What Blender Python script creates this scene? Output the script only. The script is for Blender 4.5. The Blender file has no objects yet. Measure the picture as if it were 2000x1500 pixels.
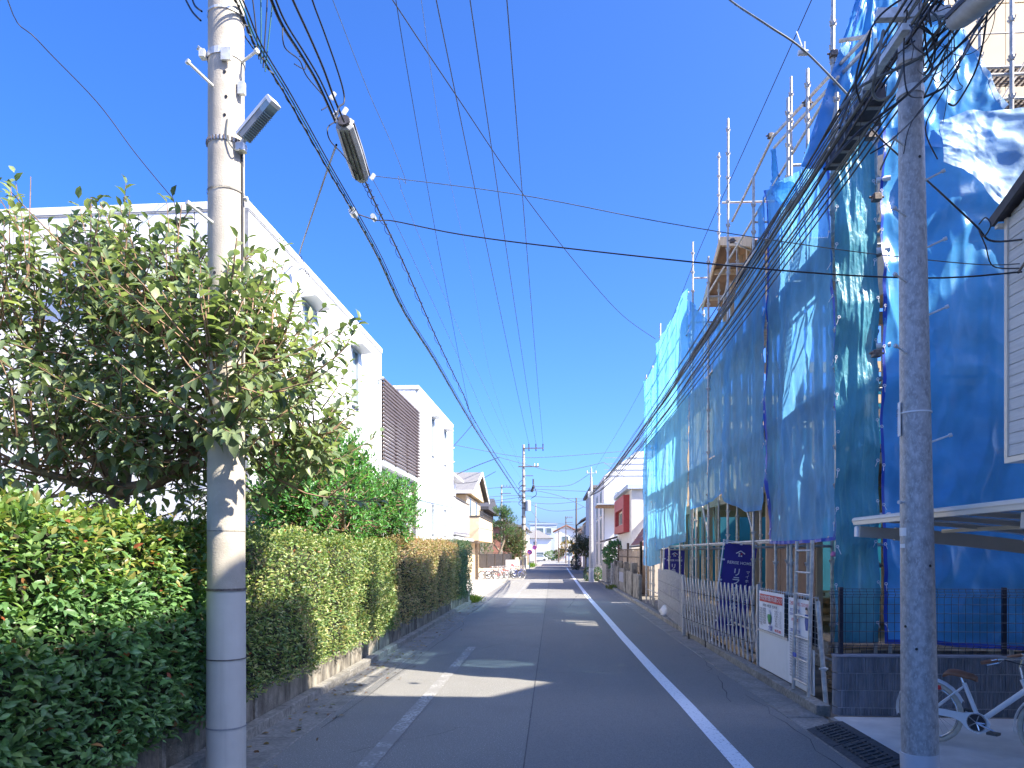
import bpy, math, random
import numpy as np
from mathutils import Vector, Matrix, noise
R = math.radians
rnd = random.Random(7)
sc = bpy.context.scene

# ------------------------------------------------------------------ camera, sky, sun, exposure
F, CXP, HYP, CAMH, YAW = 1400.0, 1000.0, 1080.0, 1.85, R(3.27)
cam = bpy.data.cameras.new('camera')
cam.sensor_width = 36.0
cam.lens = F / 2000.0 * 36.0
cam.shift_y = 330.0 / 2000.0
cam.clip_end = 3000
camo = bpy.data.objects.new('camera', cam)
sc.collection.objects.link(camo)
camo.location = (0, 0, CAMH)
camo.rotation_euler = (R(90), 0, YAW)
sc.camera = camo

TS = Vector((0.927, -0.375, 0)) * math.cos(R(44)) + Vector((0, 0, math.sin(R(44))))
world = bpy.data.worlds.new('World')
sc.world = world
world.use_nodes = True
wn, wl = world.node_tree.nodes, world.node_tree.links
bg = wn['Background']
sky = wn.new('ShaderNodeTexSky')
sky.sky_type = 'NISHITA'
sky.sun_disc = False
sky.sun_elevation = R(44)
sky.sun_rotation = math.atan2(TS.x, TS.y)
sky.altitude = 0
sky.air_density = 0.75
sky.dust_density = 2.5
sky.ozone_density = 8.0
hs = wn.new('ShaderNodeHueSaturation')
hs.inputs['Saturation'].default_value = 1.16
hs.inputs['Hue'].default_value = 0.502
hs.inputs['Value'].default_value = 1.0
wl.new(sky.outputs[0], hs.inputs['Color'])
tint = wn.new('ShaderNodeMix'); tint.data_type = 'RGBA'; tint.blend_type = 'MULTIPLY'; tint.inputs[0].default_value = 1.0
tint.inputs[7].default_value = (0.61, 0.645, 0.79, 1)
wl.new(hs.outputs[0], tint.inputs[6])
wl.new(tint.outputs[2], bg.inputs['Color'])
bg.inputs['Strength'].default_value = 0.1

sun = bpy.data.lights.new('sun', 'SUN')
sun.energy = 2.4
sun.angle = R(0.5)
sun.color = (1.0, 0.93, 0.81)
suno = bpy.data.objects.new('sun', sun)
sc.collection.objects.link(suno)
suno.rotation_euler = TS.to_track_quat('Z', 'Y').to_euler()
suno.location = (10, -10, 30)

sc.view_settings.view_transform = 'Standard'
sc.view_settings.look = 'None'
sc.view_settings.gamma = 1
sc.view_settings.use_curve_mapping = False
sc.view_settings.exposure = 2.52
sc.render.resolution_x = 1024
sc.render.resolution_y = 768
sc.cycles.max_bounces = 8
sc.cycles.transparent_max_bounces = 24
sc.cycles.use_denoising = True

# ------------------------------------------------------------------ helpers
CA, SA = math.cos(YAW), math.sin(YAW)
def ray(px, py):
    xc = (px - CXP) / F; zc = (HYP - py) / F
    return Vector((xc * CA - SA, xc * SA + CA, zc))
EYE = Vector((0, 0, CAMH))
def atT(px, py, t): return EYE + ray(px, py) * t
def atX(px, py, X): d = ray(px, py); return EYE + d * (X / d.x)
def atY(px, py, Y): d = ray(px, py); return EYE + d * (Y / d.y)
def atZ(px, py, Z): d = ray(px, py); return EYE + d * ((Z - CAMH) / d.z)

def lnk(o, parent=None):
    sc.collection.objects.link(o)
    if parent is not None: o.parent = parent
    return o
WL = {}
def tag(o, label=None, cat=None, group=None, kind=None):
    if label: o['label'] = label
    if cat: o['category'] = cat
    if group: o['group'] = group
    if kind: o['kind'] = kind
    return o
def thing(name, label, cat, loc=(0, 0, 0), rz=0.0, group=None, kind=None):
    o = bpy.data.objects.new(name, None)
    o.empty_display_size = 0.2
    lnk(o); o.location = loc; o.rotation_euler = (0, 0, rz)
    WL[o.name] = Vector(loc)
    return tag(o, label, cat, group, kind)
def dup(root, loc, rz=None, label=None, group=None):
    def rec(o, p):
        c = o.copy(); lnk(c, p)
        for ch in o.children: rec(ch, c)
        return c
    kids = list(root.children)
    r = root.copy(); lnk(r)
    for ch in kids: rec(ch, r)
    r.location = loc
    if rz is not None: r.rotation_euler = (0, 0, rz)
    if label: r['label'] = label
    if group: r['group'] = group
    return r

class MB:
    def __init__(s): s.v = []; s.f = []
    def add(s, vs, fs):
        n = len(s.v); s.v += [tuple(v) for v in vs]; s.f += [tuple(i + n for i in f) for f in fs]; return s
    def box(s, a, b):
        x0, x1 = sorted((a[0], b[0])); y0, y1 = sorted((a[1], b[1])); z0, z1 = sorted((a[2], b[2]))
        vs = [(x0,y0,z0),(x1,y0,z0),(x1,y1,z0),(x0,y1,z0),(x0,y0,z1),(x1,y0,z1),(x1,y1,z1),(x0,y1,z1)]
        return s.add(vs, [(0,3,2,1),(4,5,6,7),(0,1,5,4),(1,2,6,5),(2,3,7,6),(3,0,4,7)])
    def bev(s, a, b, e=0.01):
        # box with chamfered vertical and top edges
        x0, x1 = sorted((a[0], b[0])); y0, y1 = sorted((a[1], b[1])); z0, z1 = sorted((a[2], b[2]))
        def ring(i, z): return [(x0+i+e,y0+i,z),(x1-i-e,y0+i,z),(x1-i,y0+i+e,z),(x1-i,y1-i-e,z),(x1-i-e,y1-i,z),(x0+i+e,y1-i,z),(x0+i,y1-i-e,z),(x0+i,y0+i+e,z)]
        vs = ring(0, z0) + ring(0, z1-e) + ring(e, z1)
        fs = [tuple(range(7,-1,-1)), tuple(range(16,24))]
        for k in range(2):
            for i in range(8): j=(i+1)%8; fs.append((k*8+i,k*8+j,k*8+8+j,k*8+8+i))
        return s.add(vs, fs)
    def beam(s, p, q, w, h, up=Vector((0,0,1))):
        p, q = Vector(p), Vector(q); d = (q-p).normalized()
        if abs(d.dot(up)) > 0.98: up = Vector((0,1,0))
        sx = d.cross(up).normalized() * (w/2); sz = sx.cross(d).normalized() * (h/2)
        vs = [p-sx-sz,p+sx-sz,p+sx+sz,p-sx+sz,q-sx-sz,q+sx-sz,q+sx+sz,q-sx+sz]
        return s.add(vs, [(0,1,2,3),(7,6,5,4),(0,4,5,1),(1,5,6,2),(2,6,7,3),(3,7,4,0)])
    def tube(s, pts, r, n=6, cap=True, closed=False):
        pts = [Vector(p) for p in pts]; m = len(pts)
        rs = r if isinstance(r, (list, tuple)) else [r]*m
        base = len(s.v); prev = None
        for i, p in enumerate(pts):
            if closed: d = pts[(i+1)%m] - pts[i-1]
            else: d = pts[min(i+1,m-1)] - pts[max(i-1,0)]
            if d.length < 1e-9: d = Vector((0,0,1))
            d.normalize()
            if prev is None:
                a = Vector((0,0,1)) if abs(d.z) < 0.9 else Vector((1,0,0))
                u = d.cross(a).normalized()
            else:
                u = prev - d*prev.dot(d)
                u = u.normalized() if u.length > 1e-6 else d.orthogonal().normalized()
            prev = u; w = d.cross(u)
            for k in range(n):
                an = 2*math.pi*k/n
                s.v.append(tuple(p + (u*math.cos(an) + w*math.sin(an))*rs[i]))
        for i in range(m if closed else m-1):
            j = (i+1) % m
            for k in range(n):
                l = (k+1) % n
                s.f.append((base+i*n+k, base+i*n+l, base+j*n+l, base+j*n+k))
        if cap and not closed:
            c0 = len(s.v); s.v += s.v[base:base+n]; s.f.append(tuple(c0+k for k in range(n-1,-1,-1)))
            c1 = len(s.v); s.v += s.v[base+(m-1)*n:base+m*n]; s.f.append(tuple(c1+k for k in range(n)))
        return s
    def prism(s, poly, axis, a, b):
        # poly of 2d points; axis 'x','y','z' extruded from a to b
        def P(u, v, t): return {'x':(t,u,v),'y':(u,t,v),'z':(u,v,t)}[axis]
        n = len(poly)
        vs = [P(u,v,a) for u,v in poly] + [P(u,v,b) for u,v in poly]
        fs = [tuple(range(n-1,-1,-1)), tuple(range(n,2*n))] + [(i,(i+1)%n,n+(i+1)%n,n+i) for i in range(n)]
        return s.add(vs, fs)
    def quad(s, a, b, c, d): return s.add([a,b,c,d], [(0,1,2,3)])
    def build(s, name, mat, parent=None, smooth=False, world=True, origin=None):
        me = bpy.data.meshes.new(name)
        off = Vector((0,0,0))
        if parent is not None and world: off = wloc(parent)
        if parent is None and origin is not None: off = Vector(origin)
        vs = s.v if off.length == 0 else [(v[0]-off.x, v[1]-off.y, v[2]-off.z) for v in s.v]
        me.from_pydata(vs, [], s.f)
        if mat: me.materials.append(mat)
        if smooth: me.polygons.foreach_set('use_smooth', [True]*len(me.polygons))
        me.update()
        o = lnk(bpy.data.objects.new(name, me), parent)
        if parent is None and origin is not None: o.location = origin
        return o
def wloc(o):
    v = Vector((0,0,0))
    while o is not None: v += Vector(o.location); o = o.parent
    return v
def fixn(o):
    import bmesh
    bm = bmesh.new(); bm.from_mesh(o.data); bmesh.ops.recalc_face_normals(bm, faces=bm.faces); bm.to_mesh(o.data); bm.free(); return o

# ------------------------------------------------------------------ materials
def mat(name, col, rough=0.7, scale=8.0, amt=0.15, bump=0.0, bscale=None, metal=0.0, col2=None, spec=0.5, stretch=None, detail=6.0, coord='Object'):
    m = bpy.data.materials.new(name); m.use_nodes = True
    nt = m.node_tree; b = nt.nodes['Principled BSDF']
    tc = nt.nodes.new('ShaderNodeTexCoord'); out = tc.outputs[coord]
    if stretch:
        mp = nt.nodes.new('ShaderNodeMapping'); mp.inputs['Scale'].default_value = stretch
        nt.links.new(out, mp.inputs[0]); out = mp.outputs[0]
    nz = nt.nodes.new('ShaderNodeTexNoise'); nz.inputs['Scale'].default_value = scale; nz.inputs['Detail'].default_value = detail
    nt.links.new(out, nz.inputs['Vector'])
    cr = nt.nodes.new('ShaderNodeValToRGB')
    c1 = tuple(max(0, c*(1-amt)) for c in col) if col2 is None else col2
    c2 = tuple(min(1, c*(1+amt)) for c in col) if col2 is None else col
    cr.color_ramp.elements[0].color = (*c1, 1); cr.color_ramp.elements[1].color = (*c2, 1)
    cr.color_ramp.elements[0].position = 0.32; cr.color_ramp.elements[1].position = 0.68
    nt.links.new(nz.outputs[0], cr.inputs[0]); nt.links.new(cr.outputs[0], b.inputs['Base Color'])
    b.inputs['Roughness'].default_value = rough; b.inputs['Metallic'].default_value = metal
    b.inputs['Specular IOR Level'].default_value = spec
    if bump:
        n2 = nt.nodes.new('ShaderNodeTexNoise'); n2.inputs['Scale'].default_value = bscale or scale*6; n2.inputs['Detail'].default_value = 8
        nt.links.new(out, n2.inputs['Vector'])
        bp = nt.nodes.new('ShaderNodeBump'); bp.inputs['Strength'].default_value = bump; bp.inputs['Distance'].default_value = 0.02
        nt.links.new(n2.outputs[0], bp.inputs['Height']); nt.links.new(bp.outputs[0], b.inputs['Normal'])
    return m
def mixin(m, fac_node_setup, col2):
    """mix another colour over the base colour through a mask socket"""
    nt = m.node_tree; b = nt.nodes['Principled BSDF']
    src = b.inputs['Base Color'].links[0].from_socket
    mx = nt.nodes.new('ShaderNodeMix'); mx.data_type = 'RGBA'
    nt.links.new(src, mx.inputs[6]); mx.inputs[7].default_value = (*col2, 1)
    nt.links.new(fac_node_setup(nt), mx.inputs[0]); nt.links.new(mx.outputs[2], b.inputs['Base Color'])
    return m
def noise_mask(scale, lo, hi, stretch=(1,1,1), detail=8, rough=0.6, maxv=1.0, coord='Object'):
    def f(nt):
        tc = nt.nodes.new('ShaderNodeTexCoord'); mp = nt.nodes.new('ShaderNodeMapping'); mp.inputs['Scale'].default_value = stretch
        nt.links.new(tc.outputs[coord], mp.inputs[0])
        nz = nt.nodes.new('ShaderNodeTexNoise'); nz.inputs['Scale'].default_value = scale; nz.inputs['Detail'].default_value = detail; nz.inputs['Roughness'].default_value = rough
        nt.links.new(mp.outputs[0], nz.inputs[0])
        mr = nt.nodes.new('ShaderNodeMapRange'); mr.inputs[1].default_value = lo; mr.inputs[2].default_value = hi; mr.inputs[4].default_value = maxv
        nt.links.new(nz.outputs[0], mr.inputs[0]); return mr.outputs[0]
    return f
M = {}
M['asphalt_old'] = mixin(mixin(mat('asphalt_old', (0.24,0.23,0.205), 0.9, 110, 0.45, 0.6, 140), noise_mask(1.1, 0.45, 0.75, maxv=0.5), (0.185,0.18,0.165)), noise_mask(62, 0.58, 0.66, maxv=0.85), (0.55,0.53,0.49))
M['asphalt_new'] = mixin(mixin(mat('asphalt_new', (0.21,0.2,0.18), 0.88, 120, 0.28, 0.4, 160), noise_mask(0.9, 0.45, 0.8, (1,0.3,1), maxv=0.5), (0.165,0.16,0.15)), noise_mask(70, 0.62, 0.7, maxv=0.5), (0.4,0.39,0.36))
M['gutter'] = mixin(mat('gutter_concrete', (0.26,0.245,0.215), 0.9, 30, 0.25, 0.3, 120), noise_mask(2.5, 0.45, 0.7, maxv=0.6), (0.11,0.105,0.09))
M['kerb'] = mixin(mat('kerb_concrete', (0.3,0.28,0.24), 0.9, 25, 0.3, 0.4, 90), noise_mask(4, 0.4, 0.7, maxv=0.7), (0.12,0.11,0.09))
M['ground'] = mat('ground_soil', (0.16,0.14,0.11), 0.95, 3, 0.3, 0.3, 40)
M['slab'] = mixin(mat('drive_concrete', (0.6,0.58,0.53), 0.8, 4, 0.12, 0.1, 60), noise_mask(1.5, 0.5, 0.75, maxv=0.4), (0.3,0.29,0.26))
M['line'] = mixin(mat('road_paint', (0.8,0.8,0.79), 0.7, 60, 0.06, 0.1, 200), noise_mask(35, 0.58, 0.66, maxv=0.75), (0.2,0.2,0.2))
M['line_worn'] = mixin(mixin(mat('worn_road_paint', (0.5,0.49,0.46), 0.8, 60, 0.1), noise_mask(34, 0.44, 0.53, maxv=1.0), (0.23,0.22,0.2)), noise_mask(1.6, 0.38, 0.55, maxv=0.95), (0.23,0.22,0.2))
M['conc_pole'] = mixin(mixin(mat('pole_concrete', (0.47,0.42,0.34), 0.85, 6, 0.12, 0.2, 90), noise_mask(4, 0.5, 0.75, (3,3,0.4), maxv=0.3), (0.45,0.41,0.34)), noise_mask(28, 0.6, 0.75, maxv=0.4), (0.68,0.63,0.55))
M['pole_wrap'] = mixin(mat('pole_wrap_sheet', (0.6,0.57,0.5), 0.6, 5, 0.05, 0.03, 40), noise_mask(3, 0.55, 0.8, (6,6,0.3), maxv=0.5), (0.45,0.42,0.36))
M['galv'] = mixin(mat('galvanised_pole', (0.38,0.37,0.36), 0.55, 22, 0.25, 0.06, 60, metal=0.2, stretch=(1,1,0.7)), noise_mask(60, 0.5, 0.62, (1,1,0.5), maxv=0.6), (0.6,0.59,0.57))
M['pole_paint'] = mat('pole_base_paint', (0.6,0.59,0.6), 0.65, 5, 0.06)
M['steel'] = mat('scaffold_steel', (0.55,0.51,0.45), 0.5, 14, 0.25, 0.05, 60, metal=0.35)
M['steel_dk'] = mat('rusty_clamp_steel', (0.17,0.14,0.12), 0.6, 30, 0.4, metal=0.4)
M['zinc'] = mat('zinc_hardware', (0.62,0.62,0.6), 0.45, 20, 0.2, metal=0.3)
M['alu'] = mat('gate_aluminium', (0.62,0.59,0.54), 0.45, 20, 0.12, metal=0.35)
M['white_wall'] = mat('white_panel', (0.8,0.79,0.77), 0.75, 2, 0.02, 0.25, 70)
M['white_trim'] = mat('white_trim', (0.78,0.78,0.77), 0.5, 5, 0.02)
M['joint'] = mat('dark_joint', (0.3,0.3,0.3), 0.9)
M['louvre'] = mat('brown_louvre', (0.13,0.095,0.08), 0.5, 20, 0.1)
M['glass'] = mat('window_glass', (0.12,0.17,0.19), 0.08, 2, 0.2, spec=0.9)
M['glass_frost'] = mat('frosted_glass', (0.33,0.42,0.44), 0.25, 2, 0.1, spec=0.7)
M['frame_al'] = mat('window_frame_metal', (0.45,0.47,0.47), 0.4, 4, 0.05, metal=0.2)
M['frame_dk'] = mat('dark_window_frame', (0.07,0.065,0.06), 0.5)
M['wood'] = mixin(mat('timber', (0.62,0.45,0.27), 0.75, 5, 0.12, 0.15, 50, stretch=(6,6,0.8)), noise_mask(3, 0.55, 0.8, maxv=0.4), (0.42,0.27,0.14))
M['wood_h'] = mat('timber_beam', (0.6,0.43,0.26), 0.75, 5, 0.18, 0.15, 50, stretch=(6,0.8,6))
M['ply'] = mixin(mat('plywood', (0.6,0.46,0.3), 0.7, 3, 0.1, 0.05, 30, stretch=(1,1,4)), noise_mask(18, 0.66, 0.7, maxv=0.6), (0.35,0.22,0.12))
M['ply_light'] = mixin(mat('structural_board', (0.72,0.58,0.38), 0.75, 2, 0.06), noise_mask(6, 0.6, 0.75, maxv=0.3), (0.55,0.4,0.24))
M['board_brown'] = mat('fibre_board', (0.27,0.17,0.11), 0.85, 5, 0.12, 0.1, 40)
M['soffit'] = mat('brown_soffit', (0.33,0.2,0.12), 0.8, 6, 0.25, stretch=(1,0.3,1))
M['black'] = mat('cable_black', (0.02,0.02,0.022), 0.55, 10, 0.2)
M['cable_grey'] = mat('cable_grey', (0.12,0.13,0.12), 0.6, 10, 0.3)
M['cable_green'] = mat('cable_green', (0.03,0.12,0.11), 0.5, 10, 0.2)
M['closure'] = mat('closure_plastic', (0.3,0.3,0.29), 0.5, 12, 0.15)
M['closure_dk'] = mat('closure_dark', (0.05,0.045,0.05), 0.6, 12, 0.3)
M['porcelain'] = mat('porcelain', (0.75,0.74,0.72), 0.25, 5, 0.05)
M['fence_blk'] = mat('mesh_fence_paint', (0.015,0.02,0.04), 0.35)
M['block'] = mat('split_block', (0.22,0.22,0.235), 0.9, 14, 0.2, 0.5, 70, stretch=(1,1,0.3))
M['mortar'] = mat('mortar', (0.42,0.41,0.42), 0.95, 20, 0.1)
M['cap'] = mat('wall_cap', (0.3,0.3,0.33), 0.85, 12, 0.1)
M['siding'] = mat('siding_board', (0.62,0.6,0.55), 0.7, 6, 0.12, 0.3, 80, stretch=(1,0.25,6))
M['roof_dk'] = mat('dark_roof', (0.07,0.065,0.065), 0.7, 12, 0.2)
M['roof_grey'] = mat('grey_slate', (0.2,0.19,0.18), 0.8, 14, 0.25)
M['roof_maroon'] = mat('maroon_tile', (0.2,0.075,0.07), 0.7, 14, 0.2)
M['cream'] = mat('cream_alu', (0.72,0.62,0.48), 0.4, 4, 0.03)
M['carport_grey'] = mat('carport_bronze', (0.45,0.42,0.37), 0.45, 4, 0.05)
M['poly'] = tarp_mat('polycarbonate', (0.32,0.38,0.4), 0.15, 0.5, 0.25, 0.02, 2) if False else mat('polycarbonate', (0.5,0.54,0.54), 0.25, 2, 0.1, spec=0.7)
M['red'] = mat('red_paint', (0.42,0.05,0.045), 0.55, 8, 0.1)
M['navy'] = mat('banner_navy', (0.05,0.04,0.27), 0.7, 4, 0.1)
M['white_print'] = mat('white_print', (0.82,0.82,0.82), 0.7, 5, 0.02)
M['red_print'] = mat('red_print', (0.55,0.03,0.03), 0.6, 5, 0.02)
M['blue_print'] = mat('blue_print', (0.04,0.09,0.35), 0.6, 5, 0.02)
M['black_print'] = mat('black_print', (0.03,0.03,0.035), 0.6, 5, 0.02)
M['green_print'] = mat('green_print', (0.02,0.25,0.06), 0.6, 5, 0.02)
M['skin_print'] = mat('skin_print', (0.75,0.55,0.42), 0.6, 5, 0.02)
M['white_sheet'] = mixin(mat('white_sheet_board', (0.74,0.75,0.73), 0.55, 3, 0.03), noise_mask(3, 0.6, 0.8, maxv=0.3), (0.55,0.53,0.47))
M['bike_white'] = mat('bike_white_paint', (0.75,0.77,0.78), 0.3, 5, 0.03)
M['rubber'] = mat('tyre_rubber', (0.09,0.085,0.075), 0.8, 20, 0.2)
M['tyre_cream'] = mat('tan_tyre_wall', (0.5,0.45,0.36), 0.75, 20, 0.1)
M['chrome'] = mat('chrome', (0.65,0.66,0.67), 0.25, 5, 0.05, metal=0.9)
M['saddle'] = mat('brown_leather', (0.27,0.12,0.06), 0.45, 20, 0.15)
M['rubber_ramp'] = mat('rubber_ramp', (0.06,0.06,0.062), 0.8, 30, 0.3, 0.3, 60)
M['bark'] = mat('tree_bark', (0.3,0.24,0.17), 0.9, 12, 0.35, 0.6, 40, stretch=(1,1,0.4))
M['twig'] = mat('young_twig', (0.26,0.16,0.1), 0.8, 20, 0.25)
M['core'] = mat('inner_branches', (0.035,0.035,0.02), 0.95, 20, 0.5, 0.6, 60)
M['brick_grey'] = mat('grey_brick', (0.42,0.38,0.34), 0.85, 30, 0.2, 0.2, 80, stretch=(1,1,3))
M['ochre'] = mat('ochre_stucco', (0.74,0.58,0.36), 0.85, 5, 0.08, 0.1, 60)
M['old_wall'] = mixin(mat('old_concrete_wall', (0.3,0.27,0.22), 0.95, 6, 0.3, 0.4, 50), noise_mask(5, 0.42, 0.62, (1,1,0.4), maxv=0.8), (0.07,0.06,0.05))
M['bamboo'] = mat('bamboo_fence', (0.3,0.23,0.17), 0.85, 12, 0.4, 0.3, 60, stretch=(1,8,1))
M['stone'] = mat('stone_pillar', (0.4,0.37,0.33), 0.9, 12, 0.35, 0.6, 30)
M['brown_wood'] = mat('weathered_wood', (0.13,0.09,0.06), 0.85, 10, 0.3)
M['fence_dark'] = mat('dark_fence_sheet', (0.07,0.065,0.07), 0.6, 5, 0.1)
M['beige'] = mat('beige_wall', (0.58,0.5,0.41), 0.85, 6, 0.08)
M['pale_blue'] = mat('pale_blue_wall', (0.5,0.56,0.62), 0.8, 6, 0.05)
M['brickred'] = mat('red_brick', (0.38,0.17,0.11), 0.85, 10, 0.2)
M['sign_blue'] = mat('sign_blue', (0.05,0.1,0.45), 0.4)
M['car_white'] = mat('white_car_paint', (0.75,0.76,0.78), 0.25)
M['bag'] = mat('white_sack', (0.72,0.7,0.66), 0.7, 8, 0.1, 0.4, 20)
M['pink'] = mat('pink_tape', (0.7,0.2,0.35), 0.6)
M['fabric_red'] = mat('red_cone', (0.6,0.03,0.03), 0.5)
M['insul'] = mat('timber_pile', (0.5,0.34,0.2), 0.8, 12, 0.35)

def tarp_mat(name, col, transp, transl, rough, bump=0.5, bscale=5.0, col2=None, stretch=(1,1,0.5), spec=0.5):
    m = bpy.data.materials.new(name); m.use_nodes = True
    nt = m.node_tree; b = nt.nodes['Principled BSDF']; out = nt.nodes['Material Output']
    tc = nt.nodes.new('ShaderNodeTexCoord'); mp = nt.nodes.new('ShaderNodeMapping'); mp.inputs['Scale'].default_value = stretch
    nt.links.new(tc.outputs['Object'], mp.inputs[0])
    nz = nt.nodes.new('ShaderNodeTexNoise'); nz.inputs['Scale'].default_value = 2.2; nz.inputs['Detail'].default_value = 6
    nt.links.new(mp.outputs[0], nz.inputs[0])
    cr = nt.nodes.new('ShaderNodeValToRGB'); c2 = col2 or tuple(c*0.75 for c in col)
    cr.color_ramp.elements[0].color = (*c2,1); cr.color_ramp.elements[1].color = (*col,1)
    cr.color_ramp.elements[0].position = 0.35; cr.color_ramp.elements[1].position = 0.65
    nt.links.new(nz.outputs[0], cr.inputs[0]); nt.links.new(cr.outputs[0], b.inputs['Base Color'])
    b.inputs['Roughness'].default_value = rough; b.inputs['Specular IOR Level'].default_value = spec
    n2 = nt.nodes.new('ShaderNodeTexNoise'); n2.inputs['Scale'].default_value = bscale; n2.inputs['Detail'].default_value = 7; n2.inputs['Roughness'].default_value = 0.55
    nt.links.new(mp.outputs[0], n2.inputs[0])
    vo = nt.nodes.new('ShaderNodeTexVoronoi'); vo.feature = 'DISTANCE_TO_EDGE'; vo.inputs['Scale'].default_value = bscale*0.5
    nt.links.new(n2.outputs[1], vo.inputs['Vector']) if False else nt.links.new(mp.outputs[0], vo.inputs['Vector'])
    ad = nt.nodes.new('ShaderNodeMath'); ad.operation = 'MULTIPLY_ADD'; ad.inputs[1].default_value = 0.35
    nt.links.new(vo.outputs[0], ad.inputs[0]); nt.links.new(n2.outputs[0], ad.inputs[2])
    bp = nt.nodes.new('ShaderNodeBump'); bp.inputs['Strength'].default_value = bump; bp.inputs['Distance'].default_value = 0.06
    nt.links.new(ad.outputs[0], bp.inputs['Height']); nt.links.new(bp.outputs[0], b.inputs['Normal'])
    tl = nt.nodes.new('ShaderNodeBsdfTranslucent'); nt.links.new(cr.outputs[0], tl.inputs[0]); nt.links.new(bp.outputs[0], tl.inputs['Normal'])
    m1 = nt.nodes.new('ShaderNodeMixShader'); m1.inputs[0].default_value = transl
    nt.links.new(b.outputs[0], m1.inputs[1]); nt.links.new(tl.outputs[0], m1.inputs[2])
    tp = nt.nodes.new('ShaderNodeBsdfTransparent'); tp.inputs[0].default_value = (*[min(1, 0.3+c*0.8) for c in col], 1)
    m2 = nt.nodes.new('ShaderNodeMixShader')
    if transp > 0:
        mr = nt.nodes.new('ShaderNodeMapRange'); mr.inputs[1].default_value = 0.3; mr.inputs[2].default_value = 0.7
        mr.inputs[3].default_value = transp*0.7; mr.inputs[4].default_value = min(1, transp*1.3)
        nt.links.new(n2.outputs[0], mr.inputs[0]); nt.links.new(mr.outputs[0], m2.inputs[0])
    else: m2.inputs[0].default_value = 0
    nt.links.new(m1.outputs[0], m2.inputs[1]); nt.links.new(tp.outputs[0], m2.inputs[2]); nt.links.new(m2.outputs[0], out.inputs[0])
    return m
M['tarp_mesh'] = tarp_mat('blue_mesh_sheet', (0.2,0.58,0.96), 0.3, 0.6, 0.5, 0.3, 6)
M['tarp_cyan'] = tarp_mat('cyan_mesh_sheet', (0.2,0.62,0.92), 0.18, 0.6, 0.5, 0.35, 5)
M['tarp_teal'] = tarp_mat('teal_sheet', (0.12,0.43,0.54), 0.08, 0.3, 0.32, 0.8, 5)
M['tarp_blue'] = tarp_mat('blue_sheet', (0.08,0.4,0.84), 0.02, 0.3, 0.3, 0.35, 1.6, stretch=(1,1,1), spec=0.8)
M['tarp_back'] = tarp_mat('dark_backing_sheet', (0.02,0.16,0.22), 0.0, 0.3, 0.5, 0.3, 4)
M['tarp_pale'] = tarp_mat('pale_blue_sheet', (0.36,0.6,0.85), 0.04, 0.35, 0.5, 0.3, 2.2, stretch=(1,1,1), spec=0.8)
M['tarp_hem'] = tarp_mat('blue_hem', (0.03,0.1,0.6), 0.0, 0.3, 0.4, 0.2, 6)

def leaf_mat(name, transl=0.3, rough=0.38, tint=(1,1,1), spec=0.45, flat=None):
    m = bpy.data.materials.new(name); m.use_nodes = True
    nt = m.node_tree; b = nt.nodes['Principled BSDF']; out = nt.nodes['Material Output']
    at = nt.nodes.new('ShaderNodeAttribute'); at.attribute_name = 'Col'
    b.inputs['Roughness'].default_value = rough; b.inputs['Specular IOR Level'].default_value = spec
    tl = nt.nodes.new('ShaderNodeBsdfTranslucent')
    nt.links.new(at.outputs[0], b.inputs['Base Color'])
    mu = nt.nodes.new('ShaderNodeMix'); mu.data_type = 'RGBA'; mu.blend_type = 'MULTIPLY'; mu.inputs[0].default_value = 1
    nt.links.new(at.outputs[0], mu.inputs[6]); mu.inputs[7].default_value = (1.6,1.7,0.8,1)
    nt.links.new(mu.outputs[2], tl.inputs[0])
    mx = nt.nodes.new('ShaderNodeMixShader'); mx.inputs[0].default_value = transl
    nt.links.new(b.outputs[0], mx.inputs[1]); nt.links.new(tl.outputs[0], mx.inputs[2]); nt.links.new(mx.outputs[0], out.inputs[0])
    return m
M['leaf'] = leaf_mat('leaf', 0.3)

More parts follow.
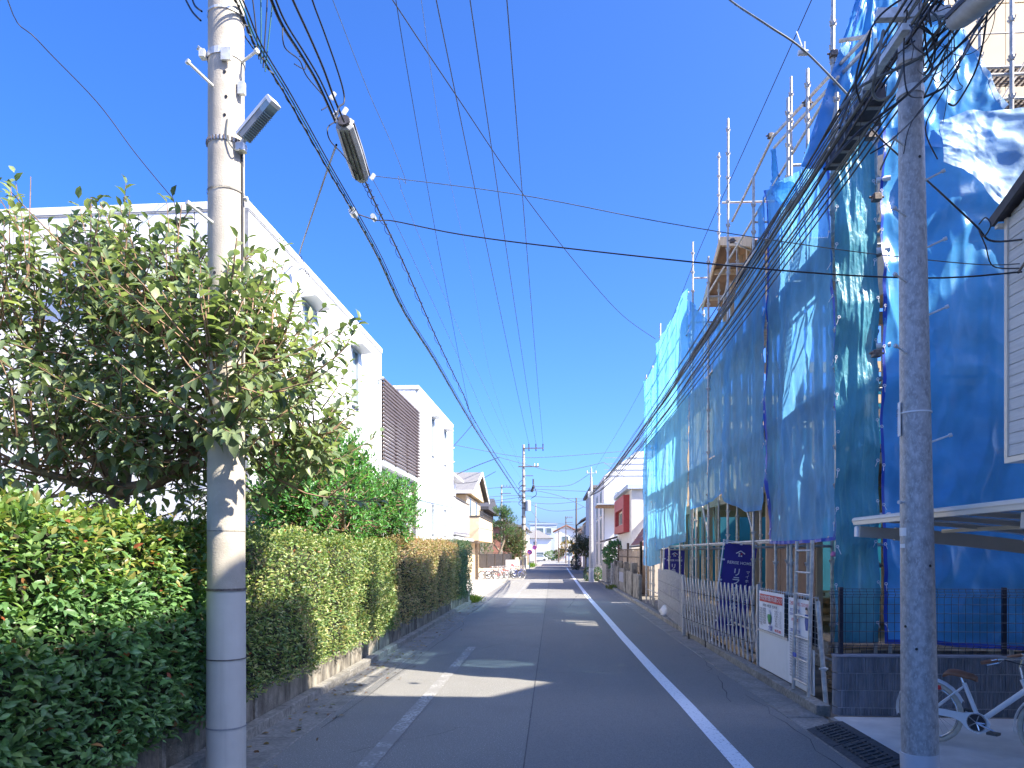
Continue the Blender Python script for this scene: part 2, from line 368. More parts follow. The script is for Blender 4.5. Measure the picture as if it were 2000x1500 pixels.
# ------------------------------------------------------------------ leaves
LV = np.array([(0,0,0),(0,0.35,-0.02),(0,0.7,-0.06),(0,1,-0.16),(-0.5,0.33,0.07),(-0.42,0.68,0.03),(0.5,0.33,0.07),(0.42,0.68,0.03)], dtype=float)
LF = [(0,1,4),(1,2,5,4),(2,3,5),(0,6,1),(1,6,7,2),(2,7,3)]
def leaves(name, pos, dirs, nrm, ln, wd, cols, parent, singles=0, mt=None, curl=1.0, sort_cam=True, label_stuff=None):
    """pos,dirs,nrm: (n,3); ln,wd: (n,); cols: (n,3)"""
    mt = mt or M['leaf']
    pos = np.asarray(pos, float); n = len(pos)
    d = np.asarray(dirs, float); d /= np.linalg.norm(d, axis=1, keepdims=True)+1e-9
    nr = np.asarray(nrm, float); nr = nr - d*(nr*d).sum(1, keepdims=True); nr /= np.linalg.norm(nr, axis=1, keepdims=True)+1e-9
    sx = np.cross(d, nr)
    off = np.array(wloc(parent))
    order = np.argsort(np.linalg.norm(pos - np.array([0,0,CAMH]), axis=1)) if sort_cam else np.arange(n)
    # only leaves in view of the camera among the singles
    rel = pos - np.array([0,0,CAMH]); zc = rel[:,0]*(-SA) + rel[:,1]*CA; xc = (rel[:,0]*CA + rel[:,1]*SA)/np.maximum(zc,0.01)
    yc = rel[:,2]/np.maximum(zc,0.01)
    vis = (zc > 0.5) & (np.abs(xc) < 0.70) & (yc < 0.77) & (yc > -0.3)
    single = [i for i in order if vis[i]][:singles]
    ss = set(single); rest = np.array([i for i in range(n) if i not in ss], dtype=int)
    if len(rest):
        k = len(rest); L = ln[rest][:,None,None]; W = wd[rest][:,None,None]
        P = LV[None]
        v = pos[rest][:,None,:] + sx[rest][:,None,:]*P[...,0:1]*W + d[rest][:,None,:]*P[...,1:2]*L + nr[rest][:,None,:]*P[...,2:3]*L*curl
        v = v.reshape(-1,3) - off
        me = bpy.data.meshes.new(name)
        nl = sum(len(f) for f in LF)
        me.vertices.add(len(v)); me.vertices.foreach_set('co', v.ravel())
        idx = np.concatenate([np.array(f) for f in LF]); lt = np.array([len(f) for f in LF]); ls = np.concatenate([[0], np.cumsum(lt)[:-1]])
        me.loops.add(nl*k); me.loops.foreach_set('vertex_index', (idx[None]+8*np.arange(k)[:,None]).ravel())
        me.polygons.add(len(LF)*k); me.polygons.foreach_set('loop_start', (ls[None]+nl*np.arange(k)[:,None]).ravel())
        me.polygons.foreach_set('loop_total', np.tile(lt, k))
        me.update(calc_edges=True)
        me.polygons.foreach_set('use_smooth', np.ones(len(LF)*k, dtype=bool))
        ca = me.color_attributes.new('Col', 'FLOAT_COLOR', 'POINT')
        c = np.ones((k,8,4)); c[:,:,:3] = cols[rest][:,None,:]; ca.data.foreach_set('color', c.ravel())
        me.materials.append(mt)
        o = lnk(bpy.data.objects.new(name, me), parent); o['kind'] = 'stuff'
    # singles share four leaf meshes
    if single:
        sel = np.array(single); order2 = sel[np.argsort(cols[sel].sum(1))]; groups = np.array_split(order2, 5); 
        for g in groups:
            if not len(g): continue
            me = bpy.data.meshes.new('leaf'); ar = float(np.mean(wd[g]/ln[g]))
            vv = LV.copy(); vv[:,0] *= ar; vv[:,2] *= curl
            me.from_pydata([tuple(x) for x in vv], [], LF); me.polygons.foreach_set('use_smooth', [True]*len(LF))
            ca = me.color_attributes.new('Col', 'FLOAT_COLOR', 'POINT'); mc = np.mean(cols[g], axis=0)
            for q in ca.data: q.color = (*mc, 1)
            me.materials.append(mt)
            for i in g:
                o = lnk(bpy.data.objects.new('leaf', me), parent)
                m3 = Matrix((( sx[i][0], d[i][0], nr[i][0]),( sx[i][1], d[i][1], nr[i][1]),( sx[i][2], d[i][2], nr[i][2]))).to_4x4()
                o.matrix_local = Matrix.Translation(Vector(pos[i]-off)) @ m3 @ Matrix.Scale(float(ln[i]), 4)
rng = np.random.default_rng(11)
def pick(cols, w, n, jit=0.2):
    cols = np.array(cols, float); w = np.array(w, float); w /= w.sum()
    c = cols[rng.choice(len(cols), n, p=w)]
    return np.clip(c*(1+rng.normal(0, jit, (n,1))), 0.005, 1)

# ================================================================== GROUND AND ROAD
g = MB(); g.quad((-400,-60,-0.03),(400,-60,-0.03),(400,900,-0.03),(-400,900,-0.03))
tag(g.build('ground', M['ground']), kind='structure', label='bare soil and ground around the street')
g = MB()
g.quad((-3.0,-8,0),(3.05,-8,0),(3.05,162,0),(-3.0,162,0)); g.quad((-40,162,0),(40,162,0),(40,168,0),(-40,168,0))
tag(g.build('road', M['asphalt_old']), kind='structure', label='worn grey asphalt road running straight away')
g = MB(); g.quad((-0.25,-8,0.004),(2.62,-8,0.004),(2.62,75,0.004),(-0.28,75,0.004))
ap = tag(g.build('asphalt_patch', M['asphalt_new']), kind='structure', label='smoother darker asphalt strip right of the seam')
g = MB()
for i, y in enumerate(np.arange(-4, 75, 6.0)): g.box((-0.258,y,0.0),(-0.246,y+5.96,0.006))
g.build('seam_filler', mat('bitumen', (0.09,0.088,0.085), 0.8, 40, 0.3), ap)
def curve_line(pts, w, z, name, m, label):
    g = MB(); k = len(pts); vs = []
    for i,(x,y) in enumerate(pts):
        vs += [(x-w/2,y,z),(x+w/2,y,z)]
    g.add(vs, [(2*i,2*i+1,2*i+3,2*i+2) for i in range(k-1)])
    return tag(g.build(name, m), kind='structure', label=label)
wlp = []
for (px,py) in ((1452,1500),(1400,1443),(1340,1377),(1280,1314),(1216,1244),(1180,1202),(1150,1168),(1125,1135),(1113,1118),(1107,1109)):
    p = atZ(px,py,0); wlp.append((p.x,p.y))
wlp = [(1.64,-4),(1.64,3)] + wlp
curve_line(wlp, 0.17, 0.009, 'white_edge_line', M['line'], 'white painted edge line along the right side of the road')
curve_line([(-1.62,-4),(-1.62,5),(-1.58,14)], 0.16, 0.009, 'worn_lane_line', M['line_worn'], 'almost worn away white line on the left side of the road')
curve_line([(-1.58,24.5),(-1.55,45)], 0.15, 0.009, 'worn_lane_line', M['line_worn'], 'faded far stretch of the left lane line')
# white stop bars further down the road
for (y,x0,x1) in ((70,-2.4,0.2),(96,-1.6,0.4),(124,-1.2,0.6)):
    g = MB(); g.quad((x0,y,0.009),(x1,y,0.009),(x1,y+0.5,0.009),(x0,y+0.5,0.009))
    tag(g.build('road_marking', M['line_worn']), kind='structure', label='faint far white marking across the road')
# gutters: concrete slabs as pieces
gl = thing('left_gutter', 'concrete gutter slabs along the left hedge', None, (-2.8,0,0), kind='structure')
gr = thing('right_gutter', 'concrete gutter slabs along the right kerb', None, (2.85,0,0), kind='structure')
def slabset(parent, x0, x1, y0, y1, step, z, m, name, e=0.006, skip=None, jz=0.004):
    y = y0
    while y < y1:
        if not (skip and skip(y)):
            dz = rnd.uniform(-jz, jz)
            g = MB(); g.bev((x0,y+e,z-0.12),(x1,y+step-e,z+dz),0.006); g.build(name, m, parent)
        y += step
slabset(gl, -3.0, -2.52, 1.0, 62, 1.2, 0.012, M['gutter'], 'gutter_slab')
slabset(gr, 2.62, 3.0, 1.0, 62, 1.2, 0.012, M['gutter'], 'gutter_slab')
kl = thing('left_kerb', 'low concrete kerb stones under the hedge', None, (-3.05,0,0), kind='structure')
slabset(kl, -3.12, -2.98, 2.0, 27.5, 0.6, 0.11, M['kerb'], 'kerb_stone', 0.004)
slabset(kl, -3.12, -2.98, 44, 62, 1.2, 0.08, M['kerb'], 'kerb_stone', 0.004)
kr = thing('right_kerb', 'weathered concrete kerb stones along the building site', None, (3.05,0,0), kind='structure')
slabset(kr, 2.98, 3.14, 8.3, 62, 0.6, 0.12, M['kerb'], 'kerb_stone', 0.004)
# cracks and sealed joints in the asphalt
ck = thing('asphalt_cracks', 'fine dark cracks wandering through the asphalt', None, (0,0,0), kind='structure')
for (x0,y0,x1,y1,w) in ((2.45,4.2,2.55,9.5,0.01),(2.2,9.0,2.75,13.5,0.012),(-0.25,11.0,0.9,11.2,0.01),(2.3,13.0,2.9,13.4,0.012),(-1.9,6.5,-0.9,7.6,0.008),(-2.4,12,-1.0,14.5,0.01),(0.3,16,2.5,16.4,0.014),(-2.2,18,-0.3,18.3,0.014),(1.9,5.4,2.9,5.9,0.01),(-2.4,7.5,-2.3,20,0.01),(0.5,24,1.2,33,0.015)):
    k_ = 14; pts = []
    for i in range(k_+1):
        u = i/k_; pts.append((x0+(x1-x0)*u+rnd.gauss(0,0.035), y0+(y1-y0)*u+rnd.gauss(0,0.035)))
    g = MB(); vs = []; dx, dy = x1-x0, y1-y0; L_ = math.hypot(dx,dy); nx_, ny_ = -dy/L_, dx/L_
    for i,(x,y) in enumerate(pts):
        ww = w*rnd.uniform(0.3,1.0); vs += [(x-nx_*ww/2,y-ny_*ww/2,0.0135 if x>2.6 else 0.0078),(x+nx_*ww/2,y+ny_*ww/2,0.0135 if x>2.6 else 0.0078)]
    g.add(vs, [(2*i,2*i+1,2*i+3,2*i+2) for i in range(k_)]); g.build('crack', mat('crack', (0.05,0.05,0.05), 0.95) if 'crack' not in bpy.data.materials else bpy.data.materials['crack'], ck)
# side street / parking opening on the left
g = MB(); g.quad((-14,28,-0.004),(-2.95,28,0.02),(-2.95,57.6,0.02),(-14,57.6,-0.004))
tag(g.build('parking_pavement', mat('pale_parking_concrete', (0.42,0.38,0.32), 0.9, 1.2, 0.15, 0.1, 40)), kind='structure', label='pale concrete parking apron beyond the hedge')
# driveway right
dv = thing('driveway', 'pale concrete driveway slab below the carport', None, (4,4,0), kind='structure')
for (x0,x1,y0,y1) in ((3.06,5.2,5.5,8.04),(5.21,8.2,5.5,8.04),(3.06,5.2,1.0,5.49),(5.21,8.2,1.0,5.49)):
    g = MB(); g.bev((x0,y0,-0.06),(x1,y1,0.06),0.012); g.build('concrete_slab', M['slab'], dv)
g = MB(); g.box((3.0,1.0,-0.05),(3.055,8.0,0.055)); g.build('edge_strip', M['kerb'], dv)
# rubber kerb ramps
for i, (y0,y1) in enumerate(((6.95,7.62),(6.26,6.93),(5.57,6.24))):
    t = thing('kerb_ramp', ['black rubber kerb ramp nearest the block wall','middle black rubber kerb ramp on the gutter','black rubber kerb ramp partly cut by the picture edge'][i], 'kerb ramp', (2.8,y0,0.015), group='rubber kerb ramps by the driveway')
    g = MB(); g.prism([(2.63,0.016),(3.0,0.016),(3.0,0.105),(2.93,0.105)], 'y', y0, y1); fixn(g.build('body', M['rubber_ramp'], t))
    g = MB()
    for k in range(7):
        yy = y0+0.06+k*0.085
        g.beam((2.70,yy,0.045),(2.90,yy,0.106),0.035,0.012)
    for k in range(3): g.beam((2.72+k*0.075,y0+0.03,0.05+k*0.022),(2.72+k*0.075,y1-0.03,0.05+k*0.022),0.012,0.016)
    g.build('grip_rib', M['rubber_ramp'], t)
# fallen leaves on the road (uncountable litter)
n = 260
pos = np.zeros((n,3)); pos[:,0] = -2.95 + np.abs(rng.normal(0,0.35,n)); pos[:,1] = rng.uniform(4.5,26,n); pos[:,2] = 0.022
th = rng.uniform(0,6.28,n); dr = np.stack([np.cos(th),np.sin(th),rng.normal(0,0.1,n)],1); nr = np.stack([rng.normal(0,0.2,n),rng.normal(0,0.2,n),np.ones(n)],1)
lit = thing('leaf_litter', 'scattered dry fallen leaves in the left gutter', 'leaf litter', (-2.8,6,0.02), kind='stuff')
leaves('fallen_leaf', pos, dr, nr, rng.uniform(0.03,0.09,n), rng.uniform(0.02,0.05,n), pick([(0.3,0.2,0.08),(0.2,0.1,0.05),(0.25,0.27,0.1)],[3,2,1],n), lit)
# weeds along kerbs
def tuft(label, x, y, n, h, spread, cols, z=0.02):
    t = thing('weed_tuft', label, 'weeds', (x,y,z))
    pos = np.stack([x+rng.normal(0,spread,n), y+rng.normal(0,spread*2.2,n), np.full(n,z)],1)
    dr = np.stack([rng.normal(0,0.5,n), rng.normal(0,0.5,n), np.ones(n)],1); nr = rng.normal(0,1,(n,3))
    leaves('blade', pos, dr, nr, rng.uniform(0.5,1,n)*h, np.full(n,0.018), pick(cols,[1]*len(cols),n), t)
tuft('yellow green weeds at the far foot of the hedge', -3.0, 26.6, 420, 0.34, 0.12, [(0.2,0.3,0.05),(0.3,0.34,0.08)])
tuft('small weeds by the stone gatepost across the road', 3.02, 36.5, 220, 0.3, 0.14, [(0.08,0.16,0.04),(0.2,0.2,0.06)])
tuft('bright grass beside the road far left', -3.0, 92, 260, 0.8, 0.35, [(0.2,0.35,0.05)])

# ================================================================== HEDGE WALL (left)
hw = thing('low_wall', 'low stained concrete panel wall below the hedge', 'low wall', (-3.2,2,0))
y = 2.0; k = 0
while y < 25.6:
    g = MB(); g.bev((-3.24,y+0.008,0.0),(-3.15,y+1.79,0.40+rnd.uniform(-0.006,0.006)),0.008); g.build('wall_panel', M['old_wall'], hw)
    g = MB(); g.box((-3.15,y-0.03,0),(-3.125,y+0.03,0.36)); g.build('joint_post', M['kerb'], hw)
    y += 1.8
g = MB(); g.bev((-3.36,25.4,0),(-3.0,25.75,0.5),0.01); g.build('end_pier', M['kerb'], hw)

def hedge(name, label, y0, y1, x0, x1, z0, z1, dens, ll, lw, cols, w, singles, bulge=0.12, top_cols=None, seed=1.0, endcap=False, redtip=0.0):
    t = thing(name, label, 'hedge', ((x0+x1)/2, y0, 0.3))
    def surf(u, v):   # bumpy front surface offset
        return bulge*(noise.noise(Vector((u*1.3, v*1.6, seed)))+0.5*noise.noise(Vector((u*3.7, v*3.9, seed+5))))
    A = (y1-y0)*(z1-z0); nf = int(A*dens)
    uy = rng.uniform(y0,y1,nf); uz = z0 + (z1-z0)*rng.uniform(0,1,nf)
    dep = np.abs(rng.normal(0,0.055,nf)) + (rng.uniform(0,1,nf) < 0.3)*rng.uniform(0,0.16,nf)
    off = np.array([surf(a,b) for a,b in zip(uy,uz)])
    bot = np.clip((uz-z0)/0.35,0,1)
    px_ = x1 + off - dep - (1-bot)*0.10*rng.uniform(0,1,nf)
    rounding = np.clip((uz-(z1-0.22))/0.22,0,1); px_ -= rounding**2*0.2
    P1 = np.stack([px_,uy,uz],1)
    D1 = np.stack([rng.normal(0.55,0.35,nf),rng.normal(0,0.55,nf),rng.normal(0.15,0.45,nf)],1)
    N1 = np.stack([rng.normal(0.5,0.3,nf),rng.normal(-0.15,0.4,nf),rng.normal(0.8,0.35,nf)],1)
    nt_ = int((y1-y0)*(x1-x0)*dens*0.9)
    uy = rng.uniform(y0,y1,nt_); ux = rng.uniform(x0,x1,nt_)
    off = np.array([surf(a,b+9) for a,b in zip(uy,ux)])
    P2 = np.stack([ux,uy,z1+off*1.3-np.abs(rng.normal(0,0.06,nt_))+0.10*(rng.uniform(0,1,nt_)<0.08)*rng.uniform(0,1.6,nt_)],1)
    D2 = np.stack([rng.normal(0.1,0.6,nt_),rng.normal(-0.1,0.6,nt_),rng.normal(0.5,0.4,nt_)],1)
    N2 = np.stack([rng.normal(0.3,0.4,nt_),rng.normal(0,0.4,nt_),np.ones(nt_)],1)
    C1 = pick(cols,w,nf); C2 = pick(top_cols or cols, w if not top_cols else [1]*len(top_cols), nt_)
    if top_cols:
        m_ = (P1[:,2] > z1-0.35-0.25*rng.uniform(0,1,nf)) & (rng.uniform(0,1,nf) < 0.6)
        C1[m_] = pick(top_cols,[1]*len(top_cols),int(m_.sum()))
    Ps,Ds,Ns,Cs = [P1,P2],[D1,D2],[N1,N2],[C1,C2]
    for ye, sgn in ((y0,-1),(y1,1)):
        ne = int((x1-x0)*(z1-z0)*dens)
        ux = rng.uniform(x0,x1,ne); uz = rng.uniform(z0,z1,ne)
        Ps.append(np.stack([ux, ye+sgn*0.05*rng.normal(0,1,ne), uz],1)); Ds.append(np.stack([rng.normal(0.2,0.5,ne),rng.normal(0.5,0.4,ne)*sgn,rng.normal(0.1,0.5,ne)],1))
        Ns.append(np.stack([rng.normal(0,0.4,ne),rng.normal(0.4*sgn,0.4,ne),np.ones(ne)],1)); Cs.append(pick(cols,w,ne))
    P = np.concatenate(Ps); D = np.concatenate(Ds); N = np.concatenate(Ns); C = np.concatenate(Cs); n = len(P)
    if redtip > 0:
        m_ = rng.uniform(0,1,n) < redtip; C[m_] = pick([(0.35,0.1,0.05),(0.4,0.2,0.08)],[1,1],int(m_.sum()))
    L = rng.uniform(0.7,1.2,n)*ll
    leaves('foliage', P, D, N, L, L*lw*rng.uniform(0.85,1.15,n), C, t, singles)
    # inner core of twigs
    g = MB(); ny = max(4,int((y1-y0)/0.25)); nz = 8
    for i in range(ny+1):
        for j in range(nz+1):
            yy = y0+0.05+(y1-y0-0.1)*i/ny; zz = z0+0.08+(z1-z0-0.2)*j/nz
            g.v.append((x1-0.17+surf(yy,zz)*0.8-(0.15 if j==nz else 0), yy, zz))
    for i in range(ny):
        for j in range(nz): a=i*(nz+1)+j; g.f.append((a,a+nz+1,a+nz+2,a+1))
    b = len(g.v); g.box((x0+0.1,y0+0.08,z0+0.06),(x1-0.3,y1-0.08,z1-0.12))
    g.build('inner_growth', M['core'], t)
    # stems below
    y = y0+0.15; g = MB()
    while y < y1:
        x = x1-0.28+rnd.uniform(-0.1,0.05)
        g.tube([(x,y,0.0),(x+rnd.uniform(-.04,.04),y+rnd.uniform(-.05,.05),z0*0.6),(x+rnd.uniform(-.1,.1),y+rnd.uniform(-.1,.1),z0+0.25)],[0.02,0.017,0.01],5)
        y += rnd.uniform(0.2,0.4)
    g.build('stem', M['bark'], t)
    return t
GREEN_D = [(0.13,0.24,0.09),(0.15,0.29,0.1),(0.1,0.2,0.08),(0.2,0.34,0.11)]
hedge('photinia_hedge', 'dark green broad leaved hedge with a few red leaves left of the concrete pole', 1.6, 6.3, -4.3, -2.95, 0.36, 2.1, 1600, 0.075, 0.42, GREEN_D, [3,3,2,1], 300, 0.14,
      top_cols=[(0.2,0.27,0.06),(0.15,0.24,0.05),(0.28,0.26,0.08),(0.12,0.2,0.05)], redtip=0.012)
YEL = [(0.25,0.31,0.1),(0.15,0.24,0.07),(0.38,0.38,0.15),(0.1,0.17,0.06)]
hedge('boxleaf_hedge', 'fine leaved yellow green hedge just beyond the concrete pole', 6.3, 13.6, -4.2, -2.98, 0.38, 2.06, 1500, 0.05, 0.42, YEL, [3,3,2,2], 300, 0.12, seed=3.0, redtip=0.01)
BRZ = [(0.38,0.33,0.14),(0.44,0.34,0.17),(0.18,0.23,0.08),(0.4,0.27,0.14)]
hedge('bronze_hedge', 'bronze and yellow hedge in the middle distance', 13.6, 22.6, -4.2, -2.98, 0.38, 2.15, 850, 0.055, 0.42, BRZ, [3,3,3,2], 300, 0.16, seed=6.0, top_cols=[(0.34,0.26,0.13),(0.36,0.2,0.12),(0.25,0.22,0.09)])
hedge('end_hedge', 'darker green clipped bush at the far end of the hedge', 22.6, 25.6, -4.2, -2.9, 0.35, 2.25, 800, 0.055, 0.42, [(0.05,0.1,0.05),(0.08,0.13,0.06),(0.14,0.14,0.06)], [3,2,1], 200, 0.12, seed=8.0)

# ================================================================== TREES
def tree(name, label, base, limbs, blobs, ntw, lpt, ll, lw, cols, w, singles, up=0.5, droop=0.3, twig_len=(0.25,0.6), shoots=(), seed=0, curl=1.0, trunk_r=0.09, spread=0.6, mt=None, cat='tree', twigs_vis=True):
    rr = random.Random(seed)
    t = thing(name, label, cat, base)
    g = MB()
    for pts, r0, r1 in limbs:
        m = len(pts); g.tube(sm(pts, 4), [r0+(r1-r0)*i/((m-1)*4) for i in range((m-1)*4+1)], 7)
    g.build('trunk', M['bark'], t, smooth=True)
    P,D,N,L = [],[],[],[]
    tw = MB()
    joints = [Vector(p) for pts,_,_ in limbs for p in sm(pts,4)[3:]]
    def twig(p, d, length, nl, scale=1.0):
        d = d.normalized(); q = Vector(p); step = length/nl; pts = [Vector(p)]
        side = d.orthogonal().normalized(); ang = rr.uniform(0,6.28)
        for i in range(nl):
            d = (d + Vector((rr.gauss(0,0.07),rr.gauss(0,0.07),rr.gauss(0.02,0.06)))).normalized()
            q = q + d*step; pts.append(q.copy()); ang += 2.4
            s2 = d.orthogonal().normalized(); s2 = Matrix.Rotation(ang, 3, d) @ s2
            tip = i/nl
            ld = (s2*(1.0-0.45*tip) + d*(0.25+0.9*tip) + Vector((0,0,-droop+0.5*tip*up))).normalized()
            P.append(tuple(q)); D.append(tuple(ld)); N.append(tuple(Vector((0.1,-0.15,1))+d*0.4+Vector((rr.gauss(0,.25),rr.gauss(0,.25),0))))
            L.append(ll*scale*(1.0-0.35*tip)*rr.uniform(0.75,1.15))
        if twigs_vis: tw.tube(pts[::2] if len(pts)>5 else pts, [0.007*(1-0.6*i/len(pts[::2])) for i in range(len(pts[::2]))] if len(pts)>5 else 0.005, 4, cap=False)
        return q
    wts = [b[3] for b in blobs]
    for i in range(ntw):
        c, rad, _, _ = rr.choices(blobs, wts)[0]; c = Vector(c)
        v = Vector((rr.gauss(0,1),rr.gauss(0,1),rr.gauss(0,1))).normalized() * (rr.random()**0.45)
        p = c + Vector((v.x*rad[0], v.y*rad[1], v.z*rad[2]))
        d = v*spread + Vector((0,0,up)) + Vector((rr.gauss(0,.25),rr.gauss(0,.25),rr.gauss(0,.2)))
        twig(p, d, rr.uniform(*twig_len), lpt)
        if twigs_vis and joints and rr.random() < 0.35:
            j = min(rr.sample(joints, min(12,len(joints))), key=lambda a: (a-p).length)
            mid = (j+p)/2 + Vector((0,0,-0.06)); tw.tube([j,mid,p],[0.014,0.01,0.007],4,cap=False)
    for a, b, nl in shoots:
        a, b = Vector(a), Vector(b); twig(a, b-a, (b-a).length, nl, 1.0)
        tw.tube([a,b],[0.009,0.004],4)
    if twigs_vis: tw.build('twig', M['twig'], t)
    n = len(P); L = np.array(L)
    leaves('crown_foliage', P, D, N, L, L*lw*rng.uniform(0.85,1.15,n), pick(cols,w,n), t, singles, curl=curl, mt=mt)
    return t
def sm(pts, k):
    pts = [Vector(p) for p in pts]; out = []
    for i in range(len(pts)-1):
        p0 = pts[max(i-1,0)]; p1 = pts[i]; p2 = pts[i+1]; p3 = pts[min(i+2,len(pts)-1)]
        for j in range(k):
            u = j/k
            out.append(0.5*((2*p1)+(p2-p0)*u+(2*p0-5*p1+4*p2-p3)*u*u+(3*p1-p0-3*p2+p3)*u**3))
    out.append(pts[-1]); return out

T_ = lambda px,py,t: tuple(atT(px,py,t))
base = (-4.15, 6.55, 0.0)
limbs = [([base,(-4.1,6.5,1.2),T_(225,960,6.8),T_(150,860,6.7),T_(70,700,6.5)],0.10,0.03),
         ([T_(225,960,6.8),T_(330,930,6.6),T_(410,850,6.4),T_(440,760,6.4)],0.07,0.02),
         ([T_(225,960,6.8),T_(140,940,6.3),T_(20,900,5.9)],0.06,0.02),
         ([T_(240,980,6.9),T_(260,820,6.9),T_(300,690,6.8),T_(290,600,6.6)],0.06,0.02),
         ([T_(330,930,6.6),T_(480,880,6.8),T_(590,860,7.2),T_(680,830,7.4)],0.04,0.012),
         ([T_(410,850,6.4),T_(500,740,6.6),T_(560,660,6.8)],0.03,0.01),
         ([T_(150,860,6.7),T_(60,820,6.6),T_(-60,700,6.6)],0.04,0.015)]
B = lambda px,py,t,r,w: (T_(px,py,t), r, 0, w)
blobs = [B(110,965,7.3,(0.8,0.4,0.3),1.3), B(330,975,7.3,(0.7,0.4,0.25),1.0), B(60,640,6.3,(0.75,0.9,0.75),3), B(230,640,6.5,(0.75,0.9,0.7),3.4), B(380,660,6.3,(0.6,0.9,0.6),2.6), B(500,720,6.4,(0.55,0.8,0.55),2.2),
         B(560,820,6.9,(0.6,0.7,0.45),1.8), B(160,790,6.5,(0.9,0.8,0.5),1.6), B(380,840,6.1,(0.75,0.6,0.4),1.7), B(600,920,7.0,(0.4,0.5,0.25),0.7),
         B(20,860,5.8,(0.5,0.45,0.35),1.3), B(180,880,6.2,(0.8,0.5,0.3),1.5), B(330,920,6.3,(0.6,0.4,0.22),0.9), B(520,930,6.6,(0.5,0.4,0.3),1.1), B(120,720,6.6,(1.0,0.9,0.6),2.5), B(480,650,6.8,(0.5,0.7,0.5),1.2), B(450,825,5.4,(0.36,0.15,0.22),0.6), B(430,710,5.3,(0.36,0.15,0.42),1.4), B(300,560,6.5,(0.6,0.6,0.35),1.2), B(60,500,6.3,(0.4,0.5,0.3),0.7)]
PER = [(0.15,0.21,0.1),(0.19,0.25,0.12),(0.24,0.29,0.14),(0.32,0.37,0.18),(0.11,0.15,0.08)]
shoots = [(T_(55,560,6.1),T_(60,345,6.0),13),(T_(20,560,6.2),T_(18,400,6.1),10),(T_(175,560,6.1),T_(178,385,6.0),11),(T_(250,600,6.2),T_(245,430,6.1),10),
          (T_(330,620,5.9),T_(355,400,5.8),12),(T_(440,640,5.6),T_(462,465,5.5),10),(T_(510,680,6.3),T_(536,500,6.2),11),(T_(590,780,6.6),T_(635,645,6.5),10),
          (T_(120,560,6.2),T_(110,440,6.1),8),(T_(380,600,6.2),T_(395,500,6.1),8),(T_(300,560,6.2),T_(290,430,6.1),9),(T_(620,850,6.8),T_(690,835,6.7),7),(T_(600,1000,6.8),T_(690,935,6.7),7)]
tree('persimmon_tree', 'broad leaved tree with upright shoots reaching over the hedge in front of the concrete pole', base, limbs, blobs, 720, 12, 0.15, 0.5, PER, [3,3,3,1.6,2], 300,
     up=0.5, droop=0.55, twig_len=(0.35,0.7), shoots=shoots, seed=3, curl=1.3)
# evergreen tree beyond
bs = (-3.95, 12.2, 0)
tree('osmanthus_tree', 'dense rounded glossy green tree behind the hedge against the white house', bs,
     [([bs,(-3.9,12.1,1.2),(-3.8,12,2.2),(-3.7,11.9,3.0)],0.09,0.03),([(-3.9,12.1,1.2),(-3.4,11.4,2.0),(-3.2,10.8,2.7)],0.05,0.02),([(-3.9,12.1,1.2),(-4.2,12.7,2.2),(-4.3,13,3)],0.05,0.02)],
     [((-3.75,11.4,2.75),(0.75,1.3,0.95),0,4),((-3.6,9.9,2.6),(0.5,0.9,0.65),0,2.2),((-3.7,13.2,2.7),(0.6,1.2,0.8),0,3),((-3.35,14.7,2.75),(0.5,1.2,0.75),0,2.6),((-3.8,12.0,3.35),(0.6,1.0,0.55),0,2)],
     3000, 9, 0.115, 0.36, [(0.07,0.2,0.05),(0.09,0.25,0.05),(0.14,0.34,0.08),(0.05,0.13,0.045)], [3,3,1.5,2], 300, up=0.35, droop=0.05, twig_len=(0.14,0.26), seed=5)

# ================================================================== WHITE HOUSE (left)
def lbox(parent, name, a, b, m, bevel=0.0, label=None):
    g = MB(); (g.bev(a,b,bevel) if bevel else g.box(a,b)); o = g.build(name, m, parent, world=False)
    if label: o['label'] = label
    return o
def win_x(parent, y0, y1, z0, z1, x, fm, gm, out=1, fw=0.05, depth=0.05, back=0.02, mull=None, sill=True):
    """window in a wall facing +-x (local coordinates), frame proud of x by depth"""
    s = out; g = MB()
    g.box((x-s*0.01,y0,z0),(x+s*depth,y0+fw,z1)); g.box((x-s*0.01,y1-fw,z0),(x+s*depth,y1,z1))
    g.box((x-s*0.01,y0+fw,z0),(x+s*depth,y1-fw,z0+fw)); g.box((x-s*0.01,y0+fw,z1-fw),(x+s*depth,y1-fw,z1))
    if mull:
        for my in mull: g.box((x,my-fw/2,z0+fw),(x+s*depth*0.9,my+fw/2,z1-fw))
    w = g.build('window', fm, parent, world=False)
    g = MB(); g.box((x-s*0.008,y0+fw,z0+fw),(x+s*back,y1-fw,z1-fw)); g.build('pane', gm, w, world=False)
    if sill:
        g = MB(); g.box((x,y0-0.03,z0-0.05),(x+s*(depth+0.05),y1+0.03,z0-0.003)); g.build('sill', fm, w, world=False)
    return w
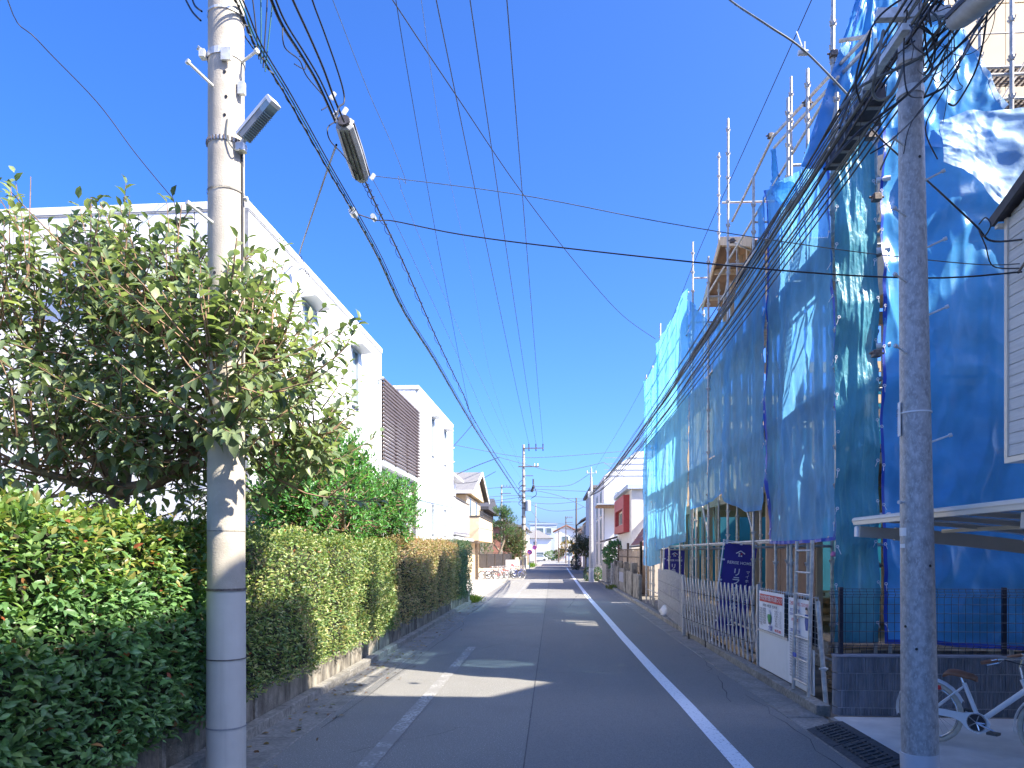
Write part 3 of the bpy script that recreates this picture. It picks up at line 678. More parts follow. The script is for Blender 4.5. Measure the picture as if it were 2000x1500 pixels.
def win_y(parent, x0, x1, z0, z1, y, fm, gm, out=-1, fw=0.05, depth=0.05, back=0.02, mull=None, sill=True):
    s = out; g = MB()
    g.box((x0,y-s*0.01,z0),(x0+fw,y+s*depth,z1)); g.box((x1-fw,y-s*0.01,z0),(x1,y+s*depth,z1))
    g.box((x0+fw,y-s*0.01,z0),(x1-fw,y+s*depth,z0+fw)); g.box((x0+fw,y-s*0.01,z1-fw),(x1-fw,y+s*depth,z1))
    if mull:
        for mx in mull: g.box((mx-fw/2,y,z0+fw),(mx+fw/2,y+s*depth*0.9,z1-fw))
    w = g.build('window', fm, parent, world=False)
    g = MB(); g.box((x0+fw,y-s*0.008,z0+fw),(x1-fw,y+s*back,z1-fw)); g.build('pane', gm, w, world=False)
    if sill:
        g = MB(); g.box((x0-0.03,y,z0-0.05),(x1+0.03,y+s*(depth+0.05),z0-0.003)); g.build('sill', fm, w, world=False)
    return w

wh = thing('white_house', 'long white flat roofed two storey house with slit windows and a brown louvred screen', 'house', (-4.9,11.28,0), R(-1.0))
# recessed cores
lbox(wh, 'wall', (-7.0,0.1,0),(-0.1,8.4,7.39), M['joint'])
lbox(wh, 'wall', (-7.0,13.5,0),(-0.1,21.1,7.54), M['joint'])
lbox(wh, 'wall', (-7.0,8.4,0),(-0.35,13.5,4.3), M['white_wall'])
lbox(wh, 'wall', (-7.0,8.4,4.3),(-2.2,13.5,7.2), M['white_wall'])
gp = 0.009
def panels_x(ys, zs, skip=()):
    for i in range(len(ys)-1):
        zz = zs.get(i, zs['d']) if isinstance(zs, dict) else zs
        for j in range(len(zz)-1):
            if (i,j) in skip: continue
            lbox(wh, 'wall_panel', (-0.098,ys[i]+gp,zz[j]+gp),(0,ys[i+1]-gp,zz[j+1]-gp), M['white_wall'], 0.004)
full = [0.05,3.75,7.4]
panels_x([0.0,0.9,1.7,2.4,2.95,3.8,4.7,5.6,6.15,7.2,8.4], {'d':full,3:[0.05,3.75,5.42,6.8,7.4],7:[0.05,3.75,5.42,6.8,7.4]}, {(3,2),(7,2)})
panels_x([13.45,14.6,15.85,16.3,17.4,18.65,19.1,20.2,21.1], {'d':[0.05,3.0,7.55],2:[0.05,2.6,3.75,5.6,7.05,7.55],5:[0.05,2.6,3.75,5.6,7.05,7.55]}, {(2,1),(2,3),(5,1),(5,3)})
for (a,b) in ((8.41,9.9),(9.91,11.6),(11.61,13.44)): lbox(wh, 'wall_panel', (-0.35,a+gp,0.05),(-0.25,b-gp,4.28), M['white_wall'], 0.004)
# near face panels
xs = [0.0,-0.9,-1.85,-2.65,-4.0,-5.4,-7.0]; zs_ = [0.05,3.75,5.35,6.75,7.4]
for i in range(6):
    for j in range(4):
        if i == 2 and j == 2: continue
        x1 = xs[i]-gp if i else -0.1; lbox(wh, 'wall_panel', (xs[i+1]+gp,0.0,zs_[j]+gp),(x1,0.098,zs_[j+1]-gp), M['white_wall'], 0.004)
for k,(a,b) in enumerate(((-0.1,-1.2),(-1.2,-3.0),(-3.0,-7.0))): lbox(wh, 'wall_panel', (b+gp,13.4,4.3),(a-gp,13.498,7.55), M['white_wall'], 0.004)
lbox(wh, 'corner_trim', (-0.09,-0.012,0.05),(0.012,-0.003,7.4), M['joint'])
# parapet caps
for (a,b,z) in (((-7.02,-0.015),(0.018,8.42),7.4),((-7.02,13.38),(0.018,21.12),7.55)):
    g = MB(); g.bev((a[0],a[1],z+0.004),(b[0],b[1],z+0.13),0.01); g.build('parapet_cap', M['white_trim'], wh, world=False)
    g = MB(); g.box((b[0]-0.016,a[1]+0.01,z-0.03),(b[0]-0.008,b[1]-0.02,z+0.002)); g.box((a[0],a[1]+0.005,z-0.03),(b[0]-0.016,a[1]+0.012,z+0.002)); g.build('drip_edge', M['joint'], wh, world=False)
for (y0,y1,z0,z1) in ((2.41,2.94,5.43,6.79),(5.61,6.14,5.43,6.79),(15.86,16.29,5.61,7.04),(18.66,19.09,5.61,7.04),(15.86,16.29,2.61,3.74),(18.66,19.09,2.61,3.74)):
    win_x(wh, y0, y1, z0, z1, -0.095, M['frame_al'], M['glass_frost'], 1, 0.05, 0.11, 0.045)
    if z0 > 4:
        g = MB(); g.prism([(-0.0,z1+0.01),(0.30,z1+0.04),(0.30,z1+0.07),(0,z1+0.08)], 'y', y0-0.1, y1+0.25); fixn(g.build('awning', M['white_trim'], wh, world=False))
    elif y0 < 17: pass
win_y(wh, -2.64, -1.86, 5.36, 6.74, 0.095, M['frame_al'], M['glass_frost'], -1, 0.05, 0.11, 0.045)
g = MB(); g.box((-2.75,-0.42,6.78),(-1.75,-0.001,6.84)); g.build('awning', M['white_trim'], wh, world=False)
win_x(wh, 11.7, 12.9, 2.2, 3.5, -0.25, M['frame_dk'], M['glass'], 1, 0.05, 0.05, 0.02)
# louvred screen
for k in range(22):
    z = 4.5 + k*0.105
    g = MB(); g.beam((0.03,8.46,z),(0.03,13.42,z),0.075,0.045); g.build('louvre_slat', M['louvre'], wh, world=False)
for y in (8.6,10.2,11.8,13.3): lbox(wh, 'louvre_post', (-0.06,y-0.03,4.45),(-0.012,y+0.03,6.8), M['louvre'])
lbox(wh, 'balcony_floor', (-2.2,8.43,4.3),(0.02,13.43,4.42), M['white_trim'])
# vents and a cable bracket
for (y,z) in ((8.0,6.6),(14.3,6.9),(20.4,6.5),(20.5,5.9),(14.2,3.2)):
    g = MB(); g.tube([(0.0,y,z),(0.09,y,z)],[0.075,0.06],12); g.tube([(0.09,y,z),(0.1,y,z-0.02)],[0.085,0.085],12); g.build('vent_hood', M['white_trim'], wh, world=False)
g = MB(); g.tube([(0.0,1.75,7.15),(0.14,1.75,7.2),(0.2,1.75,7.12)],0.02,8); g.tube([(0.14,1.70,7.1),(0.2,1.78,7.16)],[0.06,0.05],12); g.build('cable_bracket', M['zinc'], wh, world=False)

# ================================================================== LEFT, FURTHER HOUSES
h = thing('grey_brick_house', 'grey brick clad house with a brick balcony just past the white house', 'house', (-8,40,0))
def hb(p, name, a, b, m, e=0.0):
    g = MB(); (g.bev(a,b,e) if e else g.box(a,b)); return g.build(name, m, p)
hb(h, 'wall', (-11,38.4,0),(-6.4,47,6.5), M['white_wall']); 
g = MB()
for k in range(22): g.box((-6.399,38.2,2.95+k*0.09),(-5.48,38.28,3.03+k*0.09)); 
hb(h, 'balcony_wall', (-6.4,38.22,2.9),(-5.52,47.0,4.93), M['joint'])
# balcony bricks, courses as joined pieces
g = MB()
for k in range(18):
    z = 2.92+k*0.11; o = 0.14*(k%2); y = 38.22
    x = -6.4+o*0.5
    while x < -5.52: g.box((x+0.005,38.2,z+0.006),(min(x+0.27,-5.5),38.224,z+0.104)); x += 0.28
    y = 38.2+o
    while y < 47: g.box((-5.522,y+0.005,z+0.006),(-5.5,min(y+0.27,47),z+0.104)); y += 0.28
tag(g.build('brick', M['brick_grey'], h), kind='stuff')
hb(h, 'balcony_rail', (-5.56,38.25,5.0),(-5.5,47,5.06), M['frame_dk'])
g = MB()
for y in np.arange(38.3,47,0.5): g.box((-5.55,y,4.9),(-5.52,y+0.03,5.02))
g.build('rail_post', M['frame_dk'], h)
hb(h, 'roof', (-11.2,38.0,6.5),(-5.9,47.3,6.65), M['white_trim'])
win_x(h, 39.5,41.5,4.9,6.3,-6.4,M['frame_al'],M['glass'],1,0.06,0.05,0.02,[40.5]); win_x(h, 43,45,4.9,6.3,-6.4,M['frame_al'],M['glass'],1,0.06,0.05,0.02,[44])
for o in [c for c in h.children if c.name.startswith('window')]:  # windows were written in world coordinates
    o.location = -Vector(h.location)
hb(h, 'porch_roof', (-6.4,38.6,2.62),(-5.2,47,2.75), M['white_trim'])

h = thing('ochre_house', 'yellow ochre house with a grey gabled roof and boxed balcony', 'house', (-7,50,0))
hb(h, 'wall', (-9.5,49.4,0),(-6.0,59,5.9), M['ochre'])
hb(h, 'balcony', (-6.0,49.0,2.7),(-5.05,59.6,4.35), M['ochre'], 0.02)
hb(h, 'balcony_cap', (-6.0,48.95,4.354),(-5.0,59.65,4.42), M['frame_dk'])
g = MB()
for y in np.arange(49.1,59.6,0.7): g.box((-5.1,y,4.42),(-5.06,y+0.03,4.75))
g.box((-5.1,49.1,4.75),(-5.05,59.6,4.79)); g.build('balcony_railing', M['frame_dk'], h)
g = MB(); g.prism([(48.8,6.0),(59.6,6.0),(59.6,6.15),(54.4,7.7),(48.8,6.15)], 'x', -10, -5.7); g.build('gable', M['ochre'], h)
g = MB(); g.add([(-10.1,48.4,5.95),(-5.4,48.4,5.95),(-5.4,54.4,7.85),(-10.1,54.4,7.85)],[(0,1,2,3)]); g.add([(-10.1,48.4,6.1),(-5.4,48.4,6.1),(-5.4,54.4,8.0),(-10.1,54.4,8.0)],[(0,1,2,3)])
g.add([(-5.4,48.4,5.95),(-5.4,54.4,7.85),(-5.4,54.4,8.0),(-5.4,48.4,6.1)],[(0,1,2,3)]); g.add([(-10.1,60.2,6.1),(-5.4,60.2,6.1),(-5.4,54.4,8.0),(-10.1,54.4,8.0)],[(3,2,1,0)]); g.add([(-5.4,60.2,5.95),(-5.4,54.4,7.85),(-5.4,54.4,8.0),(-5.4,60.2,6.1)],[(3,2,1,0)]); g.add([(-10.1,48.4,5.95),(-5.4,48.4,5.95),(-5.4,48.4,6.1),(-10.1,48.4,6.1)],[(0,1,2,3)])
g.build('roof', M['roof_grey'], h)
g = MB(); g.beam((-5.35,48.4,6.0),(-5.35,54.4,7.9),0.06,0.24); g.beam((-5.35,54.4,7.9),(-5.35,60.2,6.0),0.06,0.24); g.box((-10.1,48.3,5.9),(-5.35,48.4,6.12)); g.build('barge_board', M['white_trim'], h)
for (a,b) in ((51,52.2),(55,56.2)):
    w = win_x(h, a,b,4.5,5.8,-6.0,M['frame_al'],M['glass'],1,0.06,0.05,0.02); w.location = -Vector(h.location)
w = win_y(h, -8.2,-7.2,3.2,4.6,49.4,M['frame_al'],M['glass'],-1,0.06,0.05,0.02); w.location = -Vector(h.location)
hb(h, 'porch_post', (-5.35,49.1,0),(-5.15,49.3,2.7), M['brown_wood']); hb(h, 'porch_canopy', (-6.4,47.6,2.5),(-5.0,49.0,2.66), M['brown_wood'])

h = thing('dark_timber_house', 'dark timber house half hidden behind the pine', 'house', (-9,72,0))
hb(h, 'wall', (-16,72,0),(-7.0,84,6.3), M['brown_wood'])
g = MB()
for z in np.arange(0.4,6.2,0.35): g.box((-16,71.97,z),(-7.0,71.998,z+0.32)); 
g.build('cladding_board', M['beige'], h)
g = MB(); g.prism([(71.2,6.2),(84.8,6.2),(84.8,6.5),(78,7.8),(71.2,6.5)], 'x', -16.5,-6.4); fixn(g.build('roof', M['roof_dk'], h))
w = win_y(h, -9.2,-8.0,4.2,5.6,71.97,M['frame_dk'],M['glass'],-1,0.06,0.06,0.02); w.location = -Vector(h.location)

# low white block wall with dark sheet fence
wl_ = thing('garden_wall', 'low pale block wall behind the parked bicycles', 'wall', (-4.5,57.6,0))
for j in range(3):
    x = -8.0 + 0.2*(j%2)
    while x < -2.95:
        hb(wl_, 'block', (x+0.008,57.6,0.02+j*0.2),(min(x+0.392,-2.95),57.75,0.212+j*0.2), M['white_trim'] if rnd.random()<0.5 else M['beige'], 0.006); x += 0.4
df = thing('sheet_fence', 'dark grey panel fence standing on the low pale wall', 'fence', (-5,57.66,0.64))
for k in range(5): hb(df, 'fence_panel', (-6.6+k*0.66,57.64,0.66),(-5.97+k*0.66,57.68,1.78), M['fence_dark'], 0.004)
for k in range(6): hb(df, 'fence_post', (-6.66+k*0.66,57.62,0.64),(-6.61+k*0.66,57.70,1.84), M['frame_dk'])
hb(df, 'top_rail', (-6.66,57.62,1.84),(-3.31,57.7,1.88), M['frame_dk'])
gw = thing('garden_wall', 'pale wall running along the road behind the far concrete pole', 'wall', (-3.05,60,0))
y = 60.0
while y < 84:
    hb(gw, 'wall_panel', (-3.2,y+0.02,0),(-3.05,y+1.98,1.45), M['beige'], 0.02); y += 2
fw_ = thing('slat_fence', 'brown slatted fence past the pale roadside wall', 'fence', (-3.1,84.2,0))
for k in range(24): hb(fw_, 'slat', (-3.16,84.3+k*0.5,0.35),(-3.12,84.7+k*0.5,1.8), M['bamboo'])
hb(fw_, 'base_wall', (-3.2,84.2,0),(-3.05,96.4,0.34), M['beige'])
bl = thing('barrier_board', 'white board with a red stripe at the foot of the far concrete pole', 'board', (-3.1,57,0))
hb(bl, 'panel', (-3.75,56.9,0.08),(-2.98,56.95,1.3), M['white_print'], 0.004); g = MB(); g.beam((-3.3,56.885,0.95),(-3.05,56.885,0.78),0.01,0.12); g.build('stripe', M['red_print'], bl)
for x in (-3.7,-3.05): hb(bl, 'foot', (x,56.8,0),(x+0.05,57.05,0.08), M['steel'])

# pine and rounded tree
bp_ = (-4.9,62,0)
tree('pine_tree', 'cloud pruned pine behind the dark fence', bp_, [([bp_,(-4.7,62,1.6),(-4.2,62,3.2),(-4.4,62,5.4)],0.16,0.05),([(-4.6,62,2.0),(-5.3,62,2.8),(-5.6,62,3.2)],0.08,0.04)],
     [((-4.35,62,5.3),(0.85,1.0,0.55),0,3),((-4.0,62,4.6),(0.9,1.0,0.5),0,2.2),((-5.0,62,4.2),(0.8,1.0,0.35),0,1.4),((-4.9,62,3.1),(0.7,1.0,0.35),0,1.3),((-3.9,62,3.6),(0.8,1,0.4),0,1.3),((-5.9,61,2.2),(0.75,0.9,0.75),0,1.6)],
     620, 9, 0.17, 0.3, [(0.06,0.15,0.05),(0.09,0.2,0.07),(0.03,0.07,0.03)], [3,2,1.5], 0, up=0.6, droop=-0.2, twig_len=(0.15,0.35), seed=21)
br_ = (-3.6,64,0)
tree('round_tree', 'rounded dense roadside tree behind the far concrete pole', br_, [([br_,(-3.6,64,1.4),(-3.5,64,2.6)],0.14,0.05)],
     [((-3.55,64,2.75),(1.15,1.7,1.6),0,4),((-3.0,64.5,2.5),(0.8,1.2,1.3),0,2)], 800, 9, 0.16, 0.4, [(0.05,0.09,0.035),(0.08,0.13,0.04),(0.16,0.18,0.05)], [3,2,1.2], 0, up=0.4, droop=0.1, twig_len=(0.2,0.4), seed=22)

# road signs
def disc_sign(name, label, x, y, hgt, r, m, cat='road sign', extra=None):
    t = thing(name, label, cat, (x,y,0))
    g = MB(); g.tube([(x,y,0),(x,y,hgt+r)],0.035,8); g.build('post', M['white_trim'], t)
    g = MB(); g.tube([(x,y-0.05,hgt),(x,y-0.035,hgt)],r,20); g.build('disc', m, t)
    g = MB(); g.tube([(x+math.cos(a)*r*0.82,y-0.056,hgt+math.sin(a)*r*0.82) for a in np.linspace(0,6.283,20)],0.03,4); g.beam((x-r*0.58,y-0.056,hgt+r*0.58),(x+r*0.58,y-0.056,hgt-r*0.58),0.01,0.07); g.build('red_ring', M['red_print'], t)
    return t
disc_sign('no_parking_sign', 'round blue no parking sign on a white post beside the far left wall', -2.62, 80.5, 1.95, 0.3, M['sign_blue'])
disc_sign('no_parking_sign', 'smaller farther round sign on the slim far left pole', -2.55, 99.5, 2.6, 0.3, M['sign_blue'])

# ================================================================== BICYCLES
def arc(c, r, a0, a1, n, y=0): return [(c[0]+r*math.cos(a), y, c[1]+r*math.sin(a)) for a in np.linspace(a0,a1,n)]
def make_bike(label, loc, rz, paint, tyre, group=None, full=True, basket=True):
    t = thing('bicycle', label, 'bicycle', loc, rz, group)
    r = 0.29; W = 1.0
    def P(name, g, m, par=t, smooth=False): return g.build(name, m, par, smooth=smooth, world=False)
    for cx_ in (0, W):
        g = MB(); g.tube(arc((cx_,r), r-0.02, 0, 2*math.pi*(1-1/28), 28), 0.021, 8, closed=True); w = P('wheel', g, tyre, smooth=True)
        g = MB(); g.tube(arc((cx_,r), r-0.05, 0, 2*math.pi*(1-1/28), 28), 0.011, 6, closed=True); P('rim', g, M['chrome'], w, True)
        g = MB()
        for k in range(24 if full else 10):
            a = 2*math.pi*k/(24 if full else 10); g.tube([(cx_+0.02*math.cos(a+1),(0.02 if k%2 else -0.02),r+0.02*math.sin(a+1)),(cx_+(r-0.05)*math.cos(a),0,r+(r-0.05)*math.sin(a))],0.0016,3,cap=False)
        P('spoke', g, M['chrome'], w)
        g = MB(); g.tube([(cx_,-0.05,r),(cx_,0.05,r)],0.02,10); P('hub', g, M['chrome'], w)
    g = MB()
    a = arc((0,r), r+0.022, R(25), R(195), 14)
    for s in (-1,1): pass
    vs = []
    for (x,y,z) in a: vs += [(x,-0.03,z-0.012),(x,-0.016,z+0.008),(x,0.016,z+0.008),(x,0.03,z-0.012)]
    g.add(vs, [(4*i+k,4*i+k+1,4*i+k+5,4*i+k+4) for i in range(13) for k in range(3)]); P('rear_mudguard', g, paint, smooth=True)
    g = MB(); a = arc((W,r), r+0.022, R(55), R(190), 12); vs = []
    for (x,y,z) in a: vs += [(x,-0.03,z-0.012),(x,-0.016,z+0.008),(x,0.016,z+0.008),(x,0.03,z-0.012)]
    g.add(vs, [(4*i+k,4*i+k+1,4*i+k+5,4*i+k+4) for i in range(11) for k in range(3)]); P('front_mudguard', g, paint, smooth=True)
    bb = (0.42,0,0.27); hd_b = (0.80,0,0.585); hd_t = (0.755,0,0.70)
    g = MB(); g.tube([bb,(0.79,0,0.62)],0.024,10); g.tube([hd_b,hd_t],0.025,10); g.tube([bb,(0.29,0,0.6)],0.019,10)
    for s in (-1,1): g.tube([(0.40,s*0.03,0.27),(0,s*0.055,r)],0.009,6); g.tube([(0,s*0.055,r),(0.29,s*0.015,0.57)],0.008,6)
    P('frame', g, paint, smooth=True)
    g = MB()
    for s in (-1,1): g.tube([(0.81,s*0.02,0.57),(0.83,s*0.05,0.55),(0.93,s*0.05,0.40),(W,s*0.05,r)],0.011,8)
    g.tube([(0.815,-0.05,0.56),(0.815,0.05,0.56)],0.012,8); P('fork', g, paint, smooth=True)
    g = MB(); g.tube([(0.285,0,0.6),(0.262,0,0.66)],0.013,8); P('seat_post', g, M['chrome'])
    g = MB(); vs = []
    for i in range(9):
        u = i/8; x = 0.13+u*0.27; wv = 0.082*(1-u)**0.55*(0.55+0.45*min(1,u*6))+0.018; zt = 0.705+0.012*math.sin(u*5)-(0.02 if i in (0,8) else 0)
        for k in range(8):
            an = math.pi*k/7; vs.append((x, wv*math.cos(an), zt-0.05+0.05*math.sin(an)))
    g.add(vs, [(i*8+k,i*8+k+1,i*8+8+k+1,i*8+8+k) for i in range(8) for k in range(7)]+[tuple(range(8)),tuple(range(71,63,-1))]+[(i*8,i*8+8,i*8+15,i*8+7) for i in range(8)]); P('saddle', g, M['saddle'], smooth=True)
    g = MB(); g.tube([(0.755,0,0.70),(0.735,0,0.80),(0.76,0,0.88)],0.011,8); bar = P('stem', g, M['chrome'])
    for s in (-1,1): g = MB()
    g = MB(); g.tube(sm([(0.58,-0.27,0.85),(0.68,-0.24,0.885),(0.78,-0.1,0.885),(0.77,0,0.88),(0.78,0.1,0.885),(0.68,0.24,0.885),(0.58,0.27,0.85)],4),0.011,8); P('handlebar', g, M['chrome'], smooth=True)
    for s in (-1,1):
        g = MB(); g.tube([(0.54,s*0.278,0.838),(0.66,s*0.25,0.878)],0.016,8); P('grip', g, M['saddle'])
        g = MB(); g.tube([(0.68,s*0.235,0.87),(0.66,s*0.23,0.85),(0.575,s*0.25,0.82)],0.006,5); P('brake_lever', g, M['chrome'])
    g = MB()
    for (p,q,rr_) in (((0.70,-0.23,0.88),(0.80,-0.10,0.70),0.004),((0.70,0.23,0.88),(0.82,0.02,0.60),0.004)):
        mid = ((p[0]+q[0])/2+0.17,(p[1]+q[1])/2,(p[2]+q[2])/2+0.02); g.tube(sm([p,mid,q],6),rr_,5)
    g.tube(sm([(0.84,-0.03,0.56),(0.95,-0.05,0.58),(0.985,-0.04,0.50),(0.92,-0.04,0.42)],6),0.004,5); P('brake_cable', g, M['black'])
    if basket:
        g = MB(); x0,x1,zt,zb = 0.80,1.06,0.90,0.68
        def rim(zz, k): 
            i = (1-k)*0.035; return [(x0+i,-0.16+i,zz),(x1-i,-0.16+i,zz+ (0.02 if k==1 else 0)),(x1-i,0.16-i,zz+(0.02 if k==1 else 0)),(x0+i,0.16-i,zz)]
        for q in range(7):
            k = q/6; g.tube(rim(zb+(zt-zb)*k, k), 0.0045 if q==6 else 0.0022, 4, closed=True)
        T4, B4 = rim(zt,1), rim(zb,0)
        for e in range(4):
            for q in range(12):
                u = q/12; a = Vector(T4[e]).lerp(Vector(T4[(e+1)%4]),u); b = Vector(B4[e]).lerp(Vector(B4[(e+1)%4]),u); g.tube([a,b],0.0018,3,cap=False)
        for q in range(10):
            u = q/9; g.tube([Vector(B4[0]).lerp(Vector(B4[1]),u),Vector(B4[3]).lerp(Vector(B4[2]),u)],0.0018,3,cap=False)
        P('basket', g, M['chrome'])
    g = MB(); s = -0.045   # chain guard on the side towards the street camera
    cg = [(0.0,r+0.03),(0.10,r+0.05),(0.30,r+0.045),(0.42,r+0.07),(0.49,r+0.045),(0.525,r-0.02),(0.50,r-0.09),(0.43,r-0.125),(0.35,r-0.10),(0.28,r-0.035),(0.2,r-0.01),(0.05,r-0.015)]
    g.prism(cg,'y',s-0.012,s); P('chain_guard', fixn_later(g), paint)
    g = MB(); g.tube([(0.42,s-0.02,0.27),(0.42,s-0.013,0.27)],0.075,24); P('guard_opening', g, M['black_print'])
    g = MB(); g.tube(arc((0.42,0.27),0.078,0,2*math.pi*(1-1/24),24,s-0.02),0.006,5,closed=True)
    for k in range(5): a=2*math.pi*k/5; g.tube([(0.42,s-0.024,0.27),(0.42+0.07*math.cos(a),s-0.024,0.27+0.07*math.sin(a))],0.007,5)
    P('chainring', g, M['chrome'])
    g = MB(); g.tube([(0.42,s-0.03,0.27),(0.575,s-0.035,0.215)],0.009,6); g.tube([(0.42,0.07,0.27),(0.27,0.075,0.325)],0.009,6); P('crank', g, M['chrome'])
    g = MB(); g.box((0.535,s-0.12,0.20),(0.62,s-0.04,0.222)); P('pedal', g, M['rubber'])
    g = MB(); g.box((0.235,0.08,0.318),(0.315,0.165,0.34)); P('pedal', g, M['rubber'])
    g = MB(); g.tube([(0.0,s-0.01,r-0.0),(0.10,s-0.03,0.02),(-0.02,s-0.05,0.01)],0.006,5); P('kickstand', g, M['chrome'])
    g = MB(); g.box((-0.0+0.06,-0.03,r+0.22),(0.10,0.03,r+0.26)); P('reflector', g, M['red_print'])
    g = MB()
    for s2 in (-1,1): g.tube([(0,s2*0.05,r),(-0.25,s2*0.035,r+0.14)],0.003,4); g.tube([(W,s2*0.05,r),(0.76,s2*0.035,r+0.18)],0.003,4)
    P('mudguard_stay', g, M['chrome'])
    return t
def fixn_later(g): return g
bk = make_bike('white city bicycle with a brown saddle and wire basket standing by the block wall', (3.58,7.02,0.06), math.atan2(-0.78,0.62), M['bike_white'], M['tyre_cream'])
proto = make_bike('dark bicycle leaning by the low pale wall, closest to the hedge', (-4.9,49.5,0.02), R(12), M['black_print'], M['rubber'], 'bicycles parked beyond the hedge', full=False)
cols_b = [M['chrome'], M['red'], M['frame_al'], M['black_print'], M['sign_blue']]
labs = ['grey bicycle second from the hedge in the parked row','red bicycle in the middle of the parked row','silver bicycle parked right of the red one','black bicycle parked second from the far concrete pole','blue bicycle parked nearest the far concrete pole']
for k in range(5):
    c = dup(proto, (-4.55+k*0.42, 50.0+k*0.55+rnd.uniform(-.2,.2), 0.02), R(20+rnd.uniform(-25,35)), labs[k])
    for ch in c.children:
        if ch.name.split('.')[0] in ('frame','rear_mudguard','front_mudguard','chain_guard','fork'):
            ch.data = ch.data.copy(); ch.data.materials[0] = cols_b[k]

# ================================================================== HOUSE UNDER CONSTRUCTION
HX = 4.35
ch_ = thing('unfinished_house', 'timber framed house under construction behind blue sheets', 'building', (HX,10.3,0))
def bm_(name, p, q, w, hh, m): g = MB(); g.beam(p,q,w,hh); return g.build(name, m, ch_)
hb(ch_, 'foundation', (HX-0.02,10.3,0),(10.5,25.5,0.44), M['kerb'])
hb(ch_, 'floor_deck', (HX+0.08,10.4,0.45),(10.4,25.4,0.48), M['ply'])
hb(ch_, 'floor_deck', (HX+0.08,10.4,3.36),(10.4,25.4,3.39), M['ply'])
for z,hh in ((0.50,0.1),(3.22,0.24),(6.3,0.24)):
    bm_('beam', (HX+0.052,10.3,z+ (0.0 if hh<0.2 else 0)),(HX+0.052,25.5,z),0.105,hh,M['wood_h'])
    bm_('beam', (10.4,10.3,z),(10.4,25.5,z),0.105,hh,M['wood_h'])
    for yy in (10.36,14.0,17.6,21.3,25.4): bm_('beam', (HX+0.11,yy,z+0.002),(10.34,yy,z+0.002),0.105,hh,M['wood'])
ys_ = [10.36+0.91*k for k in range(17)]
for k,yy in enumerate(ys_):
    if not (6.5 < k < 9.5): bm_('post', (HX+0.053,yy,0.551),(HX+0.053,yy,3.10),0.105,0.105,M['wood'])
    bm_('post', (HX+0.053,yy,3.39),(HX+0.053,yy,6.18),0.105,0.105,M['wood'])
    if k < 16:
        bm_('stud', (HX+0.04,yy+0.455,3.39),(HX+0.04,yy+0.455,6.18),0.03,0.09,M['wood'])
        if k%3 == 1: bm_('brace', (HX+0.13,yy+0.08,3.42),(HX+0.13,yy+0.83,6.15),0.03,0.09,M['wood'])
        if k%4 == 2 and not (6.5<k<9.5): bm_('brace', (HX+0.13,yy+0.08,0.6),(HX+0.13,yy+0.83,3.1),0.03,0.09,M['wood'])
    for x in (6.3,8.3): 
        if k%2==0: bm_('post', (x,yy,0.48),(x,yy,3.10),0.105,0.105,M['wood']); bm_('post', (x,yy,3.39),(x,yy,6.18),0.105,0.105,M['wood'])
# brown sheathing boards near the ladder, plywood on upper storey parts
for (y0,y1,z0,z1,m) in ((12.15,13.05,0.5,3.08,'board_brown'),(13.06,13.96,0.5,3.08,'board_brown'),(13.97,14.87,0.5,3.08,'board_brown'),(10.35,11.25,3.42,6.15,'board_brown'),(18.5,19.45,3.4,4.6,'ply'),(15.8,16.7,3.4,4.4,'ply_light')):
    hb(ch_, 'sheathing_board', (HX-0.012,y0+0.005,z0),(HX-0.002,y1-0.005,z1), M[m])
for (x,y0,y1) in ((8.25,12,14.8),(6.32,18.3,20.9)):
    for k in range(int((y1-y0)/0.91)): hb(ch_, 'inner_board', (x+0.06,y0+k*0.91,0.5),(x+0.075,y0+k*0.91+0.9,3.05), M['board_brown'])
# near gable wall, plywood sheathing (faces the camera)
for i,x in enumerate(np.arange(5.3,10.4,0.91)):
    for j,(z0,z1) in enumerate(((0.5,2.3),(2.31,4.1),(4.11,5.9),(5.91,7.7),(7.71,9.4),(9.41,11.0))):
        hb(ch_, 'sheathing_board', (x+0.004,10.22,z0+0.003),(min(x+0.906,10.5),10.24,z1-0.003), M['ply_light'])
hb(ch_, 'gable_wall', (5.9,10.26,6.5),(10.4,14.0,11.0), M['ply'])
# roof pieces
rf = thing('roof_eave', 'brown plywood eave sticking out above the sheets', None); bpy.data.objects.remove(rf)
def roofz(y): return 9.1-(y-16.9)*0.43 if y > 16.9 else 9.1-(16.9-y)*0.44
for (ya,yb) in ((14.25,15.1),(15.11,16.0),(16.01,16.89),(16.91,17.8),(17.81,18.9)):
    g = MB(); a,b = roofz(ya), roofz(yb)
    g.add([(3.9,ya,a),(8.6,ya,a),(8.6,yb,b),(3.9,yb,b),(3.9,ya,a+0.03),(8.6,ya,a+0.03),(8.6,yb,b+0.03),(3.9,yb,b+0.03)],[(0,3,2,1),(4,5,6,7),(0,1,5,4),(1,2,6,5),(2,3,7,6),(3,0,4,7)]); g.build('roof_board', M['soffit'], ch_)
bm_('fascia', (3.88,14.22,roofz(14.22)),(3.88,16.9,9.1),0.03,0.18,M['wood']); bm_('fascia', (3.88,16.9,9.1),(3.88,18.92,roofz(18.92)),0.03,0.18,M['wood'])
for z_y in (14.5,15.3,16.1,16.9,17.7,18.5): bm_('rafter', (3.92,z_y,roofz(z_y)-0.07),(8.5,z_y,roofz(z_y)-0.07),0.05,0.12,M['wood_h'])
for k in range(6):
    y_ = 14.9+k*0.75; bm_('post', (HX+0.05,y_,6.42),(HX+0.05,y_,roofz(y_)-0.15),0.105,0.105,M['wood'])
for x in (6.2,8.2): bm_('post', (x,16.5,6.42),(x,16.5,7.6),0.105,0.105,M['wood'])
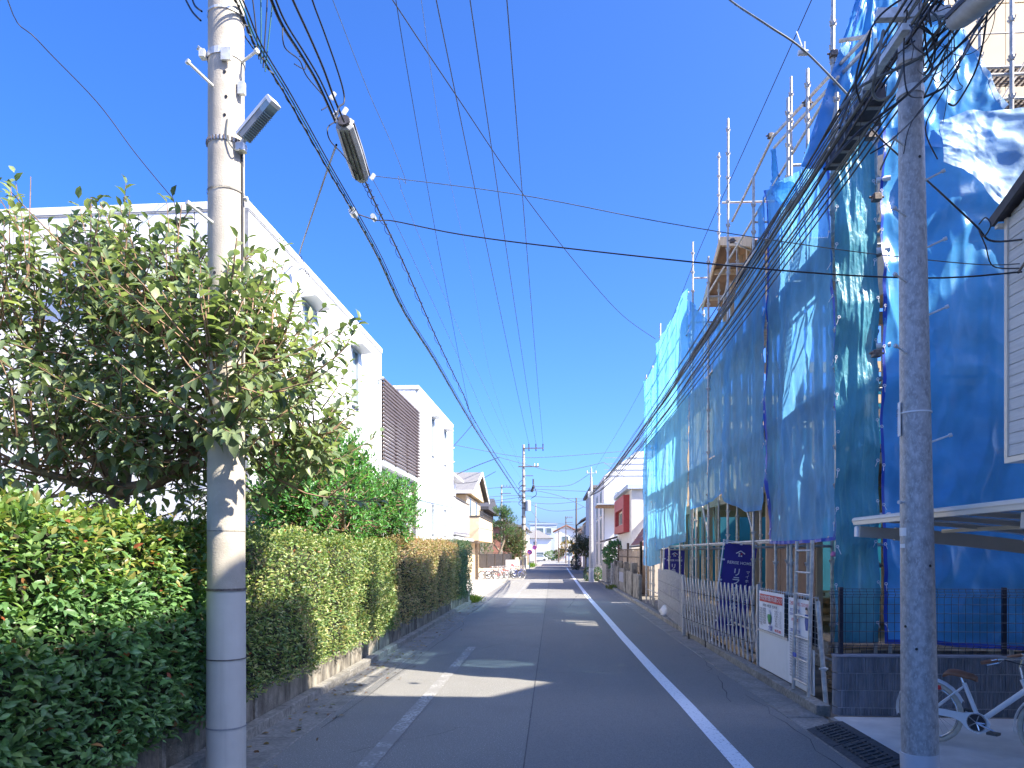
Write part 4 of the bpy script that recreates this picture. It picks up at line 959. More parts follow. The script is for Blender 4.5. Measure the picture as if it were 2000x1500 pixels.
bm_('beam', (HX+0.2,14.5,7.75),(HX+0.2,18.8,7.75),0.105,0.15,M['wood_h'])
# far side sheet
g = MB(); g.quad((10.9,10.2,0.1),(10.9,25.6,0.1),(10.9,25.6,7.6),(10.9,10.2,7.6)); tag(g.build('backing_sheet', M['tarp_back']), 'dark teal sheet closing the far side of the building site', 'tarpaulin')
g = MB(); g.quad((4.2,26.3,0.1),(10.9,26.3,0.1),(10.9,26.3,7.6),(4.2,26.3,7.6)); tag(g.build('backing_sheet', M['tarp_back']), 'teal sheet hanging at the back end of the scaffold', 'tarpaulin')
# timber pile on the ground floor, stacked pieces
tp = thing('timber_stack', 'stack of short timber pieces lying on the ground floor in the opening', 'timber stack', (5.0,17,0.48))
for k in range(26):
    y = 15.5+rnd.uniform(0,3.0); z = 0.52+0.09*(k//6)+rnd.uniform(0,0.02); g = MB(); a = rnd.uniform(-0.25,0.25)
    g.beam((4.6,y,z),(4.6+1.5,y+a,z+rnd.uniform(-0.01,0.03)),0.1,0.08); g.build('timber_piece', M['insul'] if k%3 else M['wood'], tp)
tp = thing('timber_stack', 'long planks lying on the ground below the lattice gate', 'timber stack', (3.4,12,0))
for k in range(14):
    y0 = 10.9+rnd.uniform(0,1.5); y1 = y0+rnd.uniform(2.2,4.2); x = 3.22+rnd.uniform(0,0.45); g = MB(); z = 0.05+0.035*(k//3)
    g.beam((x,y0,z),(x+rnd.uniform(-.1,.15),y1,z),0.09,0.03); g.build('plank', M['wood'], tp)
tp = thing('timber_stack', 'stacked boards on the site floor right of the ladder', 'timber stack', (3.9,9.6,0))
for k in range(12):
    g = MB(); z = 0.06+0.055*k; a = rnd.uniform(-0.06,0.06)
    g.beam((3.62,9.45+a,z),(4.9,9.75+a,z),0.32,0.04); g.build('board', M['insul'] if k%2 else M['wood'], tp)
bgm = MB()
def lump(name, label, c, rr3, m, seed, cat):
    import bmesh
    bm = bmesh.new(); bmesh.ops.create_icosphere(bm, subdivisions=3, radius=1)
    for v in bm.verts:
        n_ = noise.noise(v.co*2.2+Vector((seed,0,0)))*0.35+noise.noise(v.co*6+Vector((seed,3,0)))*0.12
        co = v.co*(1+n_); v.co = Vector((co.x*rr3[0],co.y*rr3[1],max(co.z*rr3[2],-rr3[2]*0.7)))
    me = bpy.data.meshes.new(name); bm.to_mesh(me); bm.free(); me.materials.append(m)
    me.polygons.foreach_set('use_smooth',[True]*len(me.polygons))
    o = lnk(bpy.data.objects.new(name, me)); o.location = c; return tag(o, label, cat)
lump('rubble_sack', 'cream sack resting on the boards right of the ladder', (3.75,9.3,0.86), (0.13,0.14,0.16), M['bag'], 3.0, 'sack')
lump('rubble_sack', 'white crumpled sack on the kerb at the far gate', (3.2,20.3,0.2), (0.2,0.4,0.18), M['bag'], 7.0, 'sack')
lump('ribbon_knot', 'pink ribbon tied to the scaffold pole above the mesh fence', (3.42,8.95,1.83), (0.035,0.03,0.035), M['pink'], 2.0, 'ribbon')
c = thing('traffic_cone', 'red and white traffic cone behind the lattice gate', 'traffic cone', (3.55,12.3,0))
g = MB(); g.bev((3.38,12.13,0),(3.72,12.47,0.03),0.01); g.build('base', M['fabric_red'], c)
g = MB(); g.tube([(3.55,12.3,0.03),(3.55,12.3,0.3)],[0.14,0.09],16); g.tube([(3.55,12.3,0.45),(3.55,12.3,0.68)],[0.065,0.025],16); g.build('body', M['fabric_red'], c)
g = MB(); g.tube([(3.55,12.3,0.3),(3.55,12.3,0.45)],[0.092,0.067],16); g.build('white_band', M['white_print'], c)

# ---------------- scaffold
sf = thing('scaffold', 'grey steel pole scaffold around the unfinished house', 'scaffold', (3.45,9.0,0))
def spole(p, q, r=0.0243, name='pole', m=None, collars=True, par=None):
    g = MB(); g.tube([p,q], r, 8); o = g.build(name, m or M['steel'], par or sf)
    p, q = Vector(p), Vector(q)
    if collars:
        L = (q-p).length; d = (q-p)/L; g = MB(); z = 0.25; g.f = []
        while z < L-0.05:
            c = p+d*z; g.tube([c-d*0.03,c+d*0.03], r*1.35, 8)
            for a in range(4):
                v = Vector((math.cos(a*math.pi/2+0.4),math.sin(a*math.pi/2+0.4),0)); g.tube([c+v*r*1.2-Vector((0,0,0.022)),c+v*(r+0.028)+Vector((0,0,0.022))],0.011,4)
            z += 0.475
        tag(g.build('wedge_socket', M['steel'], o), kind='stuff')
    return o
def clampx(c, par=None, s=0.045, m='steel_dk'):
    g = MB(); x,y,z = c; g.bev((x-s,y-s,z-s*0.8),(x+s,y+s,z+s*0.8),0.012); g.tube([(x-s*1.7,y,z),(x+s*1.7,y,z)],0.012,6); g.build('clamp', M[m], par or sf)
YS = [9.02,10.85,12.68,14.5,16.3,18.1,19.9,21.7,23.5,25.3,27.0]
TOPo = [7.5,8.6,8.4,10.5,8.5,9.6,8.2,8.6,9.3,8.4,8.5]
TOPi = [9.5,9.8,10.1,8.6,8.7,11.8,8.5,8.5,8.6,8.3,8.3]
for i,y in enumerate(YS):
    spole((3.48,y,0.05),(3.48,y,TOPo[i])); spole((4.12,y,0.05),(4.12,y,TOPi[i]))
    for z in (1.95,3.85,5.75,7.6):
        if z < min(TOPo[i],TOPi[i])-0.2: spole((3.48,y,z),(4.12,y,z),0.021,'ledger',collars=False)
for i in range(10):
    for z in (0.45,2.0,3.9,5.8,7.65):
        spole((3.50,YS[i],z+0.05),(3.50,YS[i+1],z+0.05),0.021,'ledger',collars=False)
        if z in (3.9,5.8,2.0): spole((4.10,YS[i],z+0.05),(4.10,YS[i+1],z+0.05),0.021,'ledger',collars=False)
    if i%2==0: spole((3.53,YS[i],2.0),(3.53,YS[i+1],3.9),0.017,'brace',collars=False); spole((3.53,YS[i+1],3.9),(3.53,YS[i],5.8),0.017,'brace',collars=False)
    else: spole((3.53,YS[i+1],5.8),(3.53,YS[i],7.6),0.017,'brace',collars=False)
    for z in (3.98,5.88):   # walkway decks
        hb(sf, 'walkway_deck', (3.56,YS[i]+0.03,z),(3.8,YS[i+1]-0.03,z+0.035), M['steel']); 
        hb(sf, 'walkway_deck', (3.82,YS[i]+0.03,z+0.001),(4.06,YS[i+1]-0.03,z+0.036), M['steel'])
# high rails above the sheets
A_ = lambda px,py,X: atX(px,py,X)
spole(A_(1430,432,3.55), A_(1512,262,3.55), 0.0243, 'rail', collars=False)
spole(A_(1505,272,3.58), A_(1700,62,3.58), 0.0243, 'rail', collars=False)
spole(A_(1512,288,3.62), A_(1690,95,3.62), 0.0243, 'rail', collars=False)
spole(A_(1640,80,3.5), A_(1700,70,3.75), 0.0243, 'rail', collars=False)
p = atX(1410,396,3.6); spole(p, (p.x+1.1,p.y,p.z), 0.021, 'rail', collars=False)
p = atX(1352,543,3.5); spole(p, (p.x+0.9,p.y,p.z), 0.021, 'rail', collars=False)
spole(atX(1408,585,3.7), atX(1500,455,3.7), 0.02, 'rail', collars=False); spole(atX(1425,470,3.6), atX(1500,505,4.4), 0.02, 'rail', collars=False)
spole(atX(1265,790,3.5), atX(1345,570,3.5), 0.02, 'rail', collars=False)
for (px,py,X) in ((1505,265,3.55),(1628,105,3.5),(1577,200,3.55),(1700,265,3.46),(1712,385,3.46),(1712,690,3.46),(1345,655,3.48),(1340,860,3.48),(1430,470,3.5)): clampx(atX(px,py,X))
for (px,top,b,X) in ((1627,-60,300,3.5),(1577,135,330,3.5),(1545,-0+295,380,3.48)): 
    q = atX(px,top,X); w = atX(px,b,X); spole((q.x,q.y,w.z-1.0),(q.x,q.y,q.z))
# near face standards
for x,zt in ((3.98,8.2),(5.6,9.0),(7.2,9.4)): spole((x,9.1,0.05),(x,9.1,zt)); spole((x,9.75,0.05),(x,9.75,zt))
for z in (2.0,3.9,5.8,7.6):
    for y in (9.13,9.72): spole((3.98,y,z+0.12),(7.3,y,z+0.12),0.021,'ledger',collars=False)
for z in (0.3,1.7,3.1,4.35,5.5,6.4,7.1): clampx((3.955,8.98,z), s=0.035); 
for z in (2.3,4.35,5.5,6.35):
    g = MB(); g.tube([(3.9,8.9,z),(4.05,8.86,z+0.01)],[0.035,0.03],10); g.build('pipe_cap', M['porcelain'], sf)
# upper mesh walkway in front of the plywood (top right)
for z in (7.55,7.95):
    g = MB()
    for k in range(30):
        g.beam((5.2+k*0.07,9.35,z),(5.2+k*0.07,9.72,z),0.012,0.03); 
    for k in range(9): g.beam((5.2,9.36+k*0.044,z),(7.3,9.36+k*0.044,z),0.008,0.02)
    g.build('walkway_mesh', M['steel_dk'], sf)
    spole((5.2,9.34,z),(7.4,9.34,z),0.02,'rail',collars=False)
spole((5.0,9.3,8.35),(7.4,9.3,8.35),0.009,'rail',collars=False); spole((5.6,9.33,7.5),(5.9,9.33,8.0),0.012,'brace',collars=False)
# low site poles
for (px,yb,top) in ((1262,1205,1105),(1270,1205,1100),(1277,1200,1090),(1291,1195,1085),(1360,1215,990),(1515,1300,1065),(1545,1300,1065),(1578,1300,1065)):
    p = atX(px,1080,3.42+rnd.uniform(0,0.12)); t_ = p.y; z1 = 1.85+(1080-top)/1400*t_; spole((p.x,p.y,0.02),(p.x,p.y,max(z1,2.2)))
spole((3.16,8.50,0.08),(3.12,8.66,1.28),0.03,'pole',collars=False); clampx((3.15,8.55,0.5), s=0.03, m='zinc'); 
spole((3.17,11.22,0.1),(3.17,11.22,1.0),0.03,'pole',collars=False)

# ---------------- sheets
def cloth(name, label, top, bot, m, folds=9, amp=0.05, nu=70, nv=70, seed=0.0, hem=None, eyelets=True, cr=0.015, sag=0.0, group=None, belly=0.0, hems=('l','r','b'), crease=0.0):
    top = [Vector(p) for p in top]; bot = [Vector(p) for p in bot]
    def samp(pl, u):
        x = u*(len(pl)-1); i = min(int(x), len(pl)-2); return pl[i].lerp(pl[i+1], x-i)
    c = (top[0]+top[-1]+bot[0]+bot[-1])/4
    nrm = (top[-1]-top[0]).cross(bot[0]-top[0]).normalized()
    if nrm.dot(EYE-c) < 0: nrm = -nrm
    base = (top[0]+bot[0])/2
    t = thing(name, label, 'tarpaulin', tuple(base), group=group)
    def pos(u, v):
        p = samp(top,u).lerp(samp(bot,u), v)
        uu = u + 0.05*noise.noise(Vector((seed, v*2.2, u*2)))
        d = 0
        sk = 0.25*math.sin(seed*1.7)
        d += 1.9*noise.noise(Vector((uu*folds*0.75+v*sk+seed*9, v*0.8, 1.0)))
        d += 0.9*noise.noise(Vector((uu*folds*1.9-v*sk*2+seed*5, v*1.5, 2.0)))
        r1 = 1-2*abs(noise.noise(Vector((uu*folds*1.1+v*2.2*math.sin(seed*3)+seed, v*2.3, 3.0))))
        r2 = 1-2*abs(noise.noise(Vector((uu*folds*1.3-v*3.1*math.cos(seed)+seed*2, v*3.0, 4.0))))
        d += 0.55*max(0,r1)**3 + 0.4*max(0,r2)**4
        d = d*amp
        d += cr*(noise.noise(Vector((u*14+seed,v*22,1)))+0.6*noise.noise(Vector((u*30,v*40,seed))))
        if crease:
            pw = Vector((p.x+p.y*0.7, p.z*0.8-(p.x+p.y*0.7)*0.35, seed)); d += crease*(1-2*abs(noise.noise(pw*0.9)))+crease*0.5*(1-2*abs(noise.noise(pw*2.1)))+crease*0.16*(1-2*abs(noise.noise(Vector((pw.x*5,pw.y*3.2,seed)))))
        d += belly*math.sin(math.pi*v)*math.sin(math.pi*u)
        s = -sag*math.sin(math.pi*u)*(1-v)
        return p + nrm*d + Vector((0,0,s))
    def grid(u0,u1,v0,v1,nu,nv,off):
        g = MB()
        for j in range(nv+1):
            for i in range(nu+1):
                g.v.append(tuple(pos(u0+(u1-u0)*i/nu, v0+(v1-v0)*j/nv)+nrm*off))
        for j in range(nv):
            for i in range(nu): a=j*(nu+1)+i; g.f.append((a,a+1,a+nu+2,a+nu+1))
        return g
    grid(0,1,0,1,nu,nv,0).build('sheet', m, t, smooth=True)
    H_ = hem or m
    W_ = (top[-1]-top[0]).length+1e-6; Ht = (bot[0]-top[0]).length+1e-6; hw_ = 0.05/W_; hh_ = 0.05/Ht
    if 'l' in hems: grid(0,hw_,0,1,1,nv,0.004).build('hem', H_, t, smooth=True)
    if 'r' in hems: grid(1-hw_,1,0,1,1,nv,0.004).build('hem', H_, t, smooth=True)
    if 'b' in hems: grid(hw_,1-hw_,1-hh_,1,nu,1,0.004).build('hem', H_, t, smooth=True)
    if eyelets:
        ev = MB()
        ne = max(2,int(Ht/0.45))
        for u in (hw_*0.5,1-hw_*0.5):
            for k in range(ne):
                q = pos(u,(k+0.5)/ne)+nrm*0.012; a = nrm.orthogonal().normalized(); b_ = nrm.cross(a)
                g = MB(); g.tube([q+(a*math.cos(x)+b_*math.sin(x))*0.016 for x in np.linspace(0,2*math.pi*7/8,8)],0.004,4,closed=True)
                g.tube([q, q+Vector((rnd.uniform(-.03,.03),rnd.uniform(-.03,.03),-0.06-rnd.uniform(0,.04)))+nrm*0.01],0.0035,4)
                g.build('eyelet_tie', M['white_print'], t)
    return t
SX = 3.44
def X_(l, X=SX): return [atX(px,py,X) for px,py in l]
cloth('scaffold_sheet','narrow cyan sheet at the far left end of the scaffold, hanging lowest', X_([(1259,745),(1272,728),(1287,690)]), X_([(1258,1104),(1272,1106),(1290,1100)]), M['tarp_cyan'], 3, 0.05, 26, 60, 1.0, M['tarp_cyan'])
cloth('scaffold_sheet','cyan sheet second from the far end, its top rising to a point', X_([(1284,672),(1302,640),(1322,605),(1345,563)]), X_([(1284,1076),(1302,1070),(1320,1062),(1342,1058)]), M['tarp_cyan'], 4, 0.06, 34, 60, 2.0, M['tarp_cyan'])
cloth('scaffold_sheet','translucent light blue sheet with a slumped top corner, left of the knotted seam', X_([(1352,588),(1368,612),(1385,632),(1424,628)]), X_([(1350,996),(1375,988),(1400,972),(1416,962)]), M['tarp_mesh'], 4, 0.06, 40, 60, 3.0, M['tarp_mesh'])
cloth('scaffold_sheet','translucent blue sheet gathered up into a rolled bulge at its foot', X_([(1424,640),(1450,575),(1480,470),(1505,380)]), X_([(1410,962),(1430,985),(1460,1000),(1497,996)]), M['tarp_mesh'], 5, 0.075, 48, 70, 4.0, M['tarp_mesh'], belly=0.12)
cloth('scaffold_sheet','large translucent blue sheet with a royal blue right hem hanging beside the ladder', X_([(1500,372),(1535,352),(1580,325),(1627,296)]), X_([(1498,1062),(1540,1063),(1590,1060),(1637,1054)]), M['tarp_mesh'], 6, 0.07, 90, 90, 5.0, M['tarp_hem'])
cloth('scaffold_sheet','twisted strip of blue sheet tied up to the high scaffold rail', X_([(1508,292),(1518,290)],3.5), X_([(1506,385),(1526,372)],3.5), M['tarp_blue'], 2, 0.03, 10, 24, 6.0, eyelets=False)
# bulging fold where the strip meets the sheet
cloth('scaffold_sheet','small puffed fold of blue sheet under the tied strip', X_([(1508,365),(1530,350),(1560,358)],3.42), X_([(1515,395),(1535,402),(1562,380)],3.40), M['tarp_mesh'], 1, 0.03, 18, 14, 6.6, eyelets=False, belly=0.1)
def Y_(l, Y=9.0): return [atY(px,py,Y) for px,py in l]
cloth('scaffold_sheet','teal crumpled sheet wrapping the corner of the scaffold', Y_([(1628,300),(1655,285),(1680,262),(1704,240)]), Y_([(1622,1252),(1650,1255),(1680,1255),(1710,1253)],8.95), M['tarp_teal'], 2.2, 0.04, 60, 130, 7.0, M['tarp_teal'], cr=0.008, crease=0.09)
cloth('scaffold_sheet','wide glossy royal blue sheet facing the camera behind the mesh fence', Y_([(1713,265),(1780,262),(1850,262),(1960,250),(2120,240)],8.96), Y_([(1716,1254),(1800,1254),(1860,1262),(1960,1266),(2120,1275)],8.92), M['tarp_blue'], 2.2, 0.02, 150, 150, 8.0, M['tarp_hem'], cr=0.004, crease=0.11)
cloth('scaffold_sheet','unseen outer part of the blue scaffold sheet past the right picture edge, added to block sun', [(6.35,9.0,7.4),(8.5,9.0,7.5),(11.0,9.0,7.5)], [(6.35,8.98,0.62),(8.5,8.98,0.6),(11.0,8.98,0.6)], M['tarp_blue'], 2.2, 0.02, 60, 60, 12.0, M['tarp_hem'], cr=0.004, crease=0.1)  # out of view, added to keep stray sun strips off the road
cloth('scaffold_sheet','steep blue sheet draped diagonally from the top of the scaffold behind the steel pole', Y_([(1690,-70),(1740,-60),(1800,0),(1858,50)],9.02), Y_([(1716,300),(1790,300),(1870,300),(1952,222)],8.98), M['tarp_blue'], 3, 0.03, 70, 60, 9.0, M['tarp_pale'], cr=0.004, crease=0.12, hems=('r',))
cloth('scaffold_sheet','pale shiny sheet folded over the top of the blue sheet at upper right', Y_([(1828,245),(1880,226),(1940,222),(2110,212)],8.86), Y_([(1830,330),(1890,350),(1950,420),(2110,480)],8.84), M['tarp_pale'], 1.6, 0.03, 80, 50, 10.0, M['tarp_pale'], cr=0.004, crease=0.09, eyelets=False)
cloth('scaffold_sheet','dark blue sheet piece rising behind the cable bundle at the top of the scaffold', Y_([(1690,-60),(1705,-60),(1722,-50)],9.2), Y_([(1560,330),(1640,330),(1725,300)],9.2), M['tarp_blue'], 3, 0.05, 40, 50, 11.0, eyelets=False)

# ---------------- text helper
def text(body, size, m, Mx, parent, name='lettering', align='CENTER', vert=False, bold=0.0, sx=1.0):
    cu = bpy.data.curves.new('t', 'FONT'); cu.body = body; cu.size = size; cu.align_x = align; cu.align_y = 'CENTER'; cu.offset = bold
    cu.resolution_u = 3
    ob = bpy.data.objects.new('t', cu); sc.collection.objects.link(ob)
    bpy.context.view_layer.update()
    me = bpy.data.meshes.new_from_object(ob.evaluated_get(bpy.context.evaluated_depsgraph_get()))
    bpy.data.objects.remove(ob); bpy.data.curves.remove(cu)
    me.name = name; me.materials.clear(); me.materials.append(m)
    off = Matrix.Translation(-wloc(parent)) if parent else Matrix.Identity(4)
    me.transform(off @ Mx @ Matrix.Diagonal((sx,1,1,1)))
    return lnk(bpy.data.objects.new(name, me), parent)
def frame(o, ex, ey):
    ex = Vector(ex).normalized(); ey = Vector(ey).normalized(); ez = ex.cross(ey)
    m = Matrix((ex, ey, ez)).transposed().to_4x4(); m.translation = Vector(o); return m

# ---------------- banners
def banner(label, o, tilt, Hh=1.85, Wd=0.6):
    o = Vector(o); up = Vector((math.sin(tilt),0,math.cos(tilt))); rt = Vector((math.cos(tilt*0.8+0.0),0,-math.sin(tilt*0.8)))
    t = thing('banner', label, 'banner', tuple(o), group='navy advertising banners on the building site')
    g = MB(); g.tube([o, o+up*(Hh+0.12)],0.012,6); g.build('pole', M['white_print'], t)
    tl = o+up*(Hh+0.10); g = MB(); g.tube([tl-rt*0.02, tl+rt*(Wd+0.06)-Vector((0,0,0.02))],0.008,6); g.build('crossbar', M['white_print'], t)
    org = tl - up*0.05 + rt*0.03
    def pt(u, v): # u 0..1 across, v 0..1 down
        return org + rt*(u*Wd) - up*(v*Hh*0.96) + Vector((0, 0.02*math.sin(u*5+v*4)*v-0.012*math.sin(v*9), 0))
    g = MB()
    for j in range(21):
        for i in range(9): g.v.append(tuple(pt(i/8,j/20)))
    for j in range(20):
        for i in range(8): a=j*9+i; g.f.append((a,a+1,a+10,a+9))
    g.build('cloth', M['navy'], t, smooth=True)
    for (a,b) in ((0.05,0),(0.5,0),(0.95,0)):
        q = pt(a,b); g = MB(); g.beam(q-up*0.02, q+up*0.06, 0.05,0.006, up=Vector((0,1,0))); g.build('loop', M['white_print'], t)
    for v in (0.18,0.4,0.62,0.84):
        q = pt(0,v); g = MB(); g.beam(q-rt*0.05, q+rt*0.03, 0.006,0.035); g.build('loop', M['white_print'], t)
    def F(u,v,e=0.03): return frame(pt(u,v)+Vector((0,-e,0)), rt, up)
    text('RERISE HOME', 0.078, M['white_print'], F(0.5,0.205), t, bold=0.0012)
    for k,chh in enumerate('リライズホーム'):
        text(chh if chh!='ー' else '|', 0.17 if chh!='ー' else 0.15, M['white_print'], F(0.46,0.31+k*0.09), t, bold=0.003)
    for k,chh in enumerate('マイホームのこと'):
        text(chh if chh!='ー' else '|', 0.075, M['white_print'], F(0.80,0.30+k*0.047), t, bold=0.001)
    q = pt(0.5,0.09)+Vector((0,-0.03,0)); g = MB()
    g.beam(q-rt*0.085-up*0.025, q+up*0.03, 0.004,0.02, up=up); g.beam(q+up*0.03, q+rt*0.085-up*0.025, 0.004,0.02, up=up); g.build('house_emblem', M['white_print'], t)
    for (a,b,m) in ((-0.022,-0.03,'white_print'),(0.022,-0.03,'red_print'),(-0.022,-0.07,'white_print'),(0.022,-0.07,'white_print')):
        c = q+rt*a+up*b; g = MB(); g.beam(c-up*0.014,c+up*0.014,0.028,0.004,up=Vector((0,1,0))); g.build('emblem_square', M[m], t)
    return t
banner('navy banner with white katakana standing behind the middle of the lattice gate', (3.1,14.25,0.12), R(7), 1.9, 0.62)
banner('navy banner half hidden by scaffold poles at the far gate', (3.28,21.9,0.1), R(2))

# ---------------- expanding gates
def gate(label, a, b, z0, z1, n, lean, curve=0.0):
    t = thing('expanding_gate', label, 'gate', (a[0],a[1],0), group='expanding lattice gates of the building site')
    A, Bv = Vector((a[0],a[1],0)), Vector((b[0],b[1],0)); d = Bv-A; L = d.length; d.normalize(); nn = Vector((-d.y,d.x,0)); 
    if nn.x > 0: nn = -nn
    step = (L-lean)/(n-1)
    for i in range(n):
        s = i*step; hz = z1 + curve*math.sin(math.pi*i/n)
        for sgn in (0,1):
            p = A+d*(s if sgn==0 else s+lean)+nn*(0.012 if sgn else -0.012); q = A+d*(s+lean if sgn==0 else s)+nn*(0.012 if sgn else -0.012)
            g = MB(); g.beam(p+Vector((0,0,z0)), q+Vector((0,0,hz)), 0.016, 0.028); g.build('lattice_bar', M['alu'], t)
    rv = MB()
    for i in range(0,n,1):
        for k in (0.25,0.5,0.75): c = A+d*(i*step+lean/2 if k==0.5 else i*step+lean*0.25)+Vector((0,0,z0+(z1-z0)*k)); rv.tube([c-nn*0.03,c+nn*0.03],0.008,5)
    tag(rv.build('rivet', M['steel_dk'], t), kind='stuff')
    for p in (A,Bv):
        g = MB(); g.beam(p+Vector((0,0,0.03)), p+Vector((0,0,z1+0.05)),0.05,0.05,up=Vector((0,1,0))); g.build('end_post', M['alu'], t)
    for i in range(2,n,6):
        c = A+d*(i*step+lean*0.1); g = MB(); g.tube([c+nn*0.012+Vector((0,0,0.035)),c-nn*0.012+Vector((0,0,0.035))],0.035,10); g.beam(c+Vector((0,0,0.03)),c+Vector((0,0,z0+0.1)),0.02,0.02); g.build('caster', M['black'], t)
    return t
gate('grey lattice gate closing the site, nearer part between post and notice board', (2.87,16.0),(3.15,11.2),0.14,1.32,21,0.36)
gate('grey lattice gate closing the site, far folded part beyond the middle post', (3.3,22.6),(2.90,16.05),0.14,1.30,26,0.12,0.1)

# ---------------- notice board with posters
nb = thing('notice_board', 'white notice board on a wire frame covered with construction posters', 'notice board', (3.12,11.0,0.12))
NX = 3.12
hb(nb, 'lower_panel', (NX,9.78,0.14),(NX+0.012,11.06,0.68), M['white_sheet']); hb(nb, 'lower_panel', (NX,8.78,0.14),(NX+0.012,9.775,0.68), M['white_sheet'])
hb(nb, 'rail', (NX-0.012,9.72,0.68),(NX+0.02,11.1,0.71), M['alu'])
for k in range(9):
    z = 0.75+k*0.07; g = MB(); g.tube([(NX+0.03,8.72,z),(NX+0.03,11.1,z)],0.004,4); g.build('frame_wire', M['zinc'], nb)
for k in range(25):
    y = 8.74+k*0.098; g = MB(); g.tube([(NX+0.036,y,0.7),(NX+0.036,y,1.33)],0.004,4); g.build('frame_wire', M['zinc'], nb)
hb(nb, 'backing', (NX+0.05,8.8,0.72),(NX+0.055,11.05,1.28), M['black_print'])
def poster(y0, y1, z0, z1, slack=0.0):
    g = MB(); n_ = 12
    for j in range(n_+1):
        for i in range(n_+1):
            u,v = i/n_, j/n_; g.v.append((NX-0.012-slack*math.sin(v*3.1)*math.sin(u*3.1)-0.006*math.sin(u*7), y0+(y1-y0)*u, z0+(z1-z0)*v))
    for j in range(n_):
        for i in range(n_): a=j*(n_+1)+i; g.f.append((a,a+1,a+n_+2,a+n_+1))
    return g.build('poster', M['white_print'], nb, smooth=True)
pq = poster(11.02,9.83,0.72,1.29,0.0); 
def PF(y, z, e=0.026): return frame((NX-e,y,z), (0,-1,0), (0,0,1))
hb(nb, 'red_title_band', (NX-0.022,9.9,1.135),(NX-0.019,10.96,1.245), M['red_print'])
text('確かな技術で愛される家づくり', 0.078, M['white_print'], PF(10.43,1.19), nb, bold=0.001)
text('お施主様　新築工事　地主神社様', 0.045, M['black_print'], PF(10.45,1.085), nb, bold=0.0005)
for k in range(7): text('現場の安全と整理整頓', 0.034, M['black_print'], PF(10.80,1.03-k*0.034), nb)
for k in range(7): text(['株式会社','建築工事','施工管理','担当者','連絡先','工事期間','作業時間'][k]+'　一二三四', 0.034, M['black_print'], PF(10.07,1.03-k*0.034), nb)
text('大貴', 0.085, M['blue_print'], PF(10.42,0.775), nb, bold=0.002)
text('048-787-0000', 0.05, M['red_print'], PF(10.08,0.765), nb, bold=0.002)
text('お気軽に', 0.035, M['black_print'], PF(10.85,0.80), nb)
g = MB(); g.tube([(NX-0.023,10.47,1.0),(NX-0.026,10.47,1.0)],0.032,12); g.build('printed_helmet_head', M['white_sheet'], nb)
g = MB(); g.prism([(10.53,0.97),(10.41,0.97),(10.39,0.93),(10.42,0.86),(10.52,0.86),(10.55,0.93)],'x',NX-0.028,NX-0.024); fixn(g.build('printed_green_worker', M['green_print'], nb))
g = MB(); g.prism([(10.51,0.858),(10.43,0.858),(10.44,0.83),(10.50,0.83)],'x',NX-0.028,NX-0.024); fixn(g.build('printed_boots', M['black_print'], nb))
poster(9.66,8.82,0.16,1.27,0.0)
for k,(s,m,z,w) in enumerate((('ご迷惑をおかけしております',"red_print",1.2,0.055),('施工例　一戸建',"blue_print",1.11,0.05),('安全第一　工事中です',"blue_print",1.06,0.04),('お客様の信頼',"red_print",0.99,0.045),('工事期間',"red_print",0.94,0.04),('工事現場のご案内',"blue_print",0.85,0.05))):
    text(s, w, M[m], PF(9.38 if k else 9.24,z), nb, bold=0.0006)
for k in range(16): text('現場周辺の皆様には大変ご迷惑をおかけしますが', 0.03, M['black_print'], PF(9.25,0.80-k*0.036), nb)
g = MB(); g.tube([(NX-0.023,8.95,1.13),(NX-0.026,8.95,1.13)],0.035,12); g.build('printed_face', M['skin_print'], nb)
g = MB(); g.prism([(8.99,1.15),(8.91,1.15),(8.915,1.175),(8.95,1.185),(8.985,1.175)],'x',NX-0.03,NX-0.027); fixn(g.build('printed_hair', M['black_print'], nb))
g = MB(); g.prism([(9.0,1.095),(8.90,1.095),(8.89,1.0),(8.92,0.9),(8.98,0.9),(9.01,1.0)],'x',NX-0.028,NX-0.024); fixn(g.build('printed_blue_suit', M['blue_print'], nb))

# ---------------- ladder
ld = thing('ladder', 'grey metal ladder standing in front of the notice board', 'ladder', (3.08,9.2,0.1))
for y in (9.28,8.74):
    g = MB(); g.tube([(3.045,y,0.13),(3.09,y,2.0)],0.024,8); g.build('rail', M['steel'], ld)
for k in range(7):
    z = 0.26+k*0.27; x = 3.047+0.045*(z/2.4); g = MB(); g.tube([(x,9.265,z),(x,8.755,z)],0.013,6); g.build('rung', M['steel'], ld)
g = MB(); g.box((3.02,9.12,0.55),(3.03,9.24,0.60)); g.build('tag', M['sign_blue'], ld)

# ================================================================== BLOCK WALL, MESH FENCE
bw = thing('block_wall', 'dark ribbed split block garden wall behind the bicycle', 'wall', (3.15,8.1,0.0))
cz = [(0.055,0.14),(0.145,0.33),(0.335,0.52),(0.525,0.70)]
def rib_profile(x0, x1, y, corner=False):
    pts = []; x = x0+ (0.07 if corner else 0.004)
    if corner: pts += [(x0,y+0.12),(x0+0.004,y+0.06),(x0+0.02,y+0.025),(x0+0.045,y+0.006)]
    while x < x1-0.02:
        w = rnd.choice((0.016,0.02,0.026,0.034)); dp = rnd.uniform(0,0.013)
        pts += [(x+0.003,y+dp+0.012),(x+0.006,y+dp),(x+w-0.003,y+dp)]; x += w
    pts += [(x1-0.004,y+0.004),(x1-0.004,y+0.12)]
    if not corner: pts.append((x0+0.004,y+0.12))
    return pts
for r_,(z0,z1) in enumerate(cz):
    x = 3.12; first = True
    while x < 8.2:
        x1 = x+ (0.4 if (r_%2 or not first) else 0.2); g = MB(); g.prism(rib_profile(x,x1,8.1,first),'z',z0+0.002,z1-0.003); g.build('block', M['block'], bw); x = x1; first = False
